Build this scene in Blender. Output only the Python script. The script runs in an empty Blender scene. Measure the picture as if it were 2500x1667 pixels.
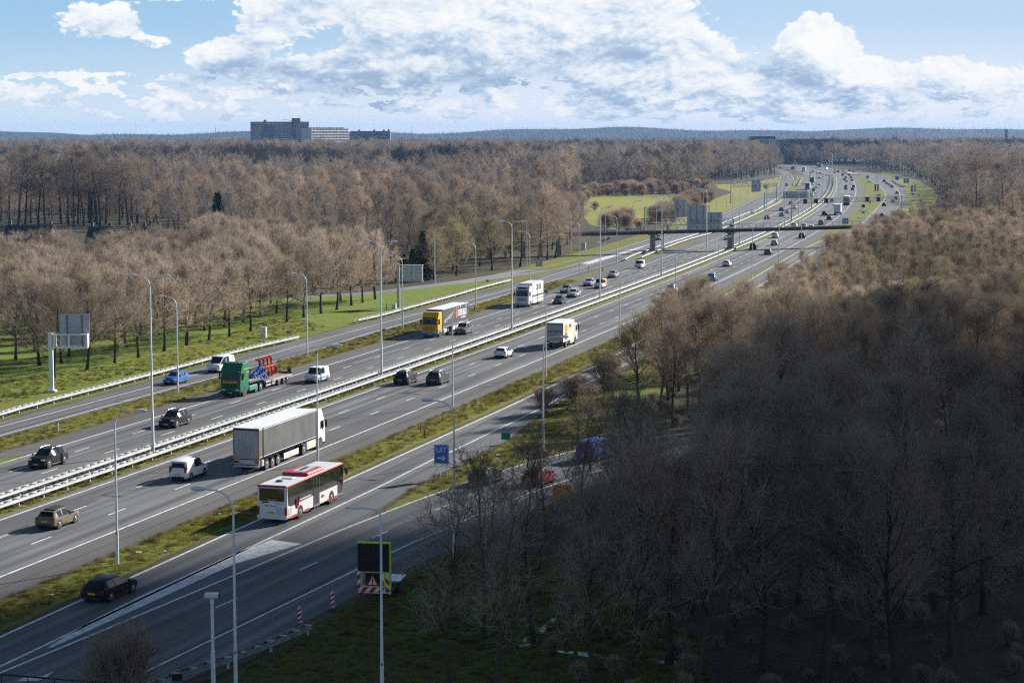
import bpy, bmesh, math, random
import numpy as np
from mathutils import Vector, Matrix
rad = math.radians
SC = bpy.context.scene
COL = SC.collection
RNG = random.Random(11)

# ------------------------------------------------------------------ camera
CAM_H, FPX, HORIZON = 30.3, 4900.0, 328.0      # eye height (m), focal length in photo pixels, photo row of the flat horizon
PITCH = math.atan((833.5 - HORIZON) / FPX)
cam = bpy.data.cameras.new('camera'); cam_o = bpy.data.objects.new('camera', cam); COL.objects.link(cam_o)
cam.sensor_width = 36.0; cam.lens = 36.0 * FPX / 2500.0
cam.clip_start = 1.0; cam.clip_end = 30000.0
cam_o.location = (0, 0, CAM_H); cam_o.rotation_euler = (math.pi / 2 - PITCH, 0, 0)
SC.camera = cam_o
CP, SP = math.cos(PITCH), math.sin(PITCH)

def G(u, v, z=0.0):
    """survey: the point at height z seen along the bearing / depression of photo position (u, v)"""
    x = (u - 1250.0) / FPX; y = -(v - 833.5) / FPX
    d = (x, CP + y * SP, -SP + y * CP)
    t = (z - CAM_H) / d[2]
    return Vector((d[0] * t, d[1] * t, z))

def GP(pts): return [G(u, v) for u, v in pts]

def proj(p):
    x, y, z = p[0], p[1], p[2] - CAM_H
    f = y * CP - z * SP; up = y * SP + z * CP
    return 1250 + FPX * x / f, 833.5 - FPX * up / f

# ------------------------------------------------------------------ materials
MATS = {}
def mat(name, col, rough=.6, metal=0.0, noise=None, coat=0.0, emit=None, spec=.5, bump=None, two=None):
    if name in MATS: return MATS[name]
    m = bpy.data.materials.new(name); m.use_nodes = True
    nt = m.node_tree; b = nt.nodes['Principled BSDF']
    b.inputs['Base Color'].default_value = (*col, 1); b.inputs['Roughness'].default_value = rough
    b.inputs['Metallic'].default_value = metal; b.inputs['Specular IOR Level'].default_value = spec
    b.inputs['Coat Weight'].default_value = coat
    if emit:
        b.inputs['Emission Color'].default_value = (*emit[0], 1); b.inputs['Emission Strength'].default_value = emit[1]
    if noise or bump:
        tc = nt.nodes.new('ShaderNodeTexCoord')
        n = nt.nodes.new('ShaderNodeTexNoise'); n.inputs['Scale'].default_value = (noise or bump)[0]; n.inputs['Detail'].default_value = 5
        nt.links.new(tc.outputs['Object'], n.inputs['Vector'])
    if noise:
        mx = nt.nodes.new('ShaderNodeMix'); mx.data_type = 'RGBA'
        c2 = two or tuple(c * (1 - noise[1]) for c in col)
        mx.inputs[6].default_value = (*col, 1); mx.inputs[7].default_value = (*c2, 1)
        r = nt.nodes.new('ShaderNodeMapRange'); r.inputs[1].default_value = .38; r.inputs[2].default_value = .68
        nt.links.new(n.outputs['Fac'], r.inputs[0]); nt.links.new(r.outputs[0], mx.inputs[0])
        nt.links.new(mx.outputs[2], b.inputs['Base Color'])
    if bump:
        bp = nt.nodes.new('ShaderNodeBump'); bp.inputs['Strength'].default_value = bump[1]; bp.inputs['Distance'].default_value = bump[2] if len(bump) > 2 else .05
        nt.links.new(n.outputs['Fac'], bp.inputs['Height']); nt.links.new(bp.outputs[0], b.inputs['Normal'])
    MATS[name] = m
    return m

def paint_mat():
    m = mat('vehicle_paint', (.5, .5, .5), rough=.5, coat=.14, spec=.18)
    nt = m.node_tree; b = nt.nodes['Principled BSDF']; b.inputs['Coat Roughness'].default_value = .04
    oi = nt.nodes.new('ShaderNodeObjectInfo'); tc = nt.nodes.new('ShaderNodeTexCoord')
    n = nt.nodes.new('ShaderNodeTexNoise'); n.inputs['Scale'].default_value = 1.7; n.inputs['Detail'].default_value = 4
    nt.links.new(tc.outputs['Object'], n.inputs['Vector'])
    mx = nt.nodes.new('ShaderNodeMix'); mx.data_type = 'RGBA'
    mx.inputs[7].default_value = (.13, .125, .12, 1)
    r = nt.nodes.new('ShaderNodeMapRange'); r.inputs[1].default_value = .45; r.inputs[2].default_value = .8; r.inputs[4].default_value = .05
    nt.links.new(n.outputs['Fac'], r.inputs[0]); nt.links.new(r.outputs[0], mx.inputs[0])
    nt.links.new(oi.outputs['Color'], mx.inputs[6]); nt.links.new(mx.outputs[2], b.inputs['Base Color'])
    return m
PAINT = paint_mat()
GLASS = mat('vehicle_glass', (.012, .016, .02), rough=.06, spec=.4, noise=(1.5, .3))
TYRE = mat('tyre_rubber', (.018, .018, .019), rough=.85, noise=(9, .4))
RIM = mat('alloy_rim', (.45, .45, .46), rough=.35, metal=.7, noise=(6, .3))
TRIM = mat('black_trim', (.02, .02, .022), rough=.6, noise=(5, .4))
TAIL = mat('tail_light_red', (.38, .012, .01), rough=.2, noise=(8, .3))
HEAD = mat('headlight_clear', (.72, .75, .78), rough=.12, noise=(8, .2))
PLATE = mat('yellow_plate', (.78, .46, .03), rough=.5, noise=(12, .15))
WHITEP = mat('white_panel', (.78, .78, .76), rough=.4, noise=(1.2, .12))
GALV = mat('galvanised_steel', (.60, .61, .61), rough=.45, metal=.15, noise=(2, .22))
RAILW = mat('galvanised_rail', (.60, .61, .61), rough=.5, noise=(1.3, .4))
GALVD = mat('shade_toned_rail_steel', (.30, .31, .32), rough=.55, noise=(1.3, .4))  # darker copy of the rail steel, with the bottom-edge shade put into its colour
POLE = mat('lamp_pole_paint', (.86, .86, .83), rough=.5, noise=(1.5, .15))
LAMPH = mat('lamp_head_shell', (.80, .82, .84), rough=.4, noise=(3, .12))
CONC = mat('concrete', (.34, .33, .31), rough=.9, noise=(1.3, .3))
DARKST = mat('dark_steel', (.05, .052, .055), rough=.6, noise=(2, .3))
SIGNBACK = mat('sign_back_aluminium', (.52, .545, .57), rough=.55, metal=.1, noise=(.7, .15))
SIGNRIB = mat('sign_rib', (.2, .21, .23), rough=.6, noise=(2, .2))
BLACKB = mat('matrix_black', (.008, .008, .009), rough=.55, noise=(3, .4))
BLUES = mat('sign_blue', (.03, .15, .58), rough=.4, noise=(2, .12))
WHITES = mat('sign_white', (.8, .8, .8), rough=.45, noise=(3, .08))
REDS = mat('sign_red', (.5, .02, .025), rough=.45, noise=(3, .15))
GREENS = mat('sign_green', (.01, .22, .16), rough=.5, noise=(3, .15))
ORANGE = mat('sign_orange', (.9, .3, .01), rough=.5, noise=(3, .15))
LIME = mat('hi_vis_lime', (.55, .8, .03), rough=.5, noise=(3, .12))

# ------------------------------------------------------------------ object helpers
def tag(o, label=None, cat=None, group=None, kind=None):
    if label: o['label'] = label
    if cat: o['category'] = cat
    if group: o['group'] = group
    if kind: o['kind'] = kind
    return o

def link(name, me, m=None, parent=None, smooth=None):
    if m is not None:
        for q in (m if isinstance(m, (list, tuple)) else [m]): me.materials.append(q)
    if smooth:
        me.shade_smooth(); me.set_sharp_from_angle(angle=rad(smooth))
    o = bpy.data.objects.new(name, me); COL.objects.link(o)
    if parent is not None: o.parent = parent
    return o

def empty(name, loc=(0, 0, 0), rz=0.0):
    o = bpy.data.objects.new(name, None); COL.objects.link(o)
    o.location = loc; o.rotation_euler = (0, 0, rz); o.empty_display_size = .3
    return o

KIDS = {}
def kids(o): return [c for c in KIDS.get(o.name, [])]
def reg_tree(o):
    KIDS[o.name] = list(o.children)
    for c in KIDS[o.name]: reg_tree(c)

def copy_tree(o, parent=None, color=None):
    c = o.copy(); COL.objects.link(c)
    if parent is not None: c.parent = parent
    if color is not None: c.color = color
    ch = KIDS.get(o.name, [])
    KIDS[c.name] = [copy_tree(k, c, color) for k in ch]
    return c

class MB:
    """collects shapes; build() links them as ONE mesh object"""
    def __init__(s): s.v = []; s.f = []; s.mi = []; s.cur = 0
    def add(s, vs, fs):
        o = len(s.v); s.v += [tuple(p) for p in vs]
        for f in fs: s.f.append(tuple(i + o for i in f)); s.mi.append(s.cur)
        return s
    def box(s, c, d, rz=0.0, M=None, ch=0.0):
        x, y, z = d[0] / 2, d[1] / 2, d[2] / 2
        if ch > 0:
            b = min(ch, x * .9, y * .9, z * .9)
            vs = []; 
            for sx in (-1, 1):
                for sy in (-1, 1):
                    for sz in (-1, 1):
                        vs += [(sx * x, sy * (y - b), sz * (z - b)), (sx * (x - b), sy * y, sz * (z - b)), (sx * (x - b), sy * (y - b), sz * z)]
            def I(sx, sy, sz, k): return ((sx > 0) * 4 + (sy > 0) * 2 + (sz > 0)) * 3 + k
            fs = []
            for a in (-1, 1):
                fs.append([I(a, -1, -1, 0), I(a, 1, -1, 0), I(a, 1, 1, 0), I(a, -1, 1, 0)][::a])
                fs.append([I(-1, a, -1, 1), I(-1, a, 1, 1), I(1, a, 1, 1), I(1, a, -1, 1)][::a])
                fs.append([I(-1, -1, a, 2), I(1, -1, a, 2), I(1, 1, a, 2), I(-1, 1, a, 2)][::a])
                for b2 in (-1, 1):
                    fs.append([I(a, b2, -1, 0), I(a, b2, -1, 1), I(a, b2, 1, 1), I(a, b2, 1, 0)])
                    fs.append([I(a, -1, b2, 0), I(a, -1, b2, 2), I(a, 1, b2, 2), I(a, 1, b2, 0)])
                    fs.append([I(-1, a, b2, 1), I(-1, a, b2, 2), I(1, a, b2, 2), I(1, a, b2, 1)])
                    for c2 in (-1, 1): fs.append([I(a, b2, c2, 0), I(a, b2, c2, 1), I(a, b2, c2, 2)])
        else:
            vs = [(-x, -y, -z), (x, -y, -z), (x, y, -z), (-x, y, -z), (-x, -y, z), (x, -y, z), (x, y, z), (-x, y, z)]
            fs = [(0, 3, 2, 1), (4, 5, 6, 7), (0, 1, 5, 4), (1, 2, 6, 5), (2, 3, 7, 6), (3, 0, 4, 7)]
        ca, sa = math.cos(rz), math.sin(rz)
        out = []
        for p in vs:
            if M is not None:
                q = M @ Vector(p); out.append((q.x + c[0], q.y + c[1], q.z + c[2]))
            else: out.append((p[0] * ca - p[1] * sa + c[0], p[0] * sa + p[1] * ca + c[1], p[2] + c[2]))
        return s.add(out, fs)
    def bar(s, a, b, w, h=None):
        a = Vector(a); b = Vector(b); d = b - a; L = d.length
        if L < 1e-6: return s
        q = d.to_track_quat('Y', 'Z').to_matrix()
        return s.box((a + b) / 2, (w, L, h or w), M=q)
    def tube(s, path, r, n=8, caps=True):
        path = [Vector(p) for p in path]; k = len(path)
        rs = r if isinstance(r, (list, tuple)) else [r] * k
        vs = []; up = None
        for i, p in enumerate(path):
            d = (path[min(i + 1, k - 1)] - path[max(i - 1, 0)]).normalized()
            if up is None: up = Vector((0, 0, 1)) if abs(d.z) < .9 else Vector((1, 0, 0))
            sd = d.cross(up).normalized(); u2 = sd.cross(d).normalized(); up = u2
            for j in range(n):
                a = 2 * math.pi * j / n
                vs.append(p + (sd * math.cos(a) + u2 * math.sin(a)) * rs[i])
        fs = []
        for i in range(k - 1):
            for j in range(n):
                j2 = (j + 1) % n
                fs.append((i * n + j, i * n + j2, (i + 1) * n + j2, (i + 1) * n + j))
        if caps: fs += [tuple(range(n))[::-1], tuple((k - 1) * n + j for j in range(n))]
        return s.add(vs, fs)
    def cyl(s, a, b, r, n=12, r2=None): return s.tube([a, b], [r, r if r2 is None else r2], n)
    def prism(s, poly, a0, a1, axis='x'):
        """polygon in the plane across `axis`, extruded from a0 to a1"""
        n = len(poly); vs = []
        for a in (a0, a1):
            for p, q in poly:
                vs.append((a, p, q) if axis == 'x' else (p, a, q) if axis == 'y' else (p, q, a))
        fs = [tuple(range(n))[::-1], tuple(range(n, 2 * n))] + [(i, (i + 1) % n, n + (i + 1) % n, n + i) for i in range(n)]
        return s.add(vs, fs)
    def ball(s, c, r, n=10, m=6):
        r = r if isinstance(r, (tuple, list)) else (r, r, r)
        vs = []; fs = []
        for i in range(m + 1):
            t = math.pi * i / m
            for j in range(n):
                a = 2 * math.pi * j / n
                vs.append((c[0] + r[0] * math.sin(t) * math.cos(a), c[1] + r[1] * math.sin(t) * math.sin(a), c[2] + r[2] * math.cos(t)))
        for i in range(m):
            for j in range(n):
                j2 = (j + 1) % n
                fs.append((i * n + j, (i + 1) * n + j, (i + 1) * n + j2, i * n + j2))
        return s.add(vs, fs)
    def text(s, txt, size, M, depth=.006, sx=1.0, align='CENTER', bold=0.0):
        cu = bpy.data.curves.new('lettering', 'FONT'); cu.body = txt; cu.size = size; cu.extrude = depth; cu.offset = bold
        cu.align_x = align; cu.align_y = 'CENTER'; cu.resolution_u = 2
        o = bpy.data.objects.new('lettering', cu); COL.objects.link(o)
        me = bpy.data.meshes.new_from_object(o.evaluated_get(bpy.context.evaluated_depsgraph_get()))
        vs = [M @ Vector((v.co.x * sx, v.co.y, v.co.z)) for v in me.vertices]
        s.add(vs, [tuple(p.vertices) for p in me.polygons])
        bpy.data.objects.remove(o); bpy.data.curves.remove(cu); bpy.data.meshes.remove(me)
        return s
    def mesh(s, name):
        me = bpy.data.meshes.new(name); me.from_pydata(s.v, [], s.f)
        if any(s.mi): me.polygons.foreach_set('material_index', s.mi)
        me.update(); return me
    def build(s, name, m, parent=None, smooth=None):
        if not s.v: return None
        return link(name, s.mesh(name), m, parent, smooth)

# ------------------------------------------------------------------ curves on the ground
def smooth_path(pts, step):
    """Catmull-Rom through the points, resampled every `step` metres"""
    P = [Vector((p[0], p[1], 0)) for p in pts]
    P = [P[0] * 2 - P[1]] + P + [P[-1] * 2 - P[-2]]
    out = []
    for i in range(1, len(P) - 2):
        a, b, c, d = P[i - 1], P[i], P[i + 1], P[i + 2]
        n = max(2, int((c - b).length / 2))
        for k in range(n):
            t = k / n
            out.append(.5 * ((2 * b) + (c - a) * t + (2 * a - 5 * b + 4 * c - d) * t * t + (3 * b - a - 3 * c + d) * t ** 3))
    out.append(P[-2])
    return resample(out, step)

def resample(path, step=None, n=None):
    A = np.array([(p[0], p[1]) for p in path]); L = np.concatenate([[0], np.cumsum(np.linalg.norm(np.diff(A, axis=0), axis=1))])
    n = n or max(2, int(L[-1] / step) + 1)
    t = np.linspace(0, L[-1], n)
    return np.stack([np.interp(t, L, A[:, 0]), np.interp(t, L, A[:, 1])], 1)

def offset(path, d):
    """d > 0 lies to the right of the direction of travel"""
    A = np.asarray(path); T = np.gradient(A, axis=0); T /= np.linalg.norm(T, axis=1)[:, None]
    return A + np.stack([T[:, 1], -T[:, 0]], 1) * (np.asarray(d)[:, None] if np.ndim(d) else d)

def ribbon(name, left, right, z, m, n=None, kind='structure'):
    n = n or max(len(left), len(right))
    L = resample(left, n=n); Rr = resample(right, n=n)
    v = [(p[0], p[1], z) for p in L] + [(p[0], p[1], z) for p in Rr]
    f = [(i, n + i, n + i + 1, i + 1) for i in range(n - 1)]
    me = bpy.data.meshes.new(name); me.from_pydata(v, [], f)
    uv = me.uv_layers.new(name='lane'); 
    ds = np.concatenate([[0], np.cumsum(np.linalg.norm(np.diff((L + Rr) / 2, axis=0), axis=1))]); w = np.linalg.norm(L - Rr, axis=1)
    for lp in me.loops:
        i = lp.vertex_index; uv.data[lp.index].uv = (0 if i < n else w[i - n], ds[i % n])
    o = link(name, me, m); o['kind'] = kind
    return o

def sheet(name, pts, z, m, kind='structure'):
    """flat polygon of ground cover"""
    bm = bmesh.new(); vs = [bm.verts.new((p[0], p[1], z)) for p in pts]
    f = bm.faces.new(vs); bmesh.ops.triangulate(bm, faces=[f]); bmesh.ops.recalc_face_normals(bm, faces=bm.faces)
    if bm.faces and sum(q.normal.z for q in bm.faces) < 0:
        for q in bm.faces: q.normal_flip()
    me = bpy.data.meshes.new(name); bm.to_mesh(me); bm.free()
    o = link(name, me, m); o['kind'] = kind
    return o

def inside(p, poly):
    x, y = p[0], p[1]; r = False; n = len(poly)
    for i in range(n):
        x1, y1 = poly[i][0], poly[i][1]; x2, y2 = poly[(i + 1) % n][0], poly[(i + 1) % n][1]
        if (y1 > y) != (y2 > y) and x < (x2 - x1) * (y - y1) / (y2 - y1) + x1: r = not r
    return r
# ------------------------------------------------------------------ motorway axis (left edge line of the far-bound carriageway)
cs = 500 / 2352.0
def cA(x, y): return (x * cs, 900 + y * cs)
def cB(x, y): return (400 + x * cs, 850 + y * cs)
def cC(x, y): return (900 + x * cs, 650 + y * cs)
def cD(x, y): return (1350 + x * cs, 550 + y * cs)
def cE(x, y): return (1400 + x * .17029, 380 + y * .17029)
def cF(x, y): return (1750 + x * .17029, 380 + y * .17029)
def cH(x, y): return (1700 + x * .12755, 330 + y * .12755)
def cQ(x, y): return (2000 + x * .12755, 380 + y * .12755)
RLpx = [(0,1270.3),(107,1233),(400,1131.7),(568,1072.2),(770,999.9),(900,955.2),(1019,913.6),(1108.3,880.7),(1328.4,800.9),(1377.6,782.8),(1528.6,726),(1647.6,677.6),(1754,635),(1828,603),(1882.8,579.2),(1922,559.7),(1954.3,541.8),(2012,501),(2037.8,470.3),(2043.7,453.2),(2042,437.9)]
_p = np.array([(q.x, q.y) for q in GP(RLpx)])
_cf = np.polyfit(_p[:, 1] / 1000, _p[:, 0], 4)
_ys = np.arange(85, 1450, 10.0)
_ax = [(float(np.polyval(_cf, y / 1000)), y) for y in _ys] + [(241, 1560), (262, 1690), (272, 1820), (264, 1950), (236, 2080), (190, 2200)]
AX = smooth_path(_ax, 4.0)
AXS = np.concatenate([[0], np.cumsum(np.linalg.norm(np.diff(AX, axis=0), axis=1))])
AXT = np.gradient(AX, axis=0); AXT /= np.linalg.norm(AXT, axis=1)[:, None]
def ax_at(s, t=0.0):
    x = np.interp(s, AXS, AX[:, 0]); y = np.interp(s, AXS, AX[:, 1])
    tx = np.interp(s, AXS, AXT[:, 0]); ty = np.interp(s, AXS, AXT[:, 1]); l = math.hypot(tx, ty)
    return Vector((x + t * ty / l, y - t * tx / l, 0)), math.atan2(-tx, ty)     # point, heading (rotation about z, forward = +Y)
def ax_near(p):
    d = np.hypot(AX[:, 0] - p[0], AX[:, 1] - p[1]); i = int(d.argmin())
    i = min(max(i, 1), len(AX) - 2)
    q = np.array([p[0], p[1]]) - AX[i]
    return AXS[i] + float(q @ AXT[i]), float(q[0] * AXT[i][1] - q[1] * AXT[i][0])
def sub(t, y0=0, y1=9e9):
    m = (AX[:, 1] >= y0) & (AX[:, 1] <= y1)
    return offset(AX, t)[m]

# ------------------------------------------------------------------ ground-cover materials
def ground_mat(name, c1, c2, c3, s1=.05, s2=.6, rough=.95, bump=.3):
    m = bpy.data.materials.new(name); m.use_nodes = True; nt = m.node_tree; b = nt.nodes['Principled BSDF']
    b.inputs['Roughness'].default_value = rough; b.inputs['Specular IOR Level'].default_value = .15
    g = nt.nodes.new('ShaderNodeNewGeometry')
    def nz(sc, det, d=0.0):
        n = nt.nodes.new('ShaderNodeTexNoise'); n.inputs['Scale'].default_value = sc; n.inputs['Detail'].default_value = det; n.inputs['Roughness'].default_value = .65; n.inputs['Distortion'].default_value = d
        nt.links.new(g.outputs['Position'], n.inputs['Vector']); return n
    def ramp(n, a, bb):
        r = nt.nodes.new('ShaderNodeMapRange'); r.inputs[1].default_value = a; r.inputs[2].default_value = bb; nt.links.new(n.outputs['Fac'], r.inputs[0]); return r
    def mix(f, a, bcol):
        x = nt.nodes.new('ShaderNodeMix'); x.data_type = 'RGBA'; nt.links.new(f.outputs[0], x.inputs[0])
        for k, c in ((6, a), (7, bcol)):
            if isinstance(c, tuple): x.inputs[k].default_value = (*c, 1)
            else: nt.links.new(c.outputs[2], x.inputs[k])
        return x
    big = ramp(nz(s1, 6, .4), .40, .62); fine = ramp(nz(s2, 6), .42, .66); tiny = nz(s2 * 7, 3)
    a = mix(big, c1, c2); bcol = mix(fine, a, c3)
    hs = nt.nodes.new('ShaderNodeHueSaturation'); nt.links.new(bcol.outputs[2], hs.inputs['Color'])
    rv = ramp(tiny, .3, .7); rv.inputs[3].default_value = .62; rv.inputs[4].default_value = 1.38; nt.links.new(rv.outputs[0], hs.inputs['Value'])
    nt.links.new(hs.outputs[0], b.inputs['Base Color'])
    bp = nt.nodes.new('ShaderNodeBump'); bp.inputs['Strength'].default_value = bump; bp.inputs['Distance'].default_value = .25
    nt.links.new(tiny.outputs['Fac'], bp.inputs['Height']); nt.links.new(bp.outputs[0], b.inputs['Normal'])
    return m
FLOOR = ground_mat('leaf_litter_floor', (.075, .06, .038), (.07, .075, .028), (.05, .042, .028), .03, .5)
VERGE = ground_mat('verge_grass', (.150, .178, .026), (.205, .150, .040), (.105, .138, .02), .09, .45)
LAWN = ground_mat('fresh_grass', (.145, .215, .022), (.20, .20, .032), (.095, .155, .016), .06, .5)
MEADOW = ground_mat('meadow_grass', (.27, .26, .045), (.16, .20, .03), (.24, .22, .045), .012, .2)
DARKGRASS = ground_mat('shade_toned_grass', (.085, .115, .02), (.10, .085, .032), (.055, .078, .016), .12, .6)  # grass greens darkened, the cloud shade by the wood is put into them
REED = ground_mat('dry_reed', (.20, .14, .075), (.15, .105, .055), (.22, .155, .08), .05, .6)

def road_mat(name, c, streak=.3, warm=0.0):
    m = bpy.data.materials.new(name); m.use_nodes = True; nt = m.node_tree; b = nt.nodes['Principled BSDF']
    b.inputs['Roughness'].default_value = .8; b.inputs['Specular IOR Level'].default_value = .3
    uv = nt.nodes.new('ShaderNodeUVMap'); uv.uv_map = 'lane'
    mp = nt.nodes.new('ShaderNodeMapping'); mp.inputs['Scale'].default_value = (1.0, .012, 1)
    nt.links.new(uv.outputs[0], mp.inputs[0])
    n1 = nt.nodes.new('ShaderNodeTexNoise'); n1.inputs['Scale'].default_value = .75; n1.inputs['Detail'].default_value = 4; nt.links.new(mp.outputs[0], n1.inputs['Vector'])
    g = nt.nodes.new('ShaderNodeNewGeometry')
    n2 = nt.nodes.new('ShaderNodeTexNoise'); n2.inputs['Scale'].default_value = 9; n2.inputs['Detail'].default_value = 4; nt.links.new(g.outputs['Position'], n2.inputs['Vector'])
    n3 = nt.nodes.new('ShaderNodeTexNoise'); n3.inputs['Scale'].default_value = .06; n3.inputs['Detail'].default_value = 5; nt.links.new(g.outputs['Position'], n3.inputs['Vector'])
    def mr(n, lo, hi, a, bb):
        r = nt.nodes.new('ShaderNodeMapRange'); r.inputs[1].default_value = a; r.inputs[2].default_value = bb; r.inputs[3].default_value = lo; r.inputs[4].default_value = hi
        nt.links.new(n.outputs['Fac'], r.inputs[0]); return r
    a = mr(n1, 1 - streak, 1 + streak * .7, .36, .66); c2 = mr(n2, .86, 1.14, .3, .7); d = mr(n3, .86, 1.12, .35, .65)
    # wheel tracks: two darker bands in every lane
    sxy = nt.nodes.new('ShaderNodeSeparateXYZ'); nt.links.new(uv.outputs[0], sxy.inputs[0])
    def mm(op, x, v=None):
        k = nt.nodes.new('ShaderNodeMath'); k.operation = op; nt.links.new(x, k.inputs[0])
        if v is not None: k.inputs[1].default_value = v
        return k.outputs[0]
    tr = mm('ABSOLUTE', mm('SUBTRACT', mm('PINGPONG', mm('SUBTRACT', sxy.outputs[0], .75), 1.78), .92))
    trm = nt.nodes.new('ShaderNodeMapRange'); trm.interpolation_type = 'SMOOTHSTEP'; nt.links.new(tr, trm.inputs[0]); trm.inputs[1].default_value = .1; trm.inputs[2].default_value = .75; trm.inputs[3].default_value = 1 - streak * .42; trm.inputs[4].default_value = 1.0
    q0 = nt.nodes.new('ShaderNodeMath'); q0.operation = 'MULTIPLY'; nt.links.new(trm.outputs[0], q0.inputs[0]); nt.links.new(a.outputs[0], q0.inputs[1]); a = q0
    q = nt.nodes.new('ShaderNodeMath'); q.operation = 'MULTIPLY'; nt.links.new(a.outputs[0], q.inputs[0]); nt.links.new(c2.outputs[0], q.inputs[1])
    q2 = nt.nodes.new('ShaderNodeMath'); q2.operation = 'MULTIPLY'; nt.links.new(q.outputs[0], q2.inputs[0]); nt.links.new(d.outputs[0], q2.inputs[1])
    hs = nt.nodes.new('ShaderNodeHueSaturation'); hs.inputs['Color'].default_value = (*c, 1); nt.links.new(q2.outputs[0], hs.inputs['Value'])
    nt.links.new(hs.outputs[0], b.inputs['Base Color'])
    bp = nt.nodes.new('ShaderNodeBump'); bp.inputs['Strength'].default_value = .15; bp.inputs['Distance'].default_value = .02
    nt.links.new(n2.outputs['Fac'], bp.inputs['Height']); nt.links.new(bp.outputs[0], b.inputs['Normal'])
    return m
ASPH = road_mat('asphalt_lanes', (.148, .151, .155), .46)
SHOUL = road_mat('asphalt_shoulder', (.118, .113, .110), .14)
PATHM = road_mat('asphalt_path', (.2, .2, .205), .1)
LINE = mat('road_paint_white', (.72, .72, .71), rough=.6, noise=(1.6, .42))
WATER = mat('ditch_water', (.02, .03, .035), rough=.05, spec=.9, noise=(.4, .4), bump=(1.2, .05, .05))

# ------------------------------------------------------------------ ground and grass
gp = []
for x in (-9000, -1500, -300, 0, 300, 1500, 9000): gp.append(x)
me = bpy.data.meshes.new('ground'); gy = [-400, 0, 100, 200, 400, 800, 1600, 3200, 6000, 10800]
vv = [(x, y, 0) for y in gy for x in gp]; n = len(gp)
me.from_pydata(vv, [], [(j * n + i, j * n + i + 1, (j + 1) * n + i + 1, (j + 1) * n + i) for j in range(len(gy) - 1) for i in range(n - 1)])
o = link('ground', me, FLOOR); o['kind'] = 'structure'

o = ribbon('grass_verge', sub(-40, 80, 1500), sub(34, 80, 1500), .012, VERGE)
# fresh grass under the roadside grove
gr = GP([(-160, 1040), (0, 985), (131, 958), (300, 925), (480, 882), (640, 838), (800, 800), (930, 765), (1060, 728), (1180, 690), (1100, 690), (960, 712), (747, 726), (552, 737), (330, 700), (-200, 690)])
sheet('grove_lawn', gr, .018, LAWN)
sheet('meadow', GP([(1425,482),(1520,478),(1660,480),(1665,492),(1640,505),(1600,528),(1570,556),(1480,560),(1440,548),(1425,530)]), .018, MEADOW)
sheet('meadow', GP([(1730,452),(1800,449),(1862,441),(1900,432),(1903,444),(1884,463),(1846,480),(1808,499),(1763,519),(1700,545),(1660,556),(1640,548),(1700,510),(1745,485),(1790,470)]), .018, MEADOW)
sheet('reed_bed', GP([(1430,480),(1430,475),(1560,474),(1662,475),(1662,479)]), .02, REED)
sheet('reed_bed', GP([(1640,548),(1700,508),(1735,492),(1720,480),(1690,486),(1600,530),(1590,545)]), .02, REED)
sheet('meadow', GP([(2140,425),(2165,423),(2200,428),(2240,440),(2278,462),(2290,480),(2275,520),(2240,560),(2190,590),(2150,590),(2216,490),(2206,456),(2180,440)]), .02, MEADOW)
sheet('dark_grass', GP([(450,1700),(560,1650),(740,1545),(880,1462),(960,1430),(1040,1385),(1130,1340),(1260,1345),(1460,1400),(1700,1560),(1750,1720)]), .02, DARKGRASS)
sheet('grove_lawn', GP([(1000,1290),(950,1235),(1030,1180),(1145,1121),(1232,1079),(1318,1013),(1420,950),(1520,900),(1560,900),(1560,1000),(1480,1080),(1330,1116),(1220,1148)]), .016, VERGE)
WATERS = sheet('ditch_water', GP([(1456,592),(1470,585),(1500,576),(1502,578.5),(1478,588.5),(1462,593.5)]), .03, WATER)
sheet('ditch_water', GP([(1262,1578),(1283,1557),(1306,1548),(1322,1530),(1372,1488),(1376,1496),(1330,1540),(1312,1568),(1292,1580)]), .03, WATER)
sheet('ditch_water', GP([(1330,1586),(1420,1592),(1560,1606),(1720,1620),(1720,1628),(1560,1616),(1420,1602)]), .03, WATER)

# ------------------------------------------------------------------ carriageways
Y1 = 2150
shoul_px = [cA(-400,1075), cA(0,965), cA(650,790), cA(1600,510), cC(0,915), cC(1300,520), cD(520,540), cD(860,400), (1575,633), (1679,593), (1791,550), (1859,524.7), (1910,492.4), (1946,461.7), (1951,458), (1962.8,435.9), (1961.5,428), (1953.8,421.8), (1942,417), (1917,412)]
SHL = smooth_path(GP(shoul_px), 4)
ribbon('carriageway', sub(-14.5, 80, Y1), sub(-4.4, 80, Y1), .03, ASPH)
ribbon('hard_shoulder', SHL, sub(-14.5, SHL[0][1] - 2, SHL[-1][1] + 8), .030, SHOUL)
ribbon('carriageway', sub(-.9, 80, Y1), sub(10.95, 80, Y1), .03, ASPH)
ribbon('hard_shoulder', sub(10.95, 80, Y1), sub(14.3, 80, Y1), .03, SHOUL)

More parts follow.
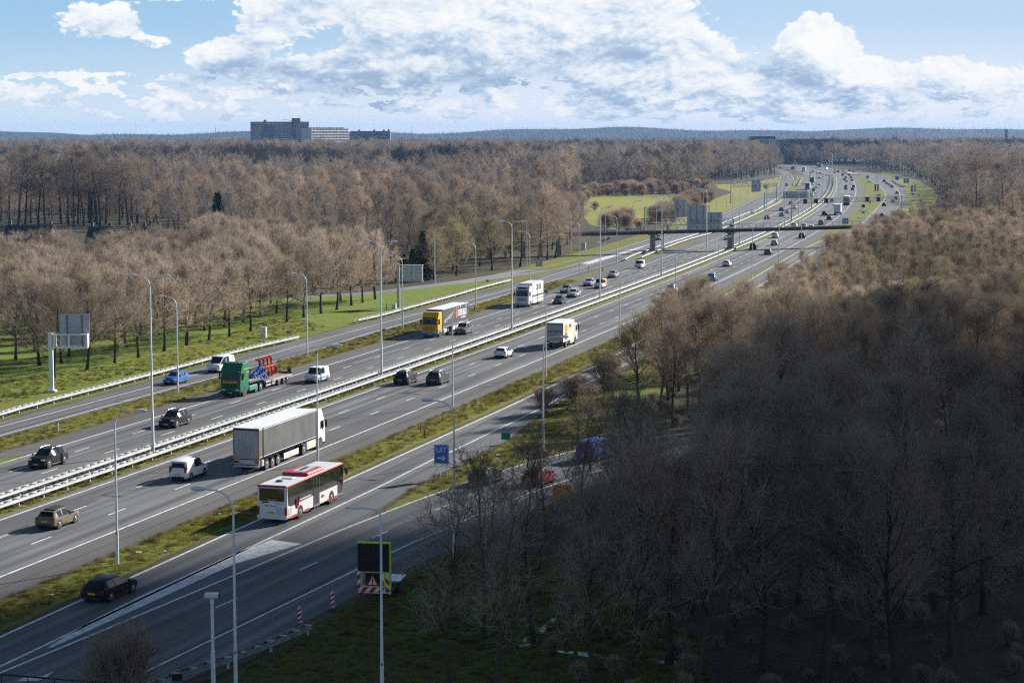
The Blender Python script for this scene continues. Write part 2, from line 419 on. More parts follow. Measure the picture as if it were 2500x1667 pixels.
R1L = smooth_path(GP([(-300,790),(0,772),(250,757),(420,746),(552,735),(641,729.5),(747,722),(900,713.0),(1006,699.5),(1125,684),(1261,661),(1400,632),(1445.7,622.3),(1541.3,597.9),(1587,581.6),(1680,550.5),(1763.8,520.3),(1808.4,499.9),(1846.7,480.8),(1885,464.2),(1904,448.9),(1910.5,438),(1909,427),(1901.5,419.3),(1888,414),(1860,410)]), 4)
R1R = smooth_path(GP([(-300,796),(0,778),(250,763),(420,752),(552,741),(641,735.5),(747,728),(900,719),(1006,707),(1125,693),(1261,675),(1346,661)]), 4)
PO = smooth_path(GP([(-200,1075),(0,1027.6),(212.6,972.3),(420,916),(577,872),(726,831),(871,793),(900,786.5),(1027.6,755),(1155,719.5),(1261.4,692),(1346.5,662),(1420,638),(1500,610),(1587,581.6),(1680,550.5),(1763.8,520.3),(1808.4,499.9),(1846.7,480.8),(1885,464.2),(1904,448.9),(1910.5,438),(1909,427),(1901.5,419.3),(1888,414),(1860,410)]), 4)
PI = smooth_path(GP([(-200,1118),(0,1067),(212.6,1008.5),(550,919.5),(720,874),(900,817.5),(1025.4,782.5),(1155,745),(1257,716.5),(1392.5,678.5),(1524,640),(1589,611.5),(1621,603.5),(1706.5,574.5),(1790.9,539.3),(1835,521.8),(1894.7,491.5),(1922,464.5),(1934,449),(1939,437),(1934.7,427.6),(1925.8,421),(1912,416),(1885,411.5)]), 4)
ribbon('slip_road', PO, PI, .034, ASPH, n=420)
i0 = int(np.hypot(*(R1L - R1R[-1]).T).argmin())
ribbon('access_road', R1L[:i0 + 1], R1R, .031, PATHM)

XL = smooth_path(GP([(-200,1650),(0,1552.5),(192,1465),(300,1416),(500,1326),(628,1268),(1006.6,1097),(1261,981),(1400,915),(1475.5,881),(1605,807.5),(1681.6,770),(1976,599.5),(2083.8,558.5),(2127.6,522),(2159.4,487.7),(2163.5,474.4),(2154,458.5),(2135,444.5),(2117,433),(2088,422.6),(2060,419)]), 4)
XR = smooth_path(GP([(-200,1745),(0,1646),(574,1406),(860,1288),(947,1229),(1029.6,1179),(1144.5,1121.6),(1232,1079.5),(1318,1013.8),(1420,952),(1560,885),(1690,812),(1820,725),(2010,612),(2165,541),(2205,503),(2216.8,488.4),(2215.6,475.7),(2204,456.5),(2178.6,440),(2146.7,427.2),(2112,419.5),(2064,411)]), 4)
ribbon('exit_lane', XL, XR, .036, ASPH, n=420)
YL = smooth_path(GP([(-200,1725),(0,1641.5),(574,1402),(800,1306),(1000,1227),(1144.6,1174.5),(1223,1148),(1336,1115.5),(1484.7,1081),(1620,1062),(1800,1050)]), 3)
YR = smooth_path(GP([(100,1830),(260,1752),(474,1654),(727,1528),(872,1455),(950,1412),(1060,1360),(1180,1304),(1300,1250),(1460,1180),(1640,1130),(1830,1110)]), 3)
ribbon('exit_ramp', YL, YR, .039, ASPH, n=200)

# ------------------------------------------------------------------ markings
class Mark:
    def __init__(s): s.m = MB()
    def line(s, path, w, z, a=0.0, b=None):
        P = np.asarray(path)
        L = offset(P, -w / 2); R_ = offset(P, w / 2); n = len(P)
        s.m.add([(p[0], p[1], z) for p in L] + [(p[0], p[1], z) for p in R_], [(i, n + i, n + i + 1, i + 1) for i in range(n - 1)])
    def dashes(s, path, w, z, start, period=12.0, length=3.0):
        A = np.asarray(path); L = np.concatenate([[0], np.cumsum(np.linalg.norm(np.diff(A, axis=0), axis=1))])
        t = start
        while t + length < L[-1]:
            tt = np.linspace(t, t + length, 3)
            s.line(np.stack([np.interp(tt, L, A[:, 0]), np.interp(tt, L, A[:, 1])], 1), w, z); t += period
    def done(s, name='lane_marking'):
        o = s.m.build(name, LINE); o['kind'] = 'structure'; return o
MZ = .046
M1 = Mark()
for t in (0, 10.8, -14.35): M1.line(sub(t, 85, 2100), .24, MZ)
M1.line(sub(-4.85, 85, 2100), .2, MZ)
def dash_row(t, ref):
    p = offset(AX, t); L = np.concatenate([[0], np.cumsum(np.linalg.norm(np.diff(p, axis=0), axis=1))])
    q = G(*ref); i = int(np.hypot(p[:, 0] - q.x, p[:, 1] - q.y).argmin())
    M1.dashes(p, .2, MZ, (L[i] - 1.5) % 12.0)
dash_row(3.55, (333.6, 1192)); dash_row(7.15, (258.3, 1259.5)); dash_row(-11.15, (201.9, 1096.9)); dash_row(-7.95, (277.4, 1099.2))
M1.done()
M2 = Mark()
M2.line(smooth_path(GP([cA(-300,752), cA(0,670), cA(1730,210), (577,889), (720,848), cC(0,700), cC(600,540), (1257,703), (1350,672), (1437,646), (1520,621), (1590,597)]), 4), .2, MZ)
M2.line(smooth_path(GP([cA(-300,850), cA(0,770), cA(1730,295), (577,908), (740,864), cC(0,775), cC(590,610), (1257,714), (1392,672), (1470,650), (1524,633), (1587,609), (1706,571.5), (1790,536.5), (1834,519), (1893,489.5), (1920,463.5), (1932,448.3), (1937,437), (1932.7,428)]), 4), .2, MZ)
M2.line(smooth_path(GP([(1125,686.5), (1261,664.5), (1350,647.5), (1499,611), (1587,584.5), (1680,553), (1763.8,523), (1808,503), (1846.7,484), (1882,467.5), (1900,452), (1906,440), (1905,429)]), 4), .2, MZ)
M2.line(smooth_path(GP([(1125,691), (1261,672), (1350,659.5), (1413.8,643.5), (1500,621), (1590,595)]), 4), .2, MZ)
mid = smooth_path(GP([(1592,597), (1706,560), (1766,533), (1826,507.5), (1862,488), (1892,474)]), 4)
M2.dashes(mid, .2, MZ, 0)
M2.line(smooth_path(GP([(1590,594.8),(1700,556)]), 4), .2, MZ)
M2.done()
g = sheet('gore_marking', GP([(1418,644.3),(1438,645.2),(1500,626.8),(1588,598.5),(1590,596.3),(1500,620.7)]), MZ, LINE)
M3 = Mark()
M3.line(smooth_path(GP([(-200,1652),(0,1556),(192,1468.5),(300,1419.5),(500,1329),(628,1271),(1006.6,1099.5),(1261,983.5),(1400,917),(1475.5,883),(1605,809.5),(1681.6,772),(1976,601),(2083.8,560),(2127.6,523.2),(2158.6,488.4),(2162,474.4),(2152.5,459),(2134,445.3),(2116,434)]), 4), .26, MZ)
M3.line(smooth_path(GP([(-200,1712),(0,1627.6),(300,1484),(574,1354),(900,1201),(1000,1151),(1057.4,1122.3),(1110,1099),(1210.5,1050.5),(1328,993.7),(1412,945.8),(1565.4,871.2),(1680,806),(1820,720),(2000,610),(2159.4,540),(2192,506),(2198.5,488.4),(2195.4,471.8),(2182.7,456.5),(2150,441)]), 4), .24, MZ)
M3.line(smooth_path(GP([(-200,1727),(0,1643.5),(300,1519),(574,1404),(800,1308),(900,1268),(1000,1228.6),(1144.6,1176.5),(1223,1150),(1336,1118),(1484.7,1084),(1620,1065)]), 3), .24, MZ)
M3.line(smooth_path(GP([(120,1745),(250,1690),(402,1618),(600,1522),(876,1388.5),(1000,1328.5),(1106,1283.9),(1204,1239),(1308,1198.8),(1425,1160.5),(1560,1125)]), 3), .2, MZ)
lane = smooth_path(GP([(170,1690),(240,1659),(348,1561),(362,1559),(577,1462),(761,1379),(927,1306),(1069,1243.5),(1215,1190),(1340,1150)][0:1] + [(363,1559.5),(577,1462),(761,1379),(927,1306),(1069,1243.5),(1215,1190),(1340,1150)]), 3)
Lq = np.concatenate([[0], np.cumsum(np.linalg.norm(np.diff(lane, axis=0), axis=1))]); q = G(577, 1462)
M3.dashes(lane, .16, MZ, (Lq[int(np.hypot(lane[:, 0] - q.x, lane[:, 1] - q.y).argmin())] - 1.4) % 12.0, 12.0, 2.8)
M3.done()
def c7(x, y): return (x * .38265, 1067 + y * .38265)
sheet('gore_marking', GP([c7(300,1345), c7(335,1343), c7(900,1085), c7(1500,810), c7(1928,682), c7(1735,658), c7(1500,742), c7(900,1012), c7(600,1165)]), MZ, LINE)
sheet('gore_marking', GP([cQ(505,322), cQ(560,316), cQ(700,340), cQ(760,368), cQ(690,350), cQ(620,345)]), MZ, LINE)
sheet('arrow_marking', GP([(42,1663),(62,1652),(104,1651),(135,1637),(112,1655),(92,1663)]), MZ, LINE)

# worn, ragged dirt along the asphalt edges, tar seams and repair patches
DIRT = ground_mat('roadside_dirt', (.11, .085, .05), (.13, .115, .035), (.075, .06, .04), .3, 1.2)
_rd = np.random.default_rng(12)
def ragged(path, d, w, name='dirt_edge'):
    P = resample(path, 1.6); P = P[(P[:, 1] < 420)]
    a = offset(P, d); n_ = np.convolve(_rd.normal(size=len(P) + 4), np.ones(5) / 5, 'valid') * .55; b_ = offset(P, d + w + np.sign(w) * np.abs(n_))
    ribbon(name, a if w > 0 else b_, b_ if w > 0 else a, .022, DIRT, n=len(P))
ragged(sub(14.3, 90, 420), 0, .45); ragged(XL, .05, -.5); ragged(XR, -.05, .5); ragged(YR, -.05, .6); ragged(SHL, .05, -.5); ragged(PI, -.05, .4); ragged(PO, .05, -.4)
SEAM = mat('tar_seam', (.03, .03, .032), rough=.7, noise=(2, .3)); PATCHM = road_mat('asphalt_patch', (.10, .10, .103), .1)
sm = Mark()
for u0, v0, u1, v1 in ((0, 1183, 300, 1160), (300, 1160, 640, 1140), (900, 1300, 1000, 1292), (560, 1296, 700, 1283), (905, 965, 1180, 945), (1180, 945, 1290, 938), (800, 1128, 960, 1116), (930, 1118, 1140, 1105), (700, 958, 840, 950), (40, 1100, 160, 1090)):
    a_, b_ = G(u0, v0), G(u1, v1); sm.line(np.linspace((a_.x, a_.y), (b_.x, b_.y), 8) + _rd.normal(size=(8, 2)) * .05, .09, .041)
for t0, y0, y1 in ((5.3, 120, 260), (-12.9, 170, 330), (1.8, 230, 420), (-9.6, 150, 240), (12.7, 110, 300)): sm.line(sub(t0, y0, y1), .06, .0405)
o = sm.m.build('tar_seam', SEAM); o['kind'] = 'structure'
for t0, w_, y0, y1 in ((7.4, 3.2, 196, 232), (-14.2, 2.9, 236, 262), (3.75, 3.2, 300, 352), (-7.8, 2.6, 330, 380), (.25, 3.1, 150, 168)):
    ribbon('repair_patch', sub(t0, y0, y1), sub(t0 + w_, y0, y1), .0385, PATCHM)

# ------------------------------------------------------------------ guard rails
PROF = [(0, .43), (.045, .47), (.045, .545), (.0, .59), (.045, .635), (.045, .71), (0, .75)]
def guard_rail(path, label, near_posts=40, double=True, step=4.0, spacer=1.33, steel=None):
    RAILW = steel or globals()['RAILW']
    P = resample(path, step)
    c = P[len(P) // 2]; org = Vector((P[0][0], P[0][1], 0))
    root = empty('guard_rail', org); tag(root, label, 'guard rail', 'steel guard rails along the motorway')
    T = np.gradient(P, axis=0); T /= np.linalg.norm(T, axis=1)[:, None]; N = np.stack([T[:, 1], -T[:, 0]], 1)
    k = len(P); Lp = P - np.array([org.x, org.y])
    for side in ((1, -1) if double else (1,)):
        m = MB(); vs = []; fs = []; q = len(PROF)
        for i in range(k):
            dip = 0.0
            for d, z in PROF:
                w = side * (.27 + d); vs.append((Lp[i][0] + N[i][0] * w, Lp[i][1] + N[i][1] * w, z))
        for i in range(k - 1):
            for j in range(q - 1): fs.append((i * q + j, (i + 1) * q + j, (i + 1) * q + j + 1, i * q + j + 1))
        # folded top flange gives the beam its thickness
        o0 = len(vs)
        for i in range(k):
            for w, z in ((.27, .752), (.34, .752)): vs.append((Lp[i][0] + N[i][0] * w * side, Lp[i][1] + N[i][1] * w * side, z))
        for i in range(k - 1): fs.append((o0 + 2 * i, o0 + 2 * i + 1, o0 + 2 * i + 3, o0 + 2 * i + 2))
        m.add(vs, fs); m.build('beam', RAILW, root)
    d = np.hypot(P[:, 0], P[:, 1]); order = list(np.argsort(d)); rest = MB(); cnt = 0
    pm = None
    for i in order:
        a = math.atan2(-T[i][0], T[i][1])
        if cnt < near_posts:
            if pm is None:
                mm = MB().box((0, 0, .35), (.1, .14, .7)); mm.box((0, 0, .62), (.5, .1, .05)); pm = mm.mesh('post'); pm.materials.append(GALV)
            o = bpy.data.objects.new('post', pm); COL.objects.link(o); o.parent = root; o.location = (Lp[i][0], Lp[i][1], 0); o.rotation_euler = (0, 0, a)
        else: rest.box((Lp[i][0], Lp[i][1], .35), (.1, .14, .7), rz=a)
        cnt += 1
    r = rest.build('post', GALV, root)
    if r: r['kind'] = 'stuff'
    S = resample(path, spacer); TS = np.gradient(S, axis=0); sp = MB()
    for p, t in zip(S, TS):
        a = math.atan2(-t[0], t[1]); sp.box((p[0] - org.x, p[1] - org.y, .69), (.53, .34, .07), rz=a)
    r = sp.build('spacer', RAILW, root); r['kind'] = 'stuff'
    return root
guard_rail(sub(-1.75, 95, 1650), 'white double guard rail on the far-bound edge of the grassy median', 60)
guard_rail(sub(-4.0, 95, 1650), 'white double guard rail on the oncoming-traffic edge of the grassy median', 60)
guard_rail(smooth_path(GP([(-150,1060),(0,1023),(45.5,1009),(91,996.7),(136,984),(177.5,973.5),(218,962.7),(257,953),(295.5,942.6),(331.6,933),(401.8,914.5),(500,888),(600,861),(726,831.5)]), 2), 'white guard rail running past the foot of the cantilever sign beside the grove', 40)
guard_rail(smooth_path(GP([(871,789.5),(927.6,777.6),(985,761.6),(1112.6,726.5),(1165.7,710.6),(1246.5,689.3)]), 2), 'white guard rail below the pale billboard sign on the left verge', 30)
guard_rail(smooth_path(GP([(1523,639),(1545,628),(1567,620),(1621,601.4),(1706.5,572.4),(1788,538),(1830,520.6)]), 2), 'guard rail beside the slip road passing the left footbridge pier', 20)
guard_rail(smooth_path(GP([(1563.5,634),(1596,620),(1672.5,591),(1740.6,570.7),(1800,546),(1850,523.5),(1898,499),(1908,490.7)]), 2), 'guard rail on the main-lane side of the left footbridge pier', 20)
guard_rail(smooth_path(GP([(1838.5,521),(1849,514.5),(1894.7,488),(1900,484)]), 2), 'short guard rail end under the far sign gantry by the slip road', 10)
guard_rail(smooth_path(GP([(330,1722),(454,1662),(600,1621),(680,1583),(752,1553)]), 2), 'low galvanised guard rail ending in the grass beside the camera pole', 20, steel=GALVD)
guard_rail(smooth_path(GP([cQ(1405,480), cQ(1480,540), cQ(1560,580), cQ(1640,605)]), 2), 'dark guard rail on the bend of the far exit road', 8)
guard_rail(smooth_path(GP([(1936,452),(1944,440),(1948,434)]), 2), 'far guard rail between slip road and main lanes, left of a pair', 6)
guard_rail(smooth_path(GP([(1947,455),(1953,446),(1958,436)]), 2), 'far guard rail between slip road and main lanes, right of a pair', 6)
# ------------------------------------------------------------------ bare winter trees
def bark(name, c1, c2, scale=1.5, through=0.0):
    m = bpy.data.materials.new(name); m.use_nodes = True; nt = m.node_tree; b = nt.nodes['Principled BSDF']
    b.inputs['Roughness'].default_value = .9; b.inputs['Specular IOR Level'].default_value = .15
    oi = nt.nodes.new('ShaderNodeObjectInfo'); tc = nt.nodes.new('ShaderNodeTexCoord')
    n = nt.nodes.new('ShaderNodeTexNoise'); n.inputs['Scale'].default_value = scale; n.inputs['Detail'].default_value = 3
    nt.links.new(tc.outputs['Object'], n.inputs['Vector'])
    n2 = nt.nodes.new('ShaderNodeTexNoise'); n2.inputs['Scale'].default_value = .018; n2.inputs['Detail'].default_value = 3
    nt.links.new(oi.outputs['Location'], n2.inputs['Vector'])
    mx = nt.nodes.new('ShaderNodeMix'); mx.data_type = 'RGBA'; mx.inputs[6].default_value = (*c1, 1); mx.inputs[7].default_value = (*c2, 1)
    ad = nt.nodes.new('ShaderNodeMath'); ad.operation = 'MULTIPLY_ADD'; ad.inputs[1].default_value = .55
    nt.links.new(n.outputs['Fac'], ad.inputs[0])
    ml = nt.nodes.new('ShaderNodeMath'); ml.operation = 'MULTIPLY'; ml.inputs[1].default_value = .5; nt.links.new(oi.outputs['Random'], ml.inputs[0]); nt.links.new(ml.outputs[0], ad.inputs[2])
    r = nt.nodes.new('ShaderNodeMapRange'); r.inputs[1].default_value = .12; r.inputs[2].default_value = .72; nt.links.new(ad.outputs[0], r.inputs[0]); nt.links.new(r.outputs[0], mx.inputs[0])
    hs = nt.nodes.new('ShaderNodeHueSaturation'); nt.links.new(mx.outputs[2], hs.inputs['Color'])
    r2 = nt.nodes.new('ShaderNodeMapRange'); r2.inputs[1].default_value = .35; r2.inputs[2].default_value = .65; r2.inputs[3].default_value = .6; r2.inputs[4].default_value = 1.32
    nt.links.new(n2.outputs['Fac'], r2.inputs[0]); nt.links.new(r2.outputs[0], hs.inputs['Value'])
    nt.links.new(hs.outputs[0], b.inputs['Base Color'])
    if through:      # flat slips stand for round twigs: part of the light that strikes them comes round to the other side
        tl = nt.nodes.new('ShaderNodeBsdfTranslucent'); nt.links.new(hs.outputs[0], tl.inputs[0])
        mm = nt.nodes.new('ShaderNodeMixShader'); mm.inputs[0].default_value = through
        nt.links.new(b.outputs[0], mm.inputs[1]); nt.links.new(tl.outputs[0], mm.inputs[2]); nt.links.new(mm.outputs[0], nt.nodes['Material Output'].inputs[0])
    return m
BARK = bark('tree_bark', (.045, .037, .028), (.075, .066, .042))
BARKG = bark('mossy_bark', (.075, .07, .03), (.11, .10, .05))
TWIG_A = bark('twigs_reddish', (.44, .34, .285), (.39, .32, .24), .25, .42)
TWIG_B = bark('twigs_grey_brown', (.37, .285, .225), (.33, .265, .195), .25, .35)
TWIG_C = bark('twigs_dark', (.44, .325, .245), (.38, .29, .215), .25, .35)
TWIG_L = bark('twigs_olive', (.34, .29, .155), (.37, .31, .20), .3, .35)
TWIG_F = bark('twigs_far', (.32, .265, .225), (.24, .205, .18), .1, .35)
NEEDLE = bark('conifer_needles', (.018, .035, .016), (.03, .05, .022), .8)
IVYM = bark('ivy_leaves', (.02, .045, .012), (.035, .065, .02), .8)

class TM:
    def __init__(s): s.v = []; s.f = []; s.n = 0
    def tube(s, P, r, sides):
        P = np.asarray(P, float); k = len(P); r = np.asarray(r, float)
        T = np.gradient(P, axis=0); T /= (np.linalg.norm(T, axis=1)[:, None] + 1e-9)
        ref = np.array([0.31, .95, .05]) if abs(T[0][1]) < .9 else np.array([1., 0, 0])
        A = np.cross(T, ref); A /= (np.linalg.norm(A, axis=1)[:, None] + 1e-9); B = np.cross(T, A)
        a = np.linspace(0, 2 * np.pi, sides, endpoint=False)
        ring = P[:, None, :] + r[:, None, None] * (np.cos(a)[None, :, None] * A[:, None, :] + np.sin(a)[None, :, None] * B[:, None, :])
        s.v.append(ring.reshape(-1, 3))
        i = np.arange(k - 1)[:, None] * sides; j = np.arange(sides)[None, :]; j2 = (j + 1) % sides
        a0 = (i + j).ravel(); a1 = (i + j2).ravel(); b0 = a0 + sides; b1 = (i + sides + j2).ravel()
        s.f.append(np.concatenate([np.stack([a0, a1, b1], 1), np.stack([a0, b1, b0], 1)]) + s.n); s.n += k * sides
    def ribbon(s, P, w):
        P = np.asarray(P, float); k = len(P); T = P[-1] - P[0]
        sd = np.cross(T, RND.normal(size=3)); sd /= (np.linalg.norm(sd) + 1e-9)
        w = np.asarray(w, float)[:, None] / 2
        s.v.append(np.stack([P - sd * w, P + sd * w], 1).reshape(-1, 3))
        i = np.arange(k - 1) * 2
        s.f.append(np.concatenate([np.stack([i, i + 1, i + 3], 1), np.stack([i, i + 3, i + 2], 1)]) + s.n); s.n += 2 * k
    def tris(s, base, tip, w):
        base = np.asarray(base, float); tip = np.asarray(tip, float); m = len(base)
        sd = np.cross(tip - base, RND.normal(size=(m, 3))); sd /= (np.linalg.norm(sd, axis=1)[:, None] + 1e-9); sd *= np.asarray(w).reshape(-1, 1) / 2
        s.v.append(np.stack([base - sd, base + sd, tip], 1).reshape(-1, 3))
        s.f.append(np.arange(3 * m).reshape(-1, 3) + s.n); s.n += 3 * m
    def raw(s, v, f): s.v.append(np.asarray(v, float)); s.f.append(np.asarray(f) + s.n); s.n += len(v)
    def mesh(s, name, m):
        me = bpy.data.meshes.new(name); v = np.concatenate(s.v); f = np.concatenate(s.f)
        me.vertices.add(len(v)); me.vertices.foreach_set('co', v.astype(np.float32).ravel())
        me.loops.add(3 * len(f)); me.loops.foreach_set('vertex_index', f.astype(np.int32).ravel())
        me.polygons.add(len(f)); me.polygons.foreach_set('loop_start', np.arange(0, 3 * len(f), 3, dtype=np.int32))
        me.update(calc_edges=True); me.materials.append(m); return me

RND = np.random.default_rng(5)
def unit(v): return v / (np.linalg.norm(v) + 1e-9)
def wander(p, d, Ln, k, jit, up):
    P = [p]; d = unit(d)
    for i in range(k):
        d = unit(d + RND.normal(size=3) * jit + np.array([0, 0, up])); p = p + d * (Ln / k); P.append(p)
    return np.array(P)
def side_dir(t, ang):
    q = unit(np.cross(t, RND.normal(size=3))); return unit(t * math.cos(ang) + q * math.sin(ang))

def grow(H, base, spread, nl, r0, up=.06, n2=8, n3=7, n4=5, tw=.02, top=.9, rise=(.25, 1.2), flat=.8, l4=.9, jit=.12, droop=0.0, stems=1):
    """H height, base = share of clear trunk, spread = limb length; returns (trunk mesh data, crown mesh data)"""
    tr, cr = TM(), TM(); B4, T4, W4 = [], [], []
    for st in range(stems):
        lean = np.array([0, 0, 1.]) if stems == 1 else unit(np.array([math.cos(st * 6.28 / stems), math.sin(st * 6.28 / stems), 2.2 + RND.random()]))
        Hs = H * (1 if stems == 1 else .8 + .2 * RND.random())
        Tp = wander(np.array([0, 0, -.2]) + (lean * np.array([1, 1, 0]) * .3), lean, Hs * top, 9, .055, .05); k = len(Tp)
        rr = r0 * (1 - .86 * np.linspace(0, 1, k) ** .9); rr[0] *= 1.35
        tr.tube(Tp, rr, 7)
        for i in range(nl):
            u = base + (1 - base) * (i + RND.random() * .8) / nl; u = min(u, .99); q = (u - base) / (1 - base)
            x = u * (k - 1); i0 = min(int(x), k - 2); p = Tp[i0] + (Tp[i0 + 1] - Tp[i0]) * (x - i0); rt = np.interp(x, np.arange(k), rr)
            az = i * 2.399 + RND.normal() * .35; e = rise[0] + (rise[1] - rise[0]) * q ** 1.2 + RND.normal() * .12
            d = np.array([math.cos(az) * math.cos(e), math.sin(az) * math.cos(e), math.sin(e)])
            Ln = spread * (1 - flat * q ** 1.8) * (.75 + .45 * RND.random())
            Lp = wander(p, d, Ln, 6, jit, up); lr = max(.018, rt * .45) * (1 - .85 * np.linspace(0, 1, 7)) + .006
            tr.tube(Lp, lr, 5)
            for j in range(n2):
                y = .2 + .8 * (j + RND.random()) / n2; yi = min(int(y * 6), 5); p2 = Lp[yi] + (Lp[yi + 1] - Lp[yi]) * (y * 6 - yi); t2 = unit(Lp[yi + 1] - Lp[yi])
                L2 = Ln * (.55 - .28 * y) * (.7 + .6 * RND.random()) + .25
                P2 = wander(p2, side_dir(t2, .75 + .3 * RND.random()) + np.array([0, 0, .15]), L2, 4, jit * 1.2, up * 1.2 - droop)
                cr.tube(P2, np.linspace(max(.018, lr[yi] * .5), .012, 5), 3)
                for h in range(n3):
                    z = .15 + .85 * (h + RND.random()) / n3; zi = min(int(z * 4), 3); p3 = P2[zi] + (P2[zi + 1] - P2[zi]) * (z * 4 - zi); t3 = unit(P2[zi + 1] - P2[zi])
                    L3 = L2 * (.5 - .2 * z) * (.7 + .6 * RND.random()) + .2
                    P3 = wander(p3, side_dir(t3, .6 + .35 * RND.random()), L3, 3, jit * 1.3, up * 1.6 - droop)
                    cr.ribbon(P3, np.linspace(tw * 1.25, tw * .8, 4))
                    for g in range(n4):
                        w = RND.random() * 3; wi = min(int(w), 2); p4 = P3[wi] + (P3[wi + 1] - P3[wi]) * (w - wi); t4 = unit(P3[wi + 1] - P3[wi])
                        B4.append(p4); T4.append(p4 + unit(side_dir(t4, .5 + .4 * RND.random()) + np.array([0, 0, up * 3 - droop * 2])) * l4 * (.5 + .8 * RND.random())); W4.append(tw)
    if B4: cr.tris(B4, T4, W4)
    return tr, cr

def conifer(H, R_, n=26, per=13, dens=9):
    tr, cr = TM(), TM()
    tr.tube([[0, 0, -.2], [0, 0, H * .5], [0, 0, H]], [H * .018, H * .011, .01], 6)
    b, t, w = [], [], []
    for i in range(n):
        u = .06 + .94 * i / n; z = H * u; L = R_ * (1 - u) ** .8 * (.8 + .35 * RND.random()) + .15
        m = max(5, int(per * (1 - u * .6)))
        for j in range(m):
            a = j * 6.283 / m + i * .7 + RND.normal() * .2; d = np.array([math.cos(a), math.sin(a), -.28 + .5 * u + RND.normal() * .08]); d = unit(d) * L * (.75 + .4 * RND.random())
            p = np.array([0, 0, z]); cr.ribbon([p, p + d * .5 + [0, 0, .08], p + d], [.14, .12, .05])
            for g in range(dens):
                q = .12 + .88 * RND.random(); s = p + d * q; dd = unit(unit(d) * .5 + RND.normal(size=3) * .55 + [0, 0, -.15])
                b.append(s); t.append(s + dd * (.32 + .05 * H) * (.6 + .6 * RND.random())); w.append(.16 + .01 * H)
    cr.tris(b, t, w)
    return tr, cr

def proto(name, gen, trunk_m, crown_m):
    tr, cr = gen
    return (tr.mesh(name + '_trunk', trunk_m), cr.mesh(name + '_crown', crown_m))
P_GROVE = [proto('grove', grow(11.2 + i * .35, .30, 5.0, 22, .24, up=(.08, .06, .10, .07, .09)[i], n2=8, n3=6, n4=4, tw=.03, jit=.15, rise=((.15, 1.12), (.3, 1.2), (.1, 1.05), (.25, 1.15), (.2, 1.2))[i], flat=.55, l4=.95, top=.82), BARK, TWIG_A if i != 2 else TWIG_B) for i in range(5)]
P_OLIVE = [proto('olive', grow(12.0, .2, 5.8, 22, .28, up=.07, n2=9, n3=7, n4=4, tw=.032, rise=(.25, 1.1), flat=.55, l4=1.0, top=.82), BARKG, TWIG_L) for i in range(2)]
P_WOOD = [proto('wood', grow(12.4 + (i * 7 % 5) * .7, .26 + .04 * (i % 3), 4.3 + .35 * (i % 3), 20 + 2 * (i % 2), .22, up=(.07, .11, .05, .09, .12)[i], n2=8, n3=6, n4=4, tw=.024, rise=((.35, 1.2), (.6, 1.3), (.25, 1.1), (.5, 1.25), (.7, 1.35))[i], flat=(.5, .35, .6, .45, .3)[i], l4=1.25, jit=(.15, .19, .17, .2, .14)[i], top=.86), BARK, (TWIG_C, TWIG_B, TWIG_C, TWIG_B, TWIG_C)[i]) for i in range(5)]
P_THIN = [proto('thin', grow(11.8 + i, .34, 3.7, 15, .18, up=.07, n2=7, n3=5, n4=3, tw=.021, rise=(.35, 1.2), flat=.4, l4=1.1, jit=.18, top=.88), BARK, TWIG_B) for i in range(3)]
P_OAK = [proto('oak', grow(25.5 + i, .40, 8.5, 17, .42, up=.05, n2=8, n3=7, n4=4, tw=.045, rise=(.2, 1.15), flat=.62, l4=1.7, jit=.2), BARK, TWIG_B if i % 2 else TWIG_F) for i in range(3)]
P_MID = [proto('mid', grow(15.5 + i * 1.2, .20, 6.0, 17, .26, up=.09, n2=7, n3=6, n4=4, tw=.04, rise=(.3, 1.2), flat=.58, l4=1.3, top=.84), BARK, (TWIG_B, TWIG_F, TWIG_C)[i]) for i in range(3)]
P_BUSH = [proto('bush', grow(3.4, .15, 1.9, 9, .05, up=.12, n2=6, n3=5, n4=4, tw=.012, rise=(.5, 1.2), flat=.5, l4=.5, stems=6), BARK, TWIG_C) for i in range(2)]
P_FIR = [proto('fir', conifer(12.5, 3.1), BARK, NEEDLE), proto('fir', conifer(9.5, 3.0), BARK, NEEDLE)]
def part_tree(root, pr):
    for nm, me in (('trunk', pr[0]), ('crown', pr[1])):
        o = bpy.data.objects.new(nm, me); COL.objects.link(o); o.parent = root
def tree(name, p, pr, s=1.0, label=None, cat='tree', group=None, sz=None, rz=None):
    r = empty(name, (p[0], p[1], 0), RNG.uniform(0, 6.28) if rz is None else rz); r.scale = (s, s, (sz or 1.0) * s)
    part_tree(r, pr); tag(r, label, cat, group); return r

def scatter(poly, spacing, seed, keep=None, jit=.38):
    rg = random.Random(seed); xs = [p[0] for p in poly]; ys = [p[1] for p in poly]; out = []
    y = min(ys); row = 0
    while y < max(ys):
        x = min(xs) + (row % 2) * spacing / 2
        while x < max(xs):
            q = (x + rg.uniform(-jit, jit) * spacing, y + rg.uniform(-jit, jit) * spacing)
            if inside(q, poly) and (keep is None or keep(q)): out.append(q)
            x += spacing
        y += spacing * .87; row += 1
    return out
def in_frame(q, h=14, m=90):
    u, v = proj((q[0], q[1], 0)); u2, v2 = proj((q[0], q[1], h))
    return -m < u < 2500 + m and v2 < 1700

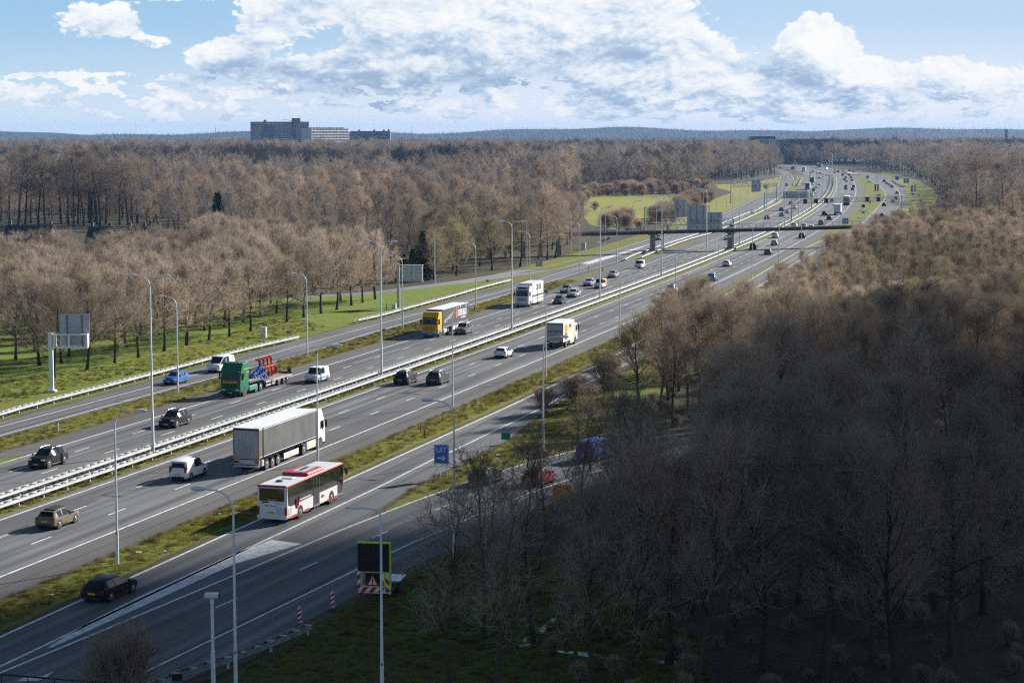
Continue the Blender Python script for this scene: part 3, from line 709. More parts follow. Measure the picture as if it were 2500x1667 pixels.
# --- grove beside the slip road: the front trees stand where the photograph shows their trunks
GROVE_G = 'bare trees of the roadside grove'
def c0650(x, y): return (x * cs, 650 + y * cs)
def c450(x, y): return (450 + x * cs, 550 + y * cs)
front = [c0650(*p) for p in ((180,1075),(450,1140),(620,1275),(710,1120),(1000,1190),(790,1035),(1315,1115),(1592,1050),(1885,975),(2145,910),(1440,890),(1030,1030),(400,975))] + \
        [c450(*p) for p in ((28,1380),(280,1325),(520,1283),(760,1218),(238,1210),(460,1168),(668,1113),(868,1055),(1180,1112),(1372,1060),(1572,1012),(1748,972),(1060,1010),(1920,922),(1795,870),(2050,888),(2195,850),(990,900),(120,1130))] + [(916.6,730.8)]
special = {0: 'bare grove tree, leftmost of the front row, left of the cantilever sign', 2: 'bare tree directly behind the mast of the cantilever sign', 4: 'bare grove tree just right of the cantilever sign panel, under its lower corner',
           6: 'bare grove tree with a white litter scrap at its foot', 16: 'bare grove tree with a wide low limb, closest to the white roadside cabinet', 32: 'bare tree at the right end of the grove, beside the billboard sign',
           22: 'bare grove tree behind the lamp post that stands right of the white cabinet'}
pts = []
for i, (u, v) in enumerate(front):
    p = G(u, v); pts.append((p.x, p.y))
    tree('grove_tree', p, P_GROVE[i % 5], RNG.uniform(.86, 1.0), special.get(i, 'bare brown tree with a dark trunk in the front rows of the roadside grove'), group=GROVE_G)
gpoly = [(p.x, p.y) for p in GP([(-330,965),(0,872),(131,862),(280,842),(400,812),(560,772),(700,738),(800,722),(905,702),(880,668),(800,655),(620,640),(500,645),(400,690),(300,712),(-200,716)])]
def clear_of(pts, d): return lambda q: all((q[0] - a) ** 2 + (q[1] - b) ** 2 > d * d for a, b in pts)
for q in scatter(gpoly, 8.6, 3, lambda q: in_frame(q) and clear_of(pts, 6)(q)):
    tree('grove_tree', q, RNG.choice(P_GROVE), RNG.uniform(.84, 1.04), 'bare reddish brown tree packed among others in the back of the roadside grove', group=GROVE_G)

# --- dark near wood on the right
WOOD_G = 'bare trees of the near wood'
wfront = [(1095,1700),(1212,1720),(1305,1580),(1443,1690),(1532,1676),(1635,1612),(1180,1560),(1400,1470),(1520,1460),(1700,1690),(1780,1560),(1860,1640),(2010,1650),(2130,1620),(2190,1700),(2320,1600),(1950,1470),(2230,1480),(2400,1500)]
wsp = {0: 'bare tree with open branches, nearest the modern lamp post at the picture bottom', 2: 'dark bare tree standing beside the small pond', 5: 'dark bare tree on the far bank of the ditch at the wood edge'}
wp = []
for i, (u, v) in enumerate(wfront):
    p = G(u, v); wp.append((p.x, p.y))
    tree('wood_tree', p, P_THIN[i % 3] if i in (0, 1, 6, 7, 8, 2) else P_WOOD[i % 5], RNG.uniform(.84, .98) if i < 5 else RNG.uniform(.92, 1.05), wsp.get(i, 'dark bare tree with a visible trunk along the shaded front of the near wood'), group=WOOD_G)
YM_ = (resample(YL, n=120) + resample(YR, n=120)) / 2
wpoly = [(p.x, p.y) for p in GP([(1200,1520),(1300,1440),(1420,1370),(1560,1290),(1650,1225),(1760,1160),(1660,1085),(1575,1015),(1610,945),(1670,885),(1700,862),(1850,770),(1960,690),(2060,632),(2160,590),(2300,572),(2640,572),(2640,1750),(1500,1720),(1290,1640)])]
wq = sorted(scatter(wpoly, 7.6, 9, lambda q: in_frame(q) and clear_of(wp, 5.5)(q) and np.hypot(YM_[:, 0] - q[0], YM_[:, 1] - q[1]).min() > 8.5), key=lambda q: q[1])
for q in wq[:262]:
    u, v = proj((q[0], q[1], 0)); d = q[1]
    pr = RNG.choice(P_WOOD)
    if d > 250 and RNG.random() < .6: pr = RNG.choice(P_OLIVE + P_GROVE[:2])
    far = d > 250
    tree('wood_tree', q, pr, RNG.uniform(.80, 1.0) * (1.0 if d < 190 else max(.62, 1.0 - (d - 190) * .0028)), 'bare brown tree in the sunlit far part of the near wood' if far else 'dark bare tree deep in the shaded part of the near wood', group=WOOD_G + (' in sunlight' if far else ' in shade'))
for (u, v, s, lab) in ((1560,985,.8,'olive bare tree rising alone at the tip of the wood beside the exit lane'), (1700,905,.95,'tall pale olive tree at the roadside edge of the near wood'), (1640,925,.75,'slim bare tree between exit lane and wood'), (1440,1150,.62,'many-stemmed bare tree in front of the orange sign'),
                       (1330,1310,.7,'slender bare tree between the red car and the pond'), (1200,1362,.55,'small bare tree behind the parked sign trailer')):
    tree('olive_tree' if s > .74 else 'wood_tree', G(u, v), P_OLIVE[0] if s > .74 else P_THIN[1], s, lab)
for (u, v, s, lab) in ((300, 1745, 1.25, 'bare shrub poking up beside the exit ramp at the bottom edge'), (1480,955,1.2,'bare bush on the verge left of the exit lane'), (1400,985,.9,'low bare bush nearest the box truck verge'), (1660,842,1.3,'bare bush on the verge below the lone roadside lamp'), (1330,1010,.8,'small bare bush by the little green marker sign')):
    tree('bush', G(u, v), P_BUSH[0], s, lab, 'bush')
# trees beyond the footbridge on the right
big = G(2385, 568); tree('oak_tree', big, P_OAK[0], .88, 'large spreading bare oak standing above the wood right of the grassy bank', group='large bare trees by the right bank')
tree('oak_tree', G(2448, 575), P_OAK[2], .80, 'bare oak at the right picture edge beside a larger oak', group='large bare trees by the right bank')
for i, (u, v, s) in enumerate(((2190,585,.7),(2260,592,.75),(2300,610,.85),(2360,570,.8),(2420,585,.8),(2480,600,.85),(2230,570,.7),(2310,560,.75),(2460,560,.8))):
    tree('wood_tree', G(u, v), P_MID[i % 3] if i % 2 else P_OLIVE[1], s, 'thin bare tree on the grass right of the footbridge end', group='bare trees right of the footbridge')

# --- tall oaks and mixed trees on the left, then the far forest
OAK_G = 'tall oaks behind the roofs'
oakp = []
for i, x in enumerate((120, 235, 320, 395, 490, 575, 785, 875, 940, 1000, 1075, 1160, 1240, 1280, 1350, 1525, 1635, 1690, 1760, 1915, 2010)):
    u = x * .19133; v = 545 + (i * 37 % 11); p = G(u, v); oakp.append((p.x, p.y))
    lab = 'tall bare oak with a long dark trunk in the row behind the tiled roofs'
    if x == 1160: lab = 'tall oak with its trunk wrapped in dark green ivy'
    t = tree('oak_tree', p, P_OAK[i % 3], RNG.uniform(.86, 1.02), lab, group=OAK_G)
    if x == 1160:
        iv = TM(); b, tt, w = [], [], []
        for k in range(1500):
            a = RND.random() * 6.28; z = RND.random() ** .9 * 13; r = .35 + .75 * RND.random() * (1 - z / 18)
            q = np.array([math.cos(a) * r, math.sin(a) * r, z]); b.append(q); tt.append(q + RND.normal(size=3) * .35); w.append(.3)
        iv.tris(b, tt, w); io = link('ivy', iv.mesh('ivy', IVYM), None, t)
apoly = [(p.x, p.y) for p in GP([(-260,548),(300,552),(440,585),(620,610),(860,640),(980,668),(1100,666),(1200,655),(1330,622),(1392,600),(1402,540),(1385,500),(-100,500)])]
road_clear = lambda q: in_frame(q, 16)
mids = scatter(apoly, 11.5, 21, lambda q: road_clear(q) and clear_of(oakp, 5)(q) and not (q[1] < 556 and 490 < proj((q[0], q[1], 0))[0] < 578))
mids.sort(key=lambda q: q[1]); mids_ind, mids_mass = mids[:250], mids[250:]
for q in mids_ind:
    u, v = proj((q[0], q[1], 0))
    s = RNG.uniform(.72, 1.02)
    front_ = q[1] < 560
    pr = RNG.choice(P_MID) if not (front_ and u > 1050 and RNG.random() < .5) else RNG.choice(P_OLIVE)
    if u < 430 and RNG.random() < .35: pr = RNG.choice(P_OAK); s *= .85
    z = 'left' if u < 430 else 'centre'
    tree('forest_tree', q, pr, s, 'bare tree in the forest left of the tall grey conifer' if u < 520 else ('bare tree in the middle of the forest between the conifer and the meadow' if not (front_ and u > 900) else 'bare tree along the forest edge facing the slip road'), group='bare trees of the middle forest ' + ('west' if u < 520 else 'centre' if not (front_ and u > 900) else 'edge'))
for i, (u, v, s, pr, lab) in enumerate(((1115,673.4,.95,P_OLIVE[0],'olive bare tree at the forest edge right of the billboard sign'),(1202,660.7,1.0,P_OLIVE[1],'forked olive bare tree in the middle of the roadside row'),(1269,651,.95,P_MID[0],'dark bare tree beside the small four-legged sign'),(1313.5,640,.98,P_MID[2],'dark brown tree behind the small four-legged sign'),(1336,634,.95,P_MID[2],'dark brown tree, second in the row running to the footbridge'),(1355,630,.92,P_MID[0],'dark brown tree, third in the row running to the footbridge'),(1368.7,623.5,.95,P_MID[2],'dark brown tree where the footbridge meets the forest'),(1060,684,.8,P_OLIVE[0],'olive bare tree just right of the dark spruce'))):
    tree('roadside_tree', G(u, v), pr, s, lab, group='trees along the forest edge by the slip road')
for (u, v, k, s, lab) in ((533,600,0,1.18,'lone dark green conifer rising behind the grove'),(1031,684,0,.82,'dark spruce standing beside the billboard sign'),(985,690,1,.62,'dark conifer clump left of the spruce and behind the billboard'),(1008,688,1,.72,'dark conifer close against the left of the spruce')):
    tree('conifer', G(u, v), P_FIR[k], s, lab, 'conifer', 'dark conifers near the grove')
for (u, v, s, lab) in ((1530,553,1.7,'round dark bush at the meadow edge behind the footbridge'),(1590,540,1.4,'brown bush between meadow and gantry'),(1690,512,1.7,'large brown bush at the far corner of the meadow'),(1655,520,1.4,'brownish bush beside the reeds'),(1735,480,1.5,'dark bush on the grassy bank left of the far gantry'),(1452,515,1.0,'small dark shrub alone in the meadow')):
    tree('bush', G(u, v), P_BUSH[1], s, lab, 'bush')

def light_tree(H, spread, nl, n2, tw, base=.2, r0=.25):
    """far trees: the same growth with fewer, thicker twigs; trunk and crown in one mesh"""
    tr, cr = grow(H, base, spread, nl, r0, up=.09, n2=n2, n3=5, n4=2, tw=tw, rise=(.3, 1.15), flat=.55, l4=1.9, top=.84)
    return tr, cr
P_FAR = [proto('far', light_tree(16 + i, 6.4, 12, 5, .085), BARK, TWIG_F if i != 1 else TWIG_B) for i in range(3)]
P_FARFIR = [proto('farfir', conifer(19, 3.6, 12, 7, 4), BARK, NEEDLE)]

def gn_forest(name, pts, protos, label, smin, smax, seed):
    """one mass of forest: tree meshes instanced on the points of a single object"""
    rg = random.Random(seed); me = bpy.data.meshes.new(name)
    me.from_pydata([(p[0], p[1], p[2] if len(p) > 2 else 0) for p in pts], [], [])
    from mathutils import noise as _nz
    def stand(p): return 1 + .30 * _nz.noise(Vector((p[0] * .009 + seed, p[1] * .006, 1.3))) + .22 * _nz.noise(Vector((p[0] * .03, p[1] * .02, seed)))
    it = iter(pts)
    hills_on = any(len(p) > 2 for p in pts)
    for nm, ty, fn in (('size', 'FLOAT', lambda: (lambda p: rg.uniform(smin, smax) * stand(p) * (.5 if len(p) > 2 else 1))(next(it))), ('turn', 'FLOAT', lambda: rg.uniform(0, 6.28)), ('pick', 'INT', lambda: rg.randrange(len(protos)))):
        a = me.attributes.new(nm, ty, 'POINT'); a.data.foreach_set('value', [fn() for _ in pts])
    o = link(name, me); o['kind'] = 'stuff'; o['label'] = label
    ng = bpy.data.node_groups.new(name, 'GeometryNodeTree')
    ng.interface.new_socket('Geometry', in_out='INPUT', socket_type='NodeSocketGeometry'); ng.interface.new_socket('Geometry', in_out='OUTPUT', socket_type='NodeSocketGeometry')
    A = ng.nodes.new; K = ng.links.new
    gi = A('NodeGroupInput'); go = A('NodeGroupOutput'); inst = A('GeometryNodeInstanceOnPoints'); inst.inputs['Pick Instance'].default_value = True
    g2 = A('GeometryNodeGeometryToInstance')
    for pr in reversed(protos):
        j = A('GeometryNodeJoinGeometry')
        for ob in pr:
            oi = A('GeometryNodeObjectInfo'); oi.inputs['Object'].default_value = ob; K(oi.outputs['Geometry'], j.inputs[0])
        gg = A('GeometryNodeGeometryToInstance'); K(j.outputs[0], gg.inputs[0]); K(gg.outputs[0], g2.inputs[0]) if False else None
        pr_out = gg.outputs[0]
        if 'jj' not in locals(): jj = A('GeometryNodeJoinGeometry')
        K(pr_out, jj.inputs[0])
    ng.nodes.remove(g2)
    def na(nm, ty):
        q = A('GeometryNodeInputNamedAttribute'); q.data_type = ty; q.inputs['Name'].default_value = nm; return q.outputs['Attribute']
    K(gi.outputs[0], inst.inputs['Points']); K(jj.outputs[0], inst.inputs['Instance'])
    K(na('pick', 'INT'), inst.inputs['Instance Index'])
    cx = A('ShaderNodeCombineXYZ'); K(na('turn', 'FLOAT'), cx.inputs[2])
    e2r = A('FunctionNodeEulerToRotation'); K(cx.outputs[0], e2r.inputs[0]); K(e2r.outputs[0], inst.inputs['Rotation'])
    cs_ = A('ShaderNodeCombineXYZ'); sq = na('size', 'FLOAT')
    for k in range(3): K(sq, cs_.inputs[k])
    K(cs_.outputs[0], inst.inputs['Scale']); K(inst.outputs[0], go.inputs[0])
    md = o.modifiers.new('forest', 'NODES'); md.node_group = ng
    return o
def visible_pair(name, q, pr, s, label, cat, group=None):
    """a tree that stands in view and also lends its meshes to the forest behind it"""
    r = tree(name, q, pr, s, label, cat, group); return tuple(r.children_recursive) or None
FARPAIRS = []
for i, (u, v) in enumerate(((700, 476), (1180, 474), (1560, 462))):
    r = tree('forest_tree', G(u, v), P_FAR[i], 1.1, ('bare tree at the near rim of the dark far forest', 'bare tree at the forest rim above the spruce', 'bare tree at the forest rim behind the meadow reeds')[i], 'tree')
    FARPAIRS.append(tuple(o for o in COL.objects if o.parent == r))
r = tree('conifer', G(1255, 395), P_FARFIR[0], 1.0, 'small dark conifer poking out of the far bare forest', 'conifer'); FIRPAIR = [tuple(o for o in COL.objects if o.parent == r)]

LEFT = [(p.x, p.y) for p in GP([(-80,500),(1385,500),(1402,478),(1560,468),(1690,466),(1728,446),(1790,441),(1862,434),(1893,426),(1890,415),(1850,403)])]
LEFT = LEFT + [(180, 2260), (420, 2180), (640, 2100), (1500, 5600), (-1600, 5600)]
RIGHT = [(p.x, p.y) for p in GP([(2070,404),(2150,418),(2205,424),(2245,436),(2285,460),(2300,480),(2330,520),(2360,560),(2650,560)])] + [(1700, 5600), (1000, 5600), (460, 2140)]
def vis(q): return in_frame(q, 20, 60)
def band(poly, y0, y1): return lambda q: y0 <= q[1] < y1 and vis(q)
fp = []
END = [(292, 1985), (420, 1990), (720, 1990), (720, 2330), (60, 2330), (60, 2240), (150, 2232), (246, 2150), (284, 2060)]
fp += scatter(END, 9.5, 77, vis)
for y0, y1, sp in ((500, 1300, 10.0), (1300, 2200, 12.0), (2200, 3600, 17.0), (3600, 5600, 26.0)):
    for poly in (LEFT, RIGHT): fp += scatter(poly, sp, int(y0), band(poly, y0, y1))
fp = [(q[0], q[1]) for q in fp]
FOREST_N = len(fp)
def pair_of(pr):
    return next(tuple(sorted((c for c in COL.objects if c.parent == o.parent), key=lambda c: c.name)) for o in COL.objects if o.data == pr[0] and o.parent)
gn_forest('middle_forest', mids_mass, [pair_of(p) for p in P_MID], 'bare trees massed behind the tall oaks and the middle forest', .72, 1.05, 14)
if len(wq) > 262: gn_forest('wood_mass', wq[262:], [pair_of(p) for p in (P_OLIVE[0], P_GROVE[0], P_WOOD[1], P_WOOD[2])], 'bare trees massed in the far sunlit end of the near wood', .52, .70, 15)
gn_forest('forest', fp, FARPAIRS, 'brown bare forest reaching to the horizon', .78, 1.28, 4)
rg = random.Random(8)
cf = [(q[0], q[1]) for q in scatter([(-250, 2650), (900, 2900), (1050, 3700), (-250, 3300)], 16, 5, vis)] + [(q[0], q[1]) for q in fp if rg.random() < .012 and q[1] > 1400]
# wooded ridge on the horizon
def ridge(u): return 7600 + 500 * math.sin(u * .0019 + 1)
hv = []; hf = []; nu = 240
for i in range(nu):
    x = -2600 + 5200 * i / (nu - 1)
    hgt = 40 + 9 * math.sin(x * .0017 + .6) + 6 * math.sin(x * .0049) + 3.5 * math.sin(x * .013 + 2) + (10 if x > 900 else 0) * min(1, (x - 900) / 900)
    for y, z in ((6200, -.5), (6900, hgt * .55), (7600, hgt), (8600, hgt * .9), (9600, -.5)): hv.append((x, y, z))
for i in range(nu - 1):
    for j in range(4): hf.append((i * 5 + j, (i + 1) * 5 + j, (i + 1) * 5 + j + 1, i * 5 + j + 1))
me = bpy.data.meshes.new('hills'); me.from_pydata(hv, [], hf)
HILLM = ground_mat('wooded_hill', (.022, .032, .02), (.035, .042, .026), (.016, .024, .016), .004, .03)
o = link('hills', me, HILLM, None, 80); o['kind'] = 'structure'
def hill_z(x, y):
    hgt = 40 + 9 * math.sin(x * .0017 + .6) + 6 * math.sin(x * .0049) + 3.5 * math.sin(x * .013 + 2) + (10 if x > 900 else 0) * min(1, (x - 900) / 900)
    return hgt * np.interp(y, [6200, 6900, 7600], [0, .55, 1.0])
for k in range(14000):
    x = rg.uniform(-2250, 2250); y = rg.uniform(6250, 7620); cf.append((x, y, hill_z(x, y) - 2))
for k in range(1500):
    x = rg.uniform(-1650, 1650); y = rg.uniform(4300, 6200)
    if vis((x, y)): cf.append((x, y))
gn_forest('conifer_forest', cf, FIRPAIR, 'dark conifers scattered far off and along the wooded horizon ridge', .7, 1.15, 6)
print('TREES', len(mids), 'forest', FOREST_N, 'conifers', len(cf), 'objects', len(COL.objects), {n: sum(1 for o in COL.objects if o.name.split('.')[0] == n and o.type == 'EMPTY') for n in ('grove_tree', 'wood_tree', 'forest_tree', 'oak_tree')})

# ------------------------------------------------------------------ weeds, tufts and undergrowth
BLADE = bark('grass_blades', (.21, .26, .032), (.26, .21, .05), .6, .4)
DRYW = bark('dry_weed_stems', (.19, .125, .06), (.14, .10, .05), .6, .25)
def tuft(n, h, r):
    t = TM(); b = RND.normal(size=(n, 3)) * r * .5; b[:, 2] = 0; d = np.stack([b[:, 0] * .6, b[:, 1] * .6, np.full(n, h)], 1) * (.55 + .7 * RND.random((n, 1))) + RND.normal(size=(n, 3)) * h * .22
    d[:, 2] = np.abs(d[:, 2]); t.tris(b, b + d, np.full(n, .05)); return t
sq_ = scatter([(p.x, p.y) for p in GP([(1585,548),(1640,525),(1690,492),(1722,468),(1745,476),(1735,495),(1700,515),(1650,548)])], 6.5, 61) + scatter([(p.x, p.y) for p in GP([(1400,500),(1432,478),(1500,470),(1660,470),(1730,452),(1730,459),(1662,476),(1440,482),(1420,520)])], 9, 62) + scatter([(p.x, p.y) for p in GP([(1470,568),(1530,552),(1580,556),(1560,566)])], 7, 63)
bq_ = next(tuple(c for c in COL.objects if c.parent == o.parent) for o in COL.objects if o.data == P_BUSH[1][1] and o.parent)
gn_forest('scrub', sq_, [bq_], 'brown scrub along the rim of the meadow', .7, 2.0, 37)
tm_ = [tuft(60, .26, .42).mesh('grass_tuft', BLADE), tuft(60, .34, .5).mesh('grass_tuft', BLADE), tuft(70, .5, .45).mesh('dry_weed', DRYW)]
wd = []
for (u, v, k, nm, lab) in ((372, 1322, 2, 'dry_weed', 'brown dry weed clump on the verge above the black estate'), (428, 1300, 0, 'grass_tuft', 'green grass tuft on the verge near the brown weeds'), (612, 1228, 1, 'grass_tuft', 'coarse grass tuft on the verge left of the bus')):
    o = link(nm, tm_[k]); o.location = G(u, v, .012); tag(o, lab, 'weed' if k == 2 else 'grass tuft'); wd.append(o)
rg5 = random.Random(31); gpts = []
def strip(t0, t1, y0, y1, n):
    for _ in range(n):
        s = rg5.uniform(ax_near((0, y0))[0], ax_near((0, y1))[0]); p, h = ax_at(s, rg5.uniform(t0, t1)); gpts.append((p.x, p.y))
strip(14.5, 18.2, 105, 330, 4200); strip(-22.6, -17.9, 170, 420, 4200); strip(-3.7, -.95, 110, 330, 2200)
for poly, n in ((GP([(-60,1010),(0,985),(300,920),(480,880),(640,836),(800,798),(700,770),(500,830),(280,890),(0,930)]), 4200), (GP([(560,1660),(740,1550),(880,1466),(960,1432),(1040,1388),(1130,1345),(1260,1350),(1460,1400),(1700,1560),(1750,1690)]), 5200), (GP([(955,1228),(1030,1180),(1145,1121),(1232,1079),(1318,1013),(1420,950),(1500,960),(1470,1080),(1330,1112),(1220,1144)]), 2600)):
    xs = [p.x for p in poly]; ys = [p.y for p in poly]; k = 0
    while k < n:
        q = (rg5.uniform(min(xs), max(xs)), rg5.uniform(min(ys), max(ys)))
        k += .35
        if inside(q, poly): gpts.append(q); k += .65
gn_forest('grass', gpts, [(wd[1],), (wd[2],), (wd[1],), (wd[2],), (wd[1],), (wd[0],)], 'short rough grass with dry stems on the verges', .22, .62, 33)
up_ = [q for q in scatter(wpoly, 4.2, 55, lambda q: in_frame(q, 3) and q[1] < 330)]
bp_ = next(tuple(c for c in COL.objects if c.parent == o.parent) for o in COL.objects if o.data == P_BUSH[1][1] and o.parent)
gn_forest('undergrowth', up_, [bp_], 'thin bare undergrowth between the trunks of the near wood', .12, .42, 35)
# ------------------------------------------------------------------ vehicles (x right, y forward, z up, origin on the ground)
def bevelled(mb, name, m, parent, w=.04, seg=2, smooth=40):
    me = mb.mesh(name); bm = bmesh.new(); bm.from_mesh(me)
    bmesh.ops.remove_doubles(bm, verts=bm.verts, dist=.0005)
    bmesh.ops.recalc_face_normals(bm, faces=bm.faces)
    ed = [e for e in bm.edges if len(e.link_faces) == 2 and e.calc_face_angle(0) > rad(28)]
    bmesh.ops.bevel(bm, geom=ed, offset=w, segments=seg, affect='EDGES', profile=.6, clamp_overlap=True)
    bm.to_mesh(me); bm.free(); return link(name, me, m, parent, smooth)

def car_stations(L, w, H, belt, hood, rslope, fslope, rear='hatch', drop=0.0):
    r, f = -L / 2, L / 2; yC = f - hood; yRF = yC - fslope; yRR = r + .16 + rslope
    S = [(r, .86 * w, .40, .60, .70 * w, .70), (r + .05, .95 * w, .30, belt - .14, .78 * w, belt - .04)]
    if rear == 'sedan':
        S += [(r + .16, .97 * w, .25, belt - .04, .76 * w, belt + .05), (r + .55, .99 * w, .22, belt, .76 * w, belt + .09)]; yRR = r + .55 + rslope; ri = 3
    else:
        S += [(r + .16, .98 * w, .25, belt, .77 * w, belt + .10)]; ri = 2
    bp = (yRR + .2 + yRF) / 2
    S += [(yRR, w, .2, belt + .01, .68 * w, H - .07 - drop), (yRR + .20, w, .2, belt + .01, .70 * w, H - .03 - drop * .6), (bp - .05, w, .2, belt, .71 * w, H), (bp + .05, w, .2, belt, .71 * w, H), (yRF, w, .2, belt - .01, .70 * w, H - .035),
          (yC, .995 * w, .2, belt - .03, .76 * w, belt + .06), (yC + hood * .45, .985 * w, .21, belt - .07, .76 * w, belt + .015), (f - .22, .94 * w, .24, belt - .17, .73 * w, belt - .10), (f - .05, .87 * w, .28, .56, .68 * w, .66), (f, .80 * w, .36, .48, .60 * w, .54)]
    k = ri + 1      # index of roof rear
    return S, dict(rear=(ri, k), ws=(k + 4, k + 5), side=[(k + 1, k + 2), (k + 3, k + 4), (k + 4, k + 5)])

def car_parts(kind):
    K = dict(hatch=(4.05, .88, 1.47, .93, 1.02, .34, .92), suv=(4.5, .93, 1.66, 1.05, 1.05, .36, .82), estate=(4.65, .91, 1.46, .93, 1.28, .42, .95), sedan=(4.6, .90, 1.44, .93, 1.2, .75, .95),
             van=(4.5, .90, 1.84, 1.05, .92, .10, .72), bigvan=(5.1, .98, 1.97, 1.12, .82, .10, .95))[kind]
    L, w, H, belt, hood, rs, fs = K; van = kind in ('van', 'bigvan')
    S, gi = car_stations(L, w, H, belt, hood, rs, fs, 'sedan' if kind == 'sedan' else 'hatch', .06 if kind in ('hatch', 'suv') else .02)
    sec = []
    for (y, ww, zb, bl, wt, tp) in S:
        if van and tp > belt + .3: wt = .86 * w
        sec.append([(0, y, zb), (.82 * ww, y, zb), (.98 * ww, y, zb + .1), (ww, y, zb + (bl - zb) * .62), (.965 * ww, y, bl), (wt, y, tp - min(.07, (tp - bl) * .45)), (wt * .89, y, tp - .012), (0, y, tp)])
    body, ws, rw = MB(), MB(), MB(); sw = {1: MB(), -1: MB()}
    n = len(sec)
    bodyv = []
    for sgn in (1, -1):
        for i in range(n - 1):
            for j in range(7):
                q = [sec[i][j], sec[i + 1][j], sec[i + 1][j + 1], sec[i][j + 1]]
                if sgn < 0: q = [(-x, y, z) for x, y, z in q][::-1]
                tgt = body
                if (i, i + 1) == gi['ws'] and j == 6: tgt = ws
                elif (i, i + 1) == gi['rear'] and j == 6 and not van: tgt = rw
                elif j == 4 and (i, i + 1) in gi['side'] and not (van and (i, i + 1) == gi['side'][0]): tgt = sw[sgn]
                tgt.add(q, [(0, 1, 2, 3)])
        for e in (0, n - 1):
            q = [((sgn * x), y, z) for x, y, z in sec[e]]
            body.add(q, [tuple(range(8)) if (sgn > 0) == (e == 0) else tuple(range(8))[::-1]])
    if van:   # tailgate windows
        y = S[gi['rear'][1]][0] - .12
        rw.box((0, -L / 2 + .085, 1.42), (1.15, .05, .42), ch=.05)
    def dedupe(mb):
        d = {}; v = []; m = {}
        for i, p in enumerate(mb.v):
            k = (round(p[0], 4), round(p[1], 4), round(p[2], 4))
            if k not in d: d[k] = len(v); v.append(p)
            m[i] = d[k]
        mb.f = [f for f in (tuple(dict.fromkeys(m[i] for i in f)) for f in mb.f) if len(f) > 2]; mb.v = v; mb.mi = [0] * len(mb.f); return mb
    for mb in (body, ws, rw, sw[1], sw[-1]): dedupe(mb)
    out = [('body', body, PAINT, 38), ('windscreen', ws, GLASS, 30)]
    if rw.v: out.append(('rear_window', rw, GLASS, 30))
    out += [('side_window', sw[1], GLASS, 30), ('side_window', sw[-1], GLASS, 30)]
    wb = L * .30; R_ = .36 if kind in ('suv', 'bigvan') else .325
    trim = MB()
    for y in (-wb, wb + .06):
        for s in (1, -1): trim.cyl((s * (w - .3), y, R_ + .01), (s * (w + .004), y, R_ + .01), R_ + .055, 16)
    trim.box((0, -L / 2 + .05, .36), (1.25, .16, .18), ch=.04); trim.box((0, L / 2 - .06, .38), (1.2, .16, .2), ch=.04); trim.box((0, L / 2 - .035, .60), (.85, .1, .09), ch=.02)
    for s in (1, -1): trim.box((s * (w - .01), 0, .27), (.05, wb * 1.35, .12), ch=.02)
    out.append(('bumper_trim', trim, TRIM, 40))
    wheels = []
    for y in (-wb, wb + .06):
        for s in (1, -1):
            t = MB(); t.cyl((s * (w - .22), y, R_), (s * (w + .012), y, R_), R_, 18)
            r = MB(); r.cyl((s * (w + .008), y, R_), (s * (w + .022), y, R_), R_ * .66, 14, R_ * .6)
            for a in range(5):
                an = a * 1.2566; r.bar((s * (w + .026), y, R_), (s * (w + .024), y + math.cos(an) * R_ * .6, R_ + math.sin(an) * R_ * .6), .05, .02)
            wheels.append((t, r))
    for s in (1, -1):
        out.append(('headlight', MB().box((s * w * .70, L / 2 - .13, belt - .21), (.36, .2, .13), ch=.05), HEAD, 40))
        out.append(('tail_light', MB().box((s * w * .80, -L / 2 + .07, belt - .10 if not van else belt + .0), (.24, .13, .2 if not van else .55), ch=.04), TAIL, 40))
        out.append(('mirror', MB().box((s * (w + .09), L / 2 - hood - .12 - .15, belt + .07), (.2, .12, .14), ch=.04), PAINT, 40))
    out.append(('number_plate', MB().box((0, -L / 2 - .004, .66 if not van else .62), (.52, .03, .115)), PLATE, None)); out.append(('number_plate', MB().box((0, L / 2 + .015, .46), (.52, .03, .115)), PLATE, None))
    if kind in ('suv', 'estate'):
        rl = MB()
        for s in (1, -1): rl.tube([(s * .64 * w, -L * .33, H - .02), (s * .65 * w, -L * .28, H + .045), (s * .65 * w, .15, H + .055), (s * .64 * w, .35, H - .01)], .018, 6)
        out.append(('roof_rail', rl, RIM if kind == 'suv' else TRIM, 40))
    if kind == 'hatch': out.append(('spoiler', MB().box((0, -L / 2 + .42, H - .075), (1.1, .22, .04), ch=.015), PAINT, 40))
    return L, out, wheels
CARCACHE = {}
def make_car(name, kind, loc, rz, color, near, label, cat='car', group=None):
    key = (kind, near)
    if key not in CARCACHE:
        L, parts, wheels = car_parts(kind)
        root = empty(name, loc, rz) if near else None
        if near:
            for nm, mb, m, sm in parts: mb.build(nm, m, root, sm)
            for t, r in wheels:
                to = t.build('wheel', TYRE, root, 40); r.build('rim', RIM, to, 40)
            reg_tree(root)
        else:
            big = MB(); mats = []
            for nm, mb, m, sm in parts + [('w', t, TYRE, 40) for t, r in wheels] + [('r', r, RIM, 40) for t, r in wheels]:
                if m not in mats: mats.append(m)
                big.cur = mats.index(m); big.add(mb.v, mb.f)
            root = big.build(name, mats, None, 38)
        CARCACHE[key] = root; o = root
        for c in [o] + list(o.children_recursive): c.color = (*color, 1)
    else:
        o = copy_tree(CARCACHE[key], None, (*color, 1)); o.name = name
    o.location = loc; o.rotation_euler = (0, 0, rz); o['label'] = label; o['category'] = cat
    if 'group' in o: del o['group']
    if group: o['group'] = group
    o.color = (*color, 1)
    return o
LEN = dict(hatch=4.05, suv=4.5, estate=4.65, sedan=4.6, van=4.5, bigvan=5.1)
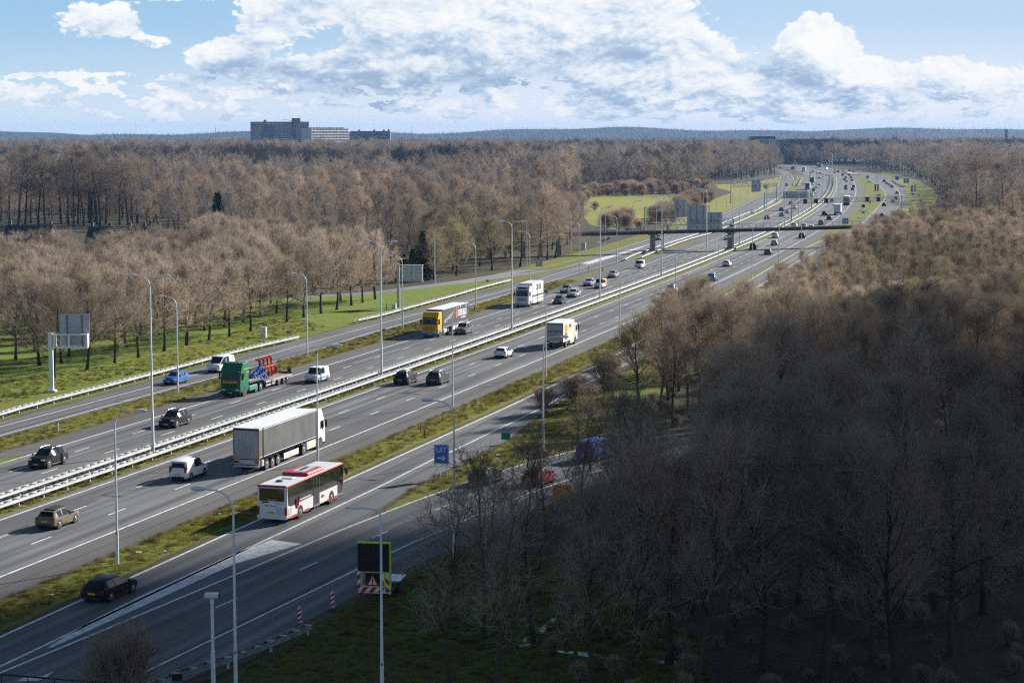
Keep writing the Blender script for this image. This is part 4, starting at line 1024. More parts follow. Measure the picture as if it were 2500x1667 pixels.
def heading(p, path=None):
    if path is None:
        s, t = ax_near(p); return ax_at(s)[1]
    d = np.hypot(path[:, 0] - p[0], path[:, 1] - p[1]); i = min(max(int(d.argmin()), 2), len(path) - 3); q = path[i + 2] - path[i - 2]
    return math.atan2(-q[0], q[1])
def spot(u, v, half, away=True, path=None):
    """(u, v): ground point under the bumper that faces the viewer"""
    p = G(u, v, .03); h = heading(p, path); d = Vector((-math.sin(h), math.cos(h), 0))
    return p + d * half, (h if away else h + math.pi)
BLK, DGR, GRY, SIL, WHT, BLU, RED_, GLD, NVY = (.008, .008, .010), (.045, .048, .052), (.13, .135, .14), (.42, .43, .44), (.80, .80, .79), (.02, .16, .52), (.38, .02, .02), (.165, .135, .085), (.03, .045, .09)
def car(u, v, kind, color, away, label, near=True, path=None, cat='car', name=None, group=None):
    loc, rz = spot(u, v, LEN[kind] / 2, away, path)
    nm = name or {'hatch': 'hatchback', 'suv': 'suv', 'estate': 'estate_car', 'sedan': 'sedan', 'van': 'delivery_van', 'bigvan': 'panel_van'}[kind]
    return make_car(nm, kind, loc, rz, color, near, label, cat, group)
XM = (XL + resample(XR, n=len(XL))) / 2; YM = (resample(YL, n=200) + resample(YR, n=200)) / 2; PM = (resample(PO, n=300) + resample(PI, n=300)) / 2
CARS_G = 'cars on the motorway'
NEAR = [  # u, v, kind, colour, away, label, path, category
 (108.6,1293.7,'hatch',GLD,1,'gold hatchback with black roof driving away at the lower left',None,'car'),
 (433.7,1175.3,'van',WHT,1,'small white delivery van driving away left of the long grey trailer',None,'van'),
 (976.5,940.8,'suv',BLK,1,'black SUV with a pale green rear plate hugging the median line',None,'car'),
 (1056,941,'suv',DGR,1,'dark grey SUV driving away beside the black SUV in the next lane',None,'car'),
 (1220,875.3,'hatch',WHT,1,'white hatchback driving away left behind the box truck shadow',None,'car'),
 (1623.6,736,'hatch',BLK,1,'black hatchback just behind the white SUV near the lone roadside lamp',None,'car'),
 (1636,717.3,'suv',WHT,1,'white SUV with black roof driving away ahead of the black hatchback',None,'car'),
 (1735,687,'suv',BLU,1,'light blue SUV driving away below the tree tops',None,'car'),
 (1772,651.4,'hatch',WHT,1,'white hatchback driving away ahead of the light blue SUV',None,'car'),
 (87.2,1145.5,'suv',BLK,0,'black SUV approaching at the far left edge beside the median rail',None,'car'),
 (404,1046.3,'suv',BLK,0,'black SUV with roof rails approaching beside the tall twin lamp post',None,'car'),
 (411.4,940.4,'hatch',BLU,0,'bright blue hatchback approaching on the slip road',PM,'car'),
 (519,910.6,'bigvan',WHT,0,'white panel van with a blue emblem on the slip road behind the green truck',PM,'van'),
 (757,936.5,'van',WHT,0,'white van with a blue side stripe behind the low-loader',None,'van'),
 (1122,817.5,'suv',GRY,0,'grey SUV overtaking the yellow truck',None,'car'),
 (1359,743.5,'hatch',NVY,0,'dark hatchback with a lit indicator right of the white lorry',None,'car'),
 (1377,716.3,'hatch',GRY,0,'grey hatchback approaching behind the white lorry',None,'car'),
 (1393.6,726.9,'estate',SIL,0,'silver estate car overtaking a grey hatchback',None,'car'),
 (1433,699.4,'estate',SIL,0,'silver estate approaching left of the white and orange service van',None,'car'),
 (1459.5,705,'van',WHT,0,'white service van with an orange side and roof beacons',None,'van'),
 (1492,679,'hatch',SIL,0,'pale silver hatchback behind the white and orange service van',None,'car'),
 (1557,656.5,'van',WHT,0,'white van approaching under the end of the slip road rail',None,'van'),
 (1606,587,'sedan',SIL,0,'silver car coming out from under the footbridge beside its left pier',PM,'car'),
 (1838,609,'suv',BLK,1,'black SUV driving away, nearest the right footbridge pier',None,'car'),
 (1873.5,622.5,'estate',GRY,1,'grey estate driving away just short of the footbridge',None,'car'),
 (1889.6,599.7,'hatch',SIL,1,'pale silver hatchback driving away between grey estate and footbridge',None,'car'),
 (223.7,1473.8,'estate',BLK,1,'glossy black estate car on the exit lane at the lower left',XM,'car'),
 (1163.7,1186,'hatch',DGR,1,'dark grey hatchback with a high tail light seen through branches right of the UIT sign',YM,'car'),
 (1293.4,1189,'hatch',RED_,1,'dark red hatchback half hidden behind bare trees on the exit ramp',YM,'car'),
]
BYLABEL = {}
for u, v, k, c, aw, lab, path, cat in NEAR:
    o = car(u, v, k, c, bool(aw), lab, True, path, cat); BYLABEL[lab] = (o, k)
def add_part(lab, nm, mb, m, smooth=None):
    o, k = BYLABEL[lab]; r = mb.build(nm, m, o, smooth); return r
lab = NEAR[0][5]; L = 4.05; add_part(lab, 'roof', MB().box((0, -.35, 1.475), (1.02, 1.75, .03), ch=.014), TRIM)
lab = NEAR[6][5]; add_part(lab, 'roof', MB().box((0, -.45, 1.668), (1.08, 1.9, .03), ch=.014), TRIM)
lab = NEAR[2][5]; add_part(lab, 'trade_plate', MB().box((0, -2.275, .66), (.52, .03, .115)), mat('plate_green', (.25, .6, .5), noise=(5, .1)))
lab = NEAR[13][5]
for s in (1, -1): add_part(lab, 'side_stripe', MB().box((s * .905, -.1, .58), (.02, 2.3, .16)), mat('stripe_blue', (.05, .3, .7), noise=(3, .1)))
lab = NEAR[12][5]
for s in (1, -1):
    add_part(lab, 'emblem', MB().box((s * .905, .35, 1.5), (.05, .45, .42), ch=.02), mat('emblem_blue', (.03, .3, .6), noise=(3, .1)))
lab = NEAR[19][5]
for s in (1, -1): add_part(lab, 'side_stripe', MB().box((s * .90, -1.2, 1.15), (.03, 1.5, .9)), ORANGE)
add_part(lab, 'roof_beacon', MB().box((0, .2, 1.9), (1.1, .25, .12), ch=.03), ORANGE)
lab = NEAR[15][5]; add_part(lab, 'indicator', MB().box((.68, 2.0, .72), (.18, .1, .1), ch=.03), mat('indicator_lit', (.9, .4, .02), emit=((1, .45, .03), 3.0), noise=(5, .1)))

# ---- lorries
def wheel(root, x, y, r=.5, w=.3, name='wheel'):
    s = 1 if x > 0 else -1
    t = MB().cyl((x - s * w, y, r), (x, y, r), r, 20); to = t.build(name, TYRE, root, 40)
    q = MB().cyl((x - s * .02, y, r), (x + s * .015, y, r), r * .6, 16, r * .5); q.cyl((x, y, r), (x + s * .06, y, r), r * .2, 10); q.build('rim', RIM, to, 40)
def axle(root, y, w=2.45, r=.5):
    for s in (1, -1): wheel(root, s * w / 2, y, r)
def cab(root, yf, col, H=3.75, L=2.25, W_=2.48, lower=None, grille=None, visor=None, rear_fill=True, deflector=True, lights=None):
    P = [(yf - .05, .50), (yf, .95), (yf, 1.55), (yf - .05, 1.85), (yf - .22, 2.85), (yf - .36, 3.0), (yf - .85, H) if deflector else (yf - .6, 3.05), (yf - L, H) if deflector else (yf - L, 3.05), (yf - L, .85), (yf - L + .1, .55)]
    mb = MB(); mb.prism(P, -W_ / 2, W_ / 2, 'x'); b = bevelled(mb, 'cab', PAINT, root, .09, 3); b.color = (*col, 1)
    g = MB()
    def fr(z): return yf - .05 - (z - 1.85) * .17
    ws = MB(); ws.add([(-1.08, fr(1.9) + .012, 1.9), (1.08, fr(1.9) + .012, 1.9), (1.02, fr(2.75) + .012, 2.75), (-1.02, fr(2.75) + .012, 2.75), (-1.08, fr(1.9) - .06, 1.9), (1.08, fr(1.9) - .06, 1.9), (1.02, fr(2.75) - .06, 2.75), (-1.02, fr(2.75) - .06, 2.75)],
                       [(0, 1, 2, 3), (4, 7, 6, 5), (0, 4, 5, 1), (3, 2, 6, 7), (1, 5, 6, 2), (0, 3, 7, 4)]); ws.build('windscreen', GLASS, root)
    for s in (1, -1):
        sw = MB(); x = s * (W_ / 2 + .006)
        pts = [(yf - .32, 1.95), (yf - 1.25, 1.9), (yf - 1.25, 2.65), (yf - .45, 2.7)]
        sw.add([(x, y, z) for y, z in pts] + [(x - s * .06, y, z) for y, z in pts], [(0, 1, 2, 3), (4, 7, 6, 5), (0, 4, 5, 1), (1, 5, 6, 2), (2, 6, 7, 3), (3, 7, 4, 0)]); sw.build('side_window', GLASS, root)
        m = MB(); m.box((s * (W_ / 2 + .2), yf - .25, 2.35), (.22, .14, .75), ch=.05); m.bar((s * W_ / 2, yf - .3, 2.7), (s * (W_ / 2 + .2), yf - .25, 2.66), .05); m.build('mirror', TRIM, root)
        MB().box((s * .88, yf - .01, .82), (.5, .14, .2), ch=.05).build('headlight', HEAD, root)
        f = MB(); f.cyl((s * (W_ / 2 - .3), yf - 1.3, .52), (s * (W_ / 2 + .008), yf - 1.3, .52), .62, 20); f.build('wheel_arch', TRIM, root)
    gr = MB()
    gm = grille or TRIM
    gr.box((0, yf + .008, 1.35), (1.7, .05, .62), ch=.02)
    for k in range(4): gr.box((0, yf + .035, 1.13 + k * .15), (1.6, .03, .05))
    gr.build('grille', gm, root)
    bp = MB(); bp.box((0, yf - .02, .5), (W_ - .04, .22, .34), ch=.07); bb = bp.build('bumper', PAINT if lower else TRIM, root, 40); bb.color = (*(lower or (0, 0, 0)), 1)
    MB().box((0, yf + .10, .5), (.52, .02, .12)).build('number_plate', PLATE, root)
    vs = MB(); vs.box((0, yf - .15, 2.9), (2.2, .3, .12), ch=.04); v = vs.build('sun_visor', PAINT if visor else TRIM, root); v.color = (*(visor or (0, 0, 0)), 1)
    axle(root, yf - 1.3)
    return b
def chassis(root, y0, y1, z=.85, w=.9):
    m = MB()
    for s in (1, -1): m.box((s * w / 2, (y0 + y1) / 2, z), (.1, abs(y1 - y0), .26))
    for k in range(5): m.box((0, y0 + (y1 - y0) * (k + .5) / 5, z - .01), (w, .1, .18))
    m.build('chassis', DARKST, root)
def mudbox(root, y, x, m=None):
    MB().box((x, y, .62), (.5, 1.1, .55), ch=.06).build('fuel_tank', m or GALV, root)

CURT = mat('trailer_curtain_grey', (.125, .13, .13), rough=.55, noise=(.55, .35))
ROOFW = mat('trailer_roof_white', (.82, .83, .84), rough=.45, noise=(.5, .1))
DOORG = mat('trailer_door_grey', (.40, .41, .43), rough=.5, noise=(.8, .2))
REDEDGE = mat('trailer_red_edge', (.42, .06, .035), rough=.5, noise=(2, .3))
CREAM = mat('cream_fairing', (.68, .65, .57), rough=.5, noise=(1.2, .2))
def lorry_root(name, u, v, half, away, label, cat, path=None):
    loc, rz = spot(u, v, half, away, path); r = empty(name, loc, rz); tag(r, label, cat); return r

# grey curtain trailer driving away: y = -8 (rear) ... +8 (cab front)
T = lorry_root('articulated_lorry', 601, 1153, 8.1, True, 'long lorry with a grey curtain trailer, white roof and white cab', 'lorry')
yr, yf = -8.0, 5.5
b = MB(); b.box((0, (yr + yf) / 2, 2.62), (2.53, yf - yr, 2.66)); b.build('curtain', CURT, T)
b = MB(); b.box((0, (yr + yf) / 2, 3.985), (2.56, yf - yr + .04, .07), ch=.02); b.build('roof', ROOFW, T)
b = MB(); b.box((0, yr - .01, 3.9), (2.5, .06, .1)); b.build('rear_seal', TRIM, T)
b = MB(); b.box((-.62, yr - .02, 2.5), (1.2, .05, 2.56), ch=.01); b.box((.62, yr - .02, 2.5), (1.2, .05, 2.56), ch=.01)
for k in range(7): b.box((-1.08 + k * .36, yr - .05, 2.5), (.02, .02, 2.45))
b.build('rear_door', DOORG, T)
b = MB()
for s in (1, -1): b.box((s * 1.255, yr - .01, 2.55), (.05, .09, 2.72))
b.box((0, yr - .01, 1.22), (2.52, .09, .05)); b.box((0, yr - .015, 3.81), (2.52, .09, .04)); b.build('door_frame', REDEDGE, T)
for s in (1, -1):
    MB().box((s * 1.19, yr - .06, 1.62), (.14, .04, .75)).build('reflector', ORANGE, T)
    b = MB(); b.box((s * 1.268, (yr + yf) / 2, 1.36), (.03, yf - yr, .06)); b.box((s * 1.268, (yr + yf) / 2, 3.86), (.03, yf - yr, .06)); b.build('curtain_rail', ROOFW, T)
    b = MB()
    for k in range(27): b.box((s * 1.275, yr + .35 + k * .5, 1.28), (.02, .07, .3))
    b.build('curtain_strap', TRIM, T)
    b = MB(); b.box((s * 1.2, -.5, .62), (.06, 3.6, .55), ch=.02); b.build('side_guard', CREAM, T)
    b = MB(); b.box((s * 1.2, 4.4, .75), (.08, 2.3, .75), ch=.03); b.build('side_skirt', CREAM, T)
b = MB(); b.box((0, yr + .05, .55), (2.4, .12, .16)); b.build('rear_bumper', SIGNBACK, T)
b = MB(); b.box((0, yr + .12, .92), (2.4, .1, .42)); b.build('rear_panel', GALV, T)
for s in (1, -1): MB().box((s * .98, yr + .05, .93), (.4, .06, .16)).build('tail_light', TAIL, T)
MB().box((0, yr + .055, .93), (.52, .03, .12)).build('number_plate', WHITES, T)
chassis(T, yr + .1, 7.2, 1.05)
for y in (-6.2, -4.9, -3.6): axle(T, y)
axle(T, 2.6); MB().box((1.0, yr + 1.0, .75), (.35, .5, .55)).build('toolbox', GALV, T)
cab(T, 8.0, WHT, 3.8, 2.2)
# yellow cab with a dark advertising curtain, approaching
T = lorry_root('articulated_lorry', 1048.8, 823.9, 8.0, False, 'yellow and blue lorry with a dark advertising curtain trailer', 'lorry')
YEL, SKY = (.72, .42, .012), (.03, .22, .55)
cab(T, 8.0, YEL, 3.75, 2.3, lower=SKY, grille=mat('grille_yellow', (.55, .3, .01), noise=(3, .3)))
b = MB(); b.box((0, 7.0, .95), (2.505, 1.9, .55), ch=.06); b.build('lower_cab_panel', mat('cab_blue', (.04, .3, .62), noise=(2, .15)), T)
b = MB(); b.box((0, -1.2, 2.62), (2.53, 13.4, 2.66)); b.build('curtain', mat('curtain_charcoal', (.06, .063, .066), rough=.5, noise=(.6, .25)), T)
b = MB(); b.box((0, -1.2, 3.985), (2.56, 13.44, .07), ch=.02); b.build('roof', ROOFW, T)
for s in (1, -1):
    x = s * 1.27
    def TM4(y, z, tilt=0.0):     # lettering plane on the trailer side, reading left to right from outside
        return Matrix.Translation((x, y, z)) @ Matrix.Rotation(s * math.pi / 2, 4, 'Z') @ Matrix.Rotation(math.pi / 2, 4, 'X') @ Matrix.Rotation(tilt, 4, 'Z')
    ys = s
    b = MB(); b.text('very-very-good', 1.0, TM4(-1.2 - s * 3.6 if False else (2.0 if s < 0 else -4.0) * 1.0, 2.7, .22), .01, .9); b.build('slogan_lettering', WHITES, T)
    b = MB(); b.text('ideaal', 2.1, TM4(-4.6 if s < 0 else 2.0, 3.0), .01, .95, bold=.04);
    for k in range(12): b.box((x, (-6.4 + k * .22) if s < 0 else (3.6 + k * .22), 2.02), (.02, .15, .24))
    b.build('lettering', WHITES, T)
    b = MB(); b.box((x, -1.65 if s < 0 else -.9, 2.95), (.03, .85, 1.6), ch=.01); b.build('logo_block', mat('logo_coral', (.72, .10, .07), noise=(2, .1)), T)
    b = MB()
    for k in range(27): b.box((x, -7.6 + k * .49, 1.28), (.02, .2, .26))
    b.build('curtain_strap', SIGNBACK, T)
    MB().box((s * 1.2, -1.2, .72), (.06, 3.4, .55), ch=.02).build('side_guard', WHITEP, T)
    MB().box((s * 1.15, 4.3, .7), (.35, 1.6, .6), ch=.05).build('fuel_tank', GALV, T)
    b = MB(); b.box((s * 1.255, -7.92, 2.6), (.05, .06, 2.7)); b.build('door_frame', REDEDGE, T)
chassis(T, -7.8, 7.0, 1.05); axle(T, 2.6)
for y in (-6.2, -4.9, -3.6): axle(T, y)
# white rigid lorry CROES
T = lorry_root('rigid_lorry', 1274, 750, 5.2, False, 'white rigid lorry lettered CROES with a chrome-trimmed front', 'lorry')
cab(T, 5.2, (.75, .76, .78), 3.6, 2.3, lower=(.35, .37, .4), grille=mat('grille_chrome', (.25, .27, .3), metal=.6, rough=.3, noise=(3, .3)))
b = MB(); b.box((0, -1.2, 2.55), (2.55, 7.9, 3.0), ch=.03); b.build('box_body', WHITEP, T)
b = MB()
for s in (1, -1): b.box((s * 1.25, -1.2, .85), (.05, 7.7, .75), ch=.02)
b.build('side_skirt', WHITEP, T)
for s in (1, -1):
    M4 = Matrix.Translation((s * 1.28, -1.5, 3.15)) @ Matrix.Rotation(s * math.pi / 2, 4, 'Z') @ Matrix.Rotation(math.pi / 2, 4, 'X')
    b = MB(); b.text('CROES', 1.25, M4, .008, 1.0, bold=.02); b.build('lettering', TRIM, T)
    b = MB(); b.box((s * 1.28, -1.2, 1.75), (.015, 7.8, .3)); b.build('side_stripe', mat('stripe_dark', (.05, .055, .06), noise=(2, .2)), T)
    b = MB(); c0 = Vector((s * 1.28, -1.5 - s * -1.9 if False else (-3.7 if s < 0 else .7), 3.1)); b.tube([c0 + Vector((0, .62 * math.cos(a), .9 * math.sin(a))) for a in [k * .2 - 1.6 for k in range(17)]], .035, 5); b.build('logo_arc', SIGNRIB, T)
for s in (1, -1): MB().cyl((s * .95, 4.3, 3.62), (s * .95, 4.3, 3.85), .1, 10).build('beacon', ORANGE, T)
MB().box((0, 4.75, 3.38), (1.5, .3, .34), ch=.05).build('light_box', DARKST, T)
chassis(T, -5.0, 4.6); axle(T, -2.2); axle(T, -3.5)
# box lorry BERG driving away
T = lorry_root('box_lorry', 1354, 851, 4.3, True, 'cream box lorry with BERG lettering and coloured squares on its side', 'lorry')
cab(T, 4.3, (.72, .70, .64), 3.0, 1.9, deflector=False)
CRM = mat('box_cream', (.72, .69, .60), rough=.5, noise=(.8, .12))
b = MB(); b.box((0, -1.0, 2.25), (2.5, 6.6, 2.75), ch=.03); b.build('box_body', CRM, T)
b = MB(); b.box((0, -1.0, 3.64), (2.46, 6.56, .05)); b.build('roof', ROOFW, T)
b = MB(); b.box((0, -4.33, 2.75), (2.2, .06, 1.35)); b.box((0, -4.34, 1.6), (2.2, .08, .95), ch=.02)
for k in range(6): b.box((0, -4.39, 1.3 + k * .13), (2.1, .02, .03))
b.build('tail_lift', DOORG, T)
b = MB(); b.box((0, -4.34, 3.5), (2.46, .08, .1));
for s in (1, -1): b.box((s * 1.18, -4.34, 2.3), (.08, .06, 2.3))
b.build('rear_frame', mat('maroon_frame', (.16, .03, .03), noise=(2, .2)), T)
b = MB(); b.text('DEN BERG', .42, Matrix.Translation((0, -4.38, 2.45)) @ Matrix.Rotation(math.pi / 2, 4, 'X'), .006); b.build('lettering', mat('maroon_letters', (.12, .02, .02), noise=(2, .1)), T)
SQ = [mat('square_orange', (.8, .25, .02), noise=(2, .2)), mat('square_amber', (.75, .42, .03), noise=(2, .2)), mat('square_blue', (.03, .09, .35), noise=(2, .2)), mat('square_green', (.2, .42, .03), noise=(2, .2))]
for s in (1, -1):
    for k in range(4): MB().box((s * 1.26, (-2.9 + (k % 2) * .75) * 1.0 if s > 0 else -2.9 + (k % 2) * .75, 2.75 - (k // 2) * 1.1), (.02, .68, 1.0)).build('colour_square', SQ[k], T)
    b = MB(); b.text('BERG', .62, Matrix.Translation((s * 1.262, -.2, 2.95)) @ Matrix.Rotation(s * math.pi / 2, 4, 'Z') @ Matrix.Rotation(math.pi / 2, 4, 'X'), .006, bold=.015); b.build('lettering', REDS, T)
    MB().box((s * .95, -4.25, .95), (.42, .14, .26)).build('tail_light', TAIL, T)
    MB().box((s * 1.12, .9, .62), (.3, 2.2, .5), ch=.05).build('side_guard', CRM, T)
MB().box((0, -4.3, .62), (2.3, .14, .18)).build('rear_bumper', DARKST, T); MB().box((0, -4.38, .8), (.52, .03, .12)).build('number_plate', PLATE, T)
chassis(T, -4.1, 3.8, .8); axle(T, -2.4, r=.46)
# green tractor with a low-loader
GRN, GR2 = (.012, .15, .085), mat('lime_stripe', (.18, .5, .03), noise=(2, .15))
T = lorry_root('low_loader_truck', 562.6, 969, 8.0, False, 'green tractor unit pulling a low-loader trailer', 'lorry')
cab(T, 8.0, GRN, 3.9, 2.5, lower=(.01, .06, .04), visor=(.02, .2, .05), grille=mat('grille_dark_green', (.012, .05, .03), noise=(3, .3)))
MB().box((0, 8.06, 1.72), (1.75, .06, .26), ch=.02).build('warning_board', mat('warning_yellow', (.75, .55, .02), noise=(2, .1)), T)
b = MB()
for k in range(11): b.box((-.75 + k * .15, 8.095, 1.72), (.1, .01, .12))
b.build('board_lettering', TRIM, T)
for s in (1, -1):
    b = MB()
    for k, (z0, h) in enumerate(((2.05, .16), (2.35, .12))):
        y0 = 7.3; b.add([(s * 1.247, y0, z0 - .55), (s * 1.247, y0 - 1.7, z0 + .55), (s * 1.247, y0 - 1.7, z0 + .55 + h), (s * 1.247, y0, z0 - .55 + h)], [(0, 1, 2, 3), (3, 2, 1, 0)])
    b.box((s * 1.245, 6.2, 3.15), (.02, 1.6, .12)); b.build('side_stripe', GR2, T)
    MB().box((s * 1.248, 5.85, 2.75), (.02, .6, .14), rz=0).build('orange_stripe', ORANGE, T)
    b = MB(); b.box((s * 1.12, 4.3, .72), (.4, 2.4, .6), ch=.08); bo = b.build('side_fairing', PAINT, T); bo.color = (.06, .27, .2, 1)
    MB().cyl((s * .8, 7.3, 3.9), (s * .8, 7.3, 4.1), .09, 10).build('beacon', ORANGE, T)
axle(T, 3.3); axle(T, 1.95)
DECK = mat('timber_deck', (.30, .26, .21), rough=.9, noise=(1.2, .35))
b = MB(); b.box((0, 3.4, 1.38), (2.5, 3.8, .16)); b.prism([(1.5, 1.46), (1.5, 1.3), (.5, .85), (.5, 1.02)], -1.25, 1.25, 'x'); b.build('gooseneck', DARKST, T)
b = MB(); b.box((0, 3.3, 1.475), (2.4, 3.5, .03)); b.box((0, -3.6, .97), (2.45, 8.2, .12)); b.build('deck', DECK, T)
b = MB()
for s in (1, -1): b.box((s * 1.24, -3.6, .9), (.08, 8.2, .22)); b.box((s * 1.24, -.9, .5), (.06, 2.8, .2))
b.build('side_beam', mat('trailer_pale_steel', (.45, .44, .42), noise=(1, .3)), T)
for y in (-3.6, -5.2, -6.3): axle(T, y, r=.42)
b = MB(); b.box((0, -7.75, 1.0), (2.5, .3, .5), ch=.04)
for s in (1, -1): b.box((s * .9, -7.7, 1.45), (.5, .12, .5))
b.build('ramp', DARKST, T); chassis(T, -7.6, 6.0, .72)
b = MB()
for s in (1, -1): b.bar((s * .5, -5.6, 1.9), (s * .5, -7.5, 1.1), .08)
b.build('ramp_strut', mat('strut_coral', (.6, .16, .1), noise=(2, .2)), T)
# plough resting on the low-loader
loc, rz = T.location.copy(), T.rotation_euler.z
PL = empty('plough', loc + Matrix.Rotation(rz, 3, 'Z') @ Vector((0, -1.6, 1.03)), rz); tag(PL, 'blue and red reversible plough carried on the low-loader deck', 'plough')
PB = mat('plough_blue', (.03, .14, .46), rough=.5, noise=(2, .25)); PR = mat('plough_red', (.62, .06, .02), rough=.5, noise=(2, .25))
rg3 = random.Random(4); b = MB()
for s in (1, -1):
    b.bar((s * .45, 3.9, .3), (s * .35, -.5, 1.0), .16); b.bar((s * .45, 3.9, .9), (s * .3, .5, 1.5), .12); b.bar((s * .9, 3.6, .1), (s * .9, 1.2, .1), .12)
    for k in range(5): b.bar((s * .45, 3.6 - k * .8, .1), (s * .4, 3.4 - k * .8, 1.2 + k * .12), .11); b.bar((s * 1.0, 3.5 - k * .7, .1), (s * .2, 3.3 - k * .7, .9), .09)
for k in range(5): b.bar((-.95, 3.3 - k * .75, .18), (.95, 3.3 - k * .75, .18), .1); b.box((0, 3.5 - k * .7, .55 + k * .1), (.5, .25, .4), ch=.04)
b.bar((0, .2, 1.75), (0, 1.6, 1.1), .2); b.build('frame', PB, PL)
b = MB(); b.bar((0, 1.2, 1.35), (0, -3.9, 1.3), .22); b.bar((.35, .8, .5), (.3, -3.6, .75), .14)
b.build('beam', PR, PL)
for k in range(4):
    b = MB(); y = .3 - k * 1.15
    for s in (1, -1):
        x = .35 if s > 0 else -.35
        b.bar((x * .6, y, 1.3), (x, y + .1, 1.3 + s * .95), .16); 
        for q in range(4): a = q * .5; b.box((x + .12 * q - .1, y - .1 - .13 * q, 1.3 + s * (.75 + .16 * math.sin(a))), (.18, .12, .42), rz=.5 + .2 * q, ch=.03)
        b.box((x + .2, y + .1, 1.3 + s * 1.0), (.5, .14, .2), rz=.4, ch=.04)
    b.build('plough_body', PR, PL)
# city bus on the exit lane: y = -6 rear ... +6 front
T = lorry_root('bus', 663.6, 1278, 6.05, True, 'white and red city bus driving up the exit lane', 'bus', XM)
WB = mat('bus_white', (.78, .78, .79), rough=.35, noise=(.9, .08)); RB = mat('bus_red', (.55, .035, .04), rough=.35, noise=(.9, .15)); BG = mat('bus_glass', (.010, .012, .014), rough=.08, spec=.9, noise=(1.3, .4))
b = MB(); b.box((0, 0, 1.62), (2.52, 12.0, 2.55), ch=.1); b.build('body', WB, T)
b = MB(); b.box((0, 0, 2.93), (2.54, 12.02, .14), ch=.06); b.build('roof_edge', RB, T)
b = MB(); b.box((0, 0, 3.0), (2.24, 11.7, .05), ch=.02); b.build('roof', mat('bus_roof_pale', (.62, .67, .72), noise=(.7, .1)), T)
b = MB(); b.box((0, .4, 3.13), (2.3, 3.6, .3), ch=.13); b.build('air_conditioner', RB, T)
b = MB(); b.box((0, .5, 3.29), (1.0, 2.6, .03)); b.build('fan_cover', mat('ac_cover', (.5, .55, .6), noise=(2, .15)), T)
b = MB()
for k in range(4): b.cyl((0, -.1 + k * .42, 3.3), (0, -.1 + k * .42, 3.33), .17, 14)
b.build('fan', TRIM, T)
b = MB(); b.box((0, -2.6, 3.06), (.9, .7, .1), ch=.02); b.build('roof_hatch', WB, T)
MB().box((-.1, -4.2, 3.08), (.5, .4, .14), ch=.03).build('roof_vent', DARKST, T)
b = MB(); b.box((0, -6.01, 2.28), (2.1, .05, 1.0), ch=.02); b.build('rear_window', BG, T)
b = MB(); b.text('S E T R A', .17, Matrix.Translation((0, -6.045, 1.86)) @ Matrix.Rotation(math.pi / 2, 4, 'X'), .004); b.build('lettering', WHITES, T)
for s in (1, -1):
    b = MB(); x = s * 1.262
    pts = [(-5.75, 1.45), (-5.2, 1.28), (-1.2, 1.36), (5.95, 1.36), (5.95, 2.86), (-5.85, 2.86)]
    b.add([(x, y, z) for y, z in pts] + [(x - s * .04, y, z) for y, z in pts], [tuple(range(6)), tuple(range(6, 12))[::-1]] + [(i, (i + 1) % 6, 6 + (i + 1) % 6, 6 + i) for i in range(6)]); b.build('side_window', BG, T)
    b = MB(); b.box((x, -1.9 if s < 0 else 3.6, .43), (.02, 5.2 if s < 0 else 2.3, .2)); b.box((x, -4.6, .43), (.02, 1.5, .2)); b.box((x, -1.9, .43), (.02, 1.0, .2)); b.build('skirt', RB, T)
    for y in (3.3, -3.3):
        c = MB(); c.cyl((s * 1.0, y, .5), (s * 1.268, y, .5), .58, 20); c.build('wheel_arch', TRIM, T); wheel(T, s * 1.275, y, .48, .28)
    MB().box((s * 1.14, -5.98, 1.0), (.2, .1, .65), ch=.04).build('tail_light', TAIL, T)
    m = MB(); m.box((s * 1.5, 6.1, 2.25), (.2, .12, .55), ch=.05); m.bar((s * 1.2, 6.0, 2.75), (s * 1.5, 6.12, 2.5), .06); m.build('mirror', TRIM, T)
b = MB(); b.box((1.266, .05, 1.55), (.03, 1.25, 2.45)); b.box((1.266, 5.25, 1.5), (.03, 1.15, 2.45)); b.build('door', BG, T)
b = MB(); b.box((1.285, .05, 1.55), (.015, .03, 2.4)); b.box((1.285, .66, 1.55), (.012, .03, 2.4)); b.box((1.285, -.56, 1.55), (.012, .03, 2.4)); b.build('door_edge', SIGNRIB, T)
M4 = Matrix.Translation((1.278, -2.2, 1.52)) @ Matrix.Rotation(math.pi / 2, 4, 'Z') @ Matrix.Rotation(math.pi / 2, 4, 'X')
b = MB()
for k in range(15): b.box((1.272, -3.25 + k * .15, 1.50 + .0 * k), (.012, .10, .13))
b.build('lettering', WHITES, T)
b = MB(); b.tube([(1.28, -4.15, 1.7), (1.28, -4.2, 1.25), (1.28, -4.0, 1.0), (1.28, -3.8, 1.2), (1.28, -3.75, 1.5), (1.28, -3.45, 1.75)], .09, 6); b.build('logo', RB, T)
b = MB(); b.text('labo', .42, Matrix.Translation((1.275, 1.4, 1.0)) @ Matrix.Rotation(math.pi / 2, 4, 'Z') @ Matrix.Rotation(math.pi / 2, 4, 'X'), .004); b.build('lettering', RB, T)
b = MB(); b.box((1.265, -5.4, .85), (.02, .75, .7)); b.build('side_grille', GALV, T)
b = MB(); b.box((.62, -6.02, 1.0), (.5, .04, .55), ch=.02); b.build('engine_grille', GALV, T)
b = MB(); b.box((-.1, -6.02, 1.42), (1.0, .02, .05)); b.box((.65, -6.02, 1.62), (.7, .02, .04)); b.build('rear_lettering', RB, T)
MB().box((-.55, -6.02, 1.68), (.55, .02, .1)).build('type_badge', TRIM, T)
MB().box((-.1, -6.03, .88), (.55, .03, .14)).build('number_plate', PLATE, T)
b = MB(); b.box((0, -6.0, .5), (2.5, .1, .3), ch=.04); b.build('rear_bumper', WB, T)
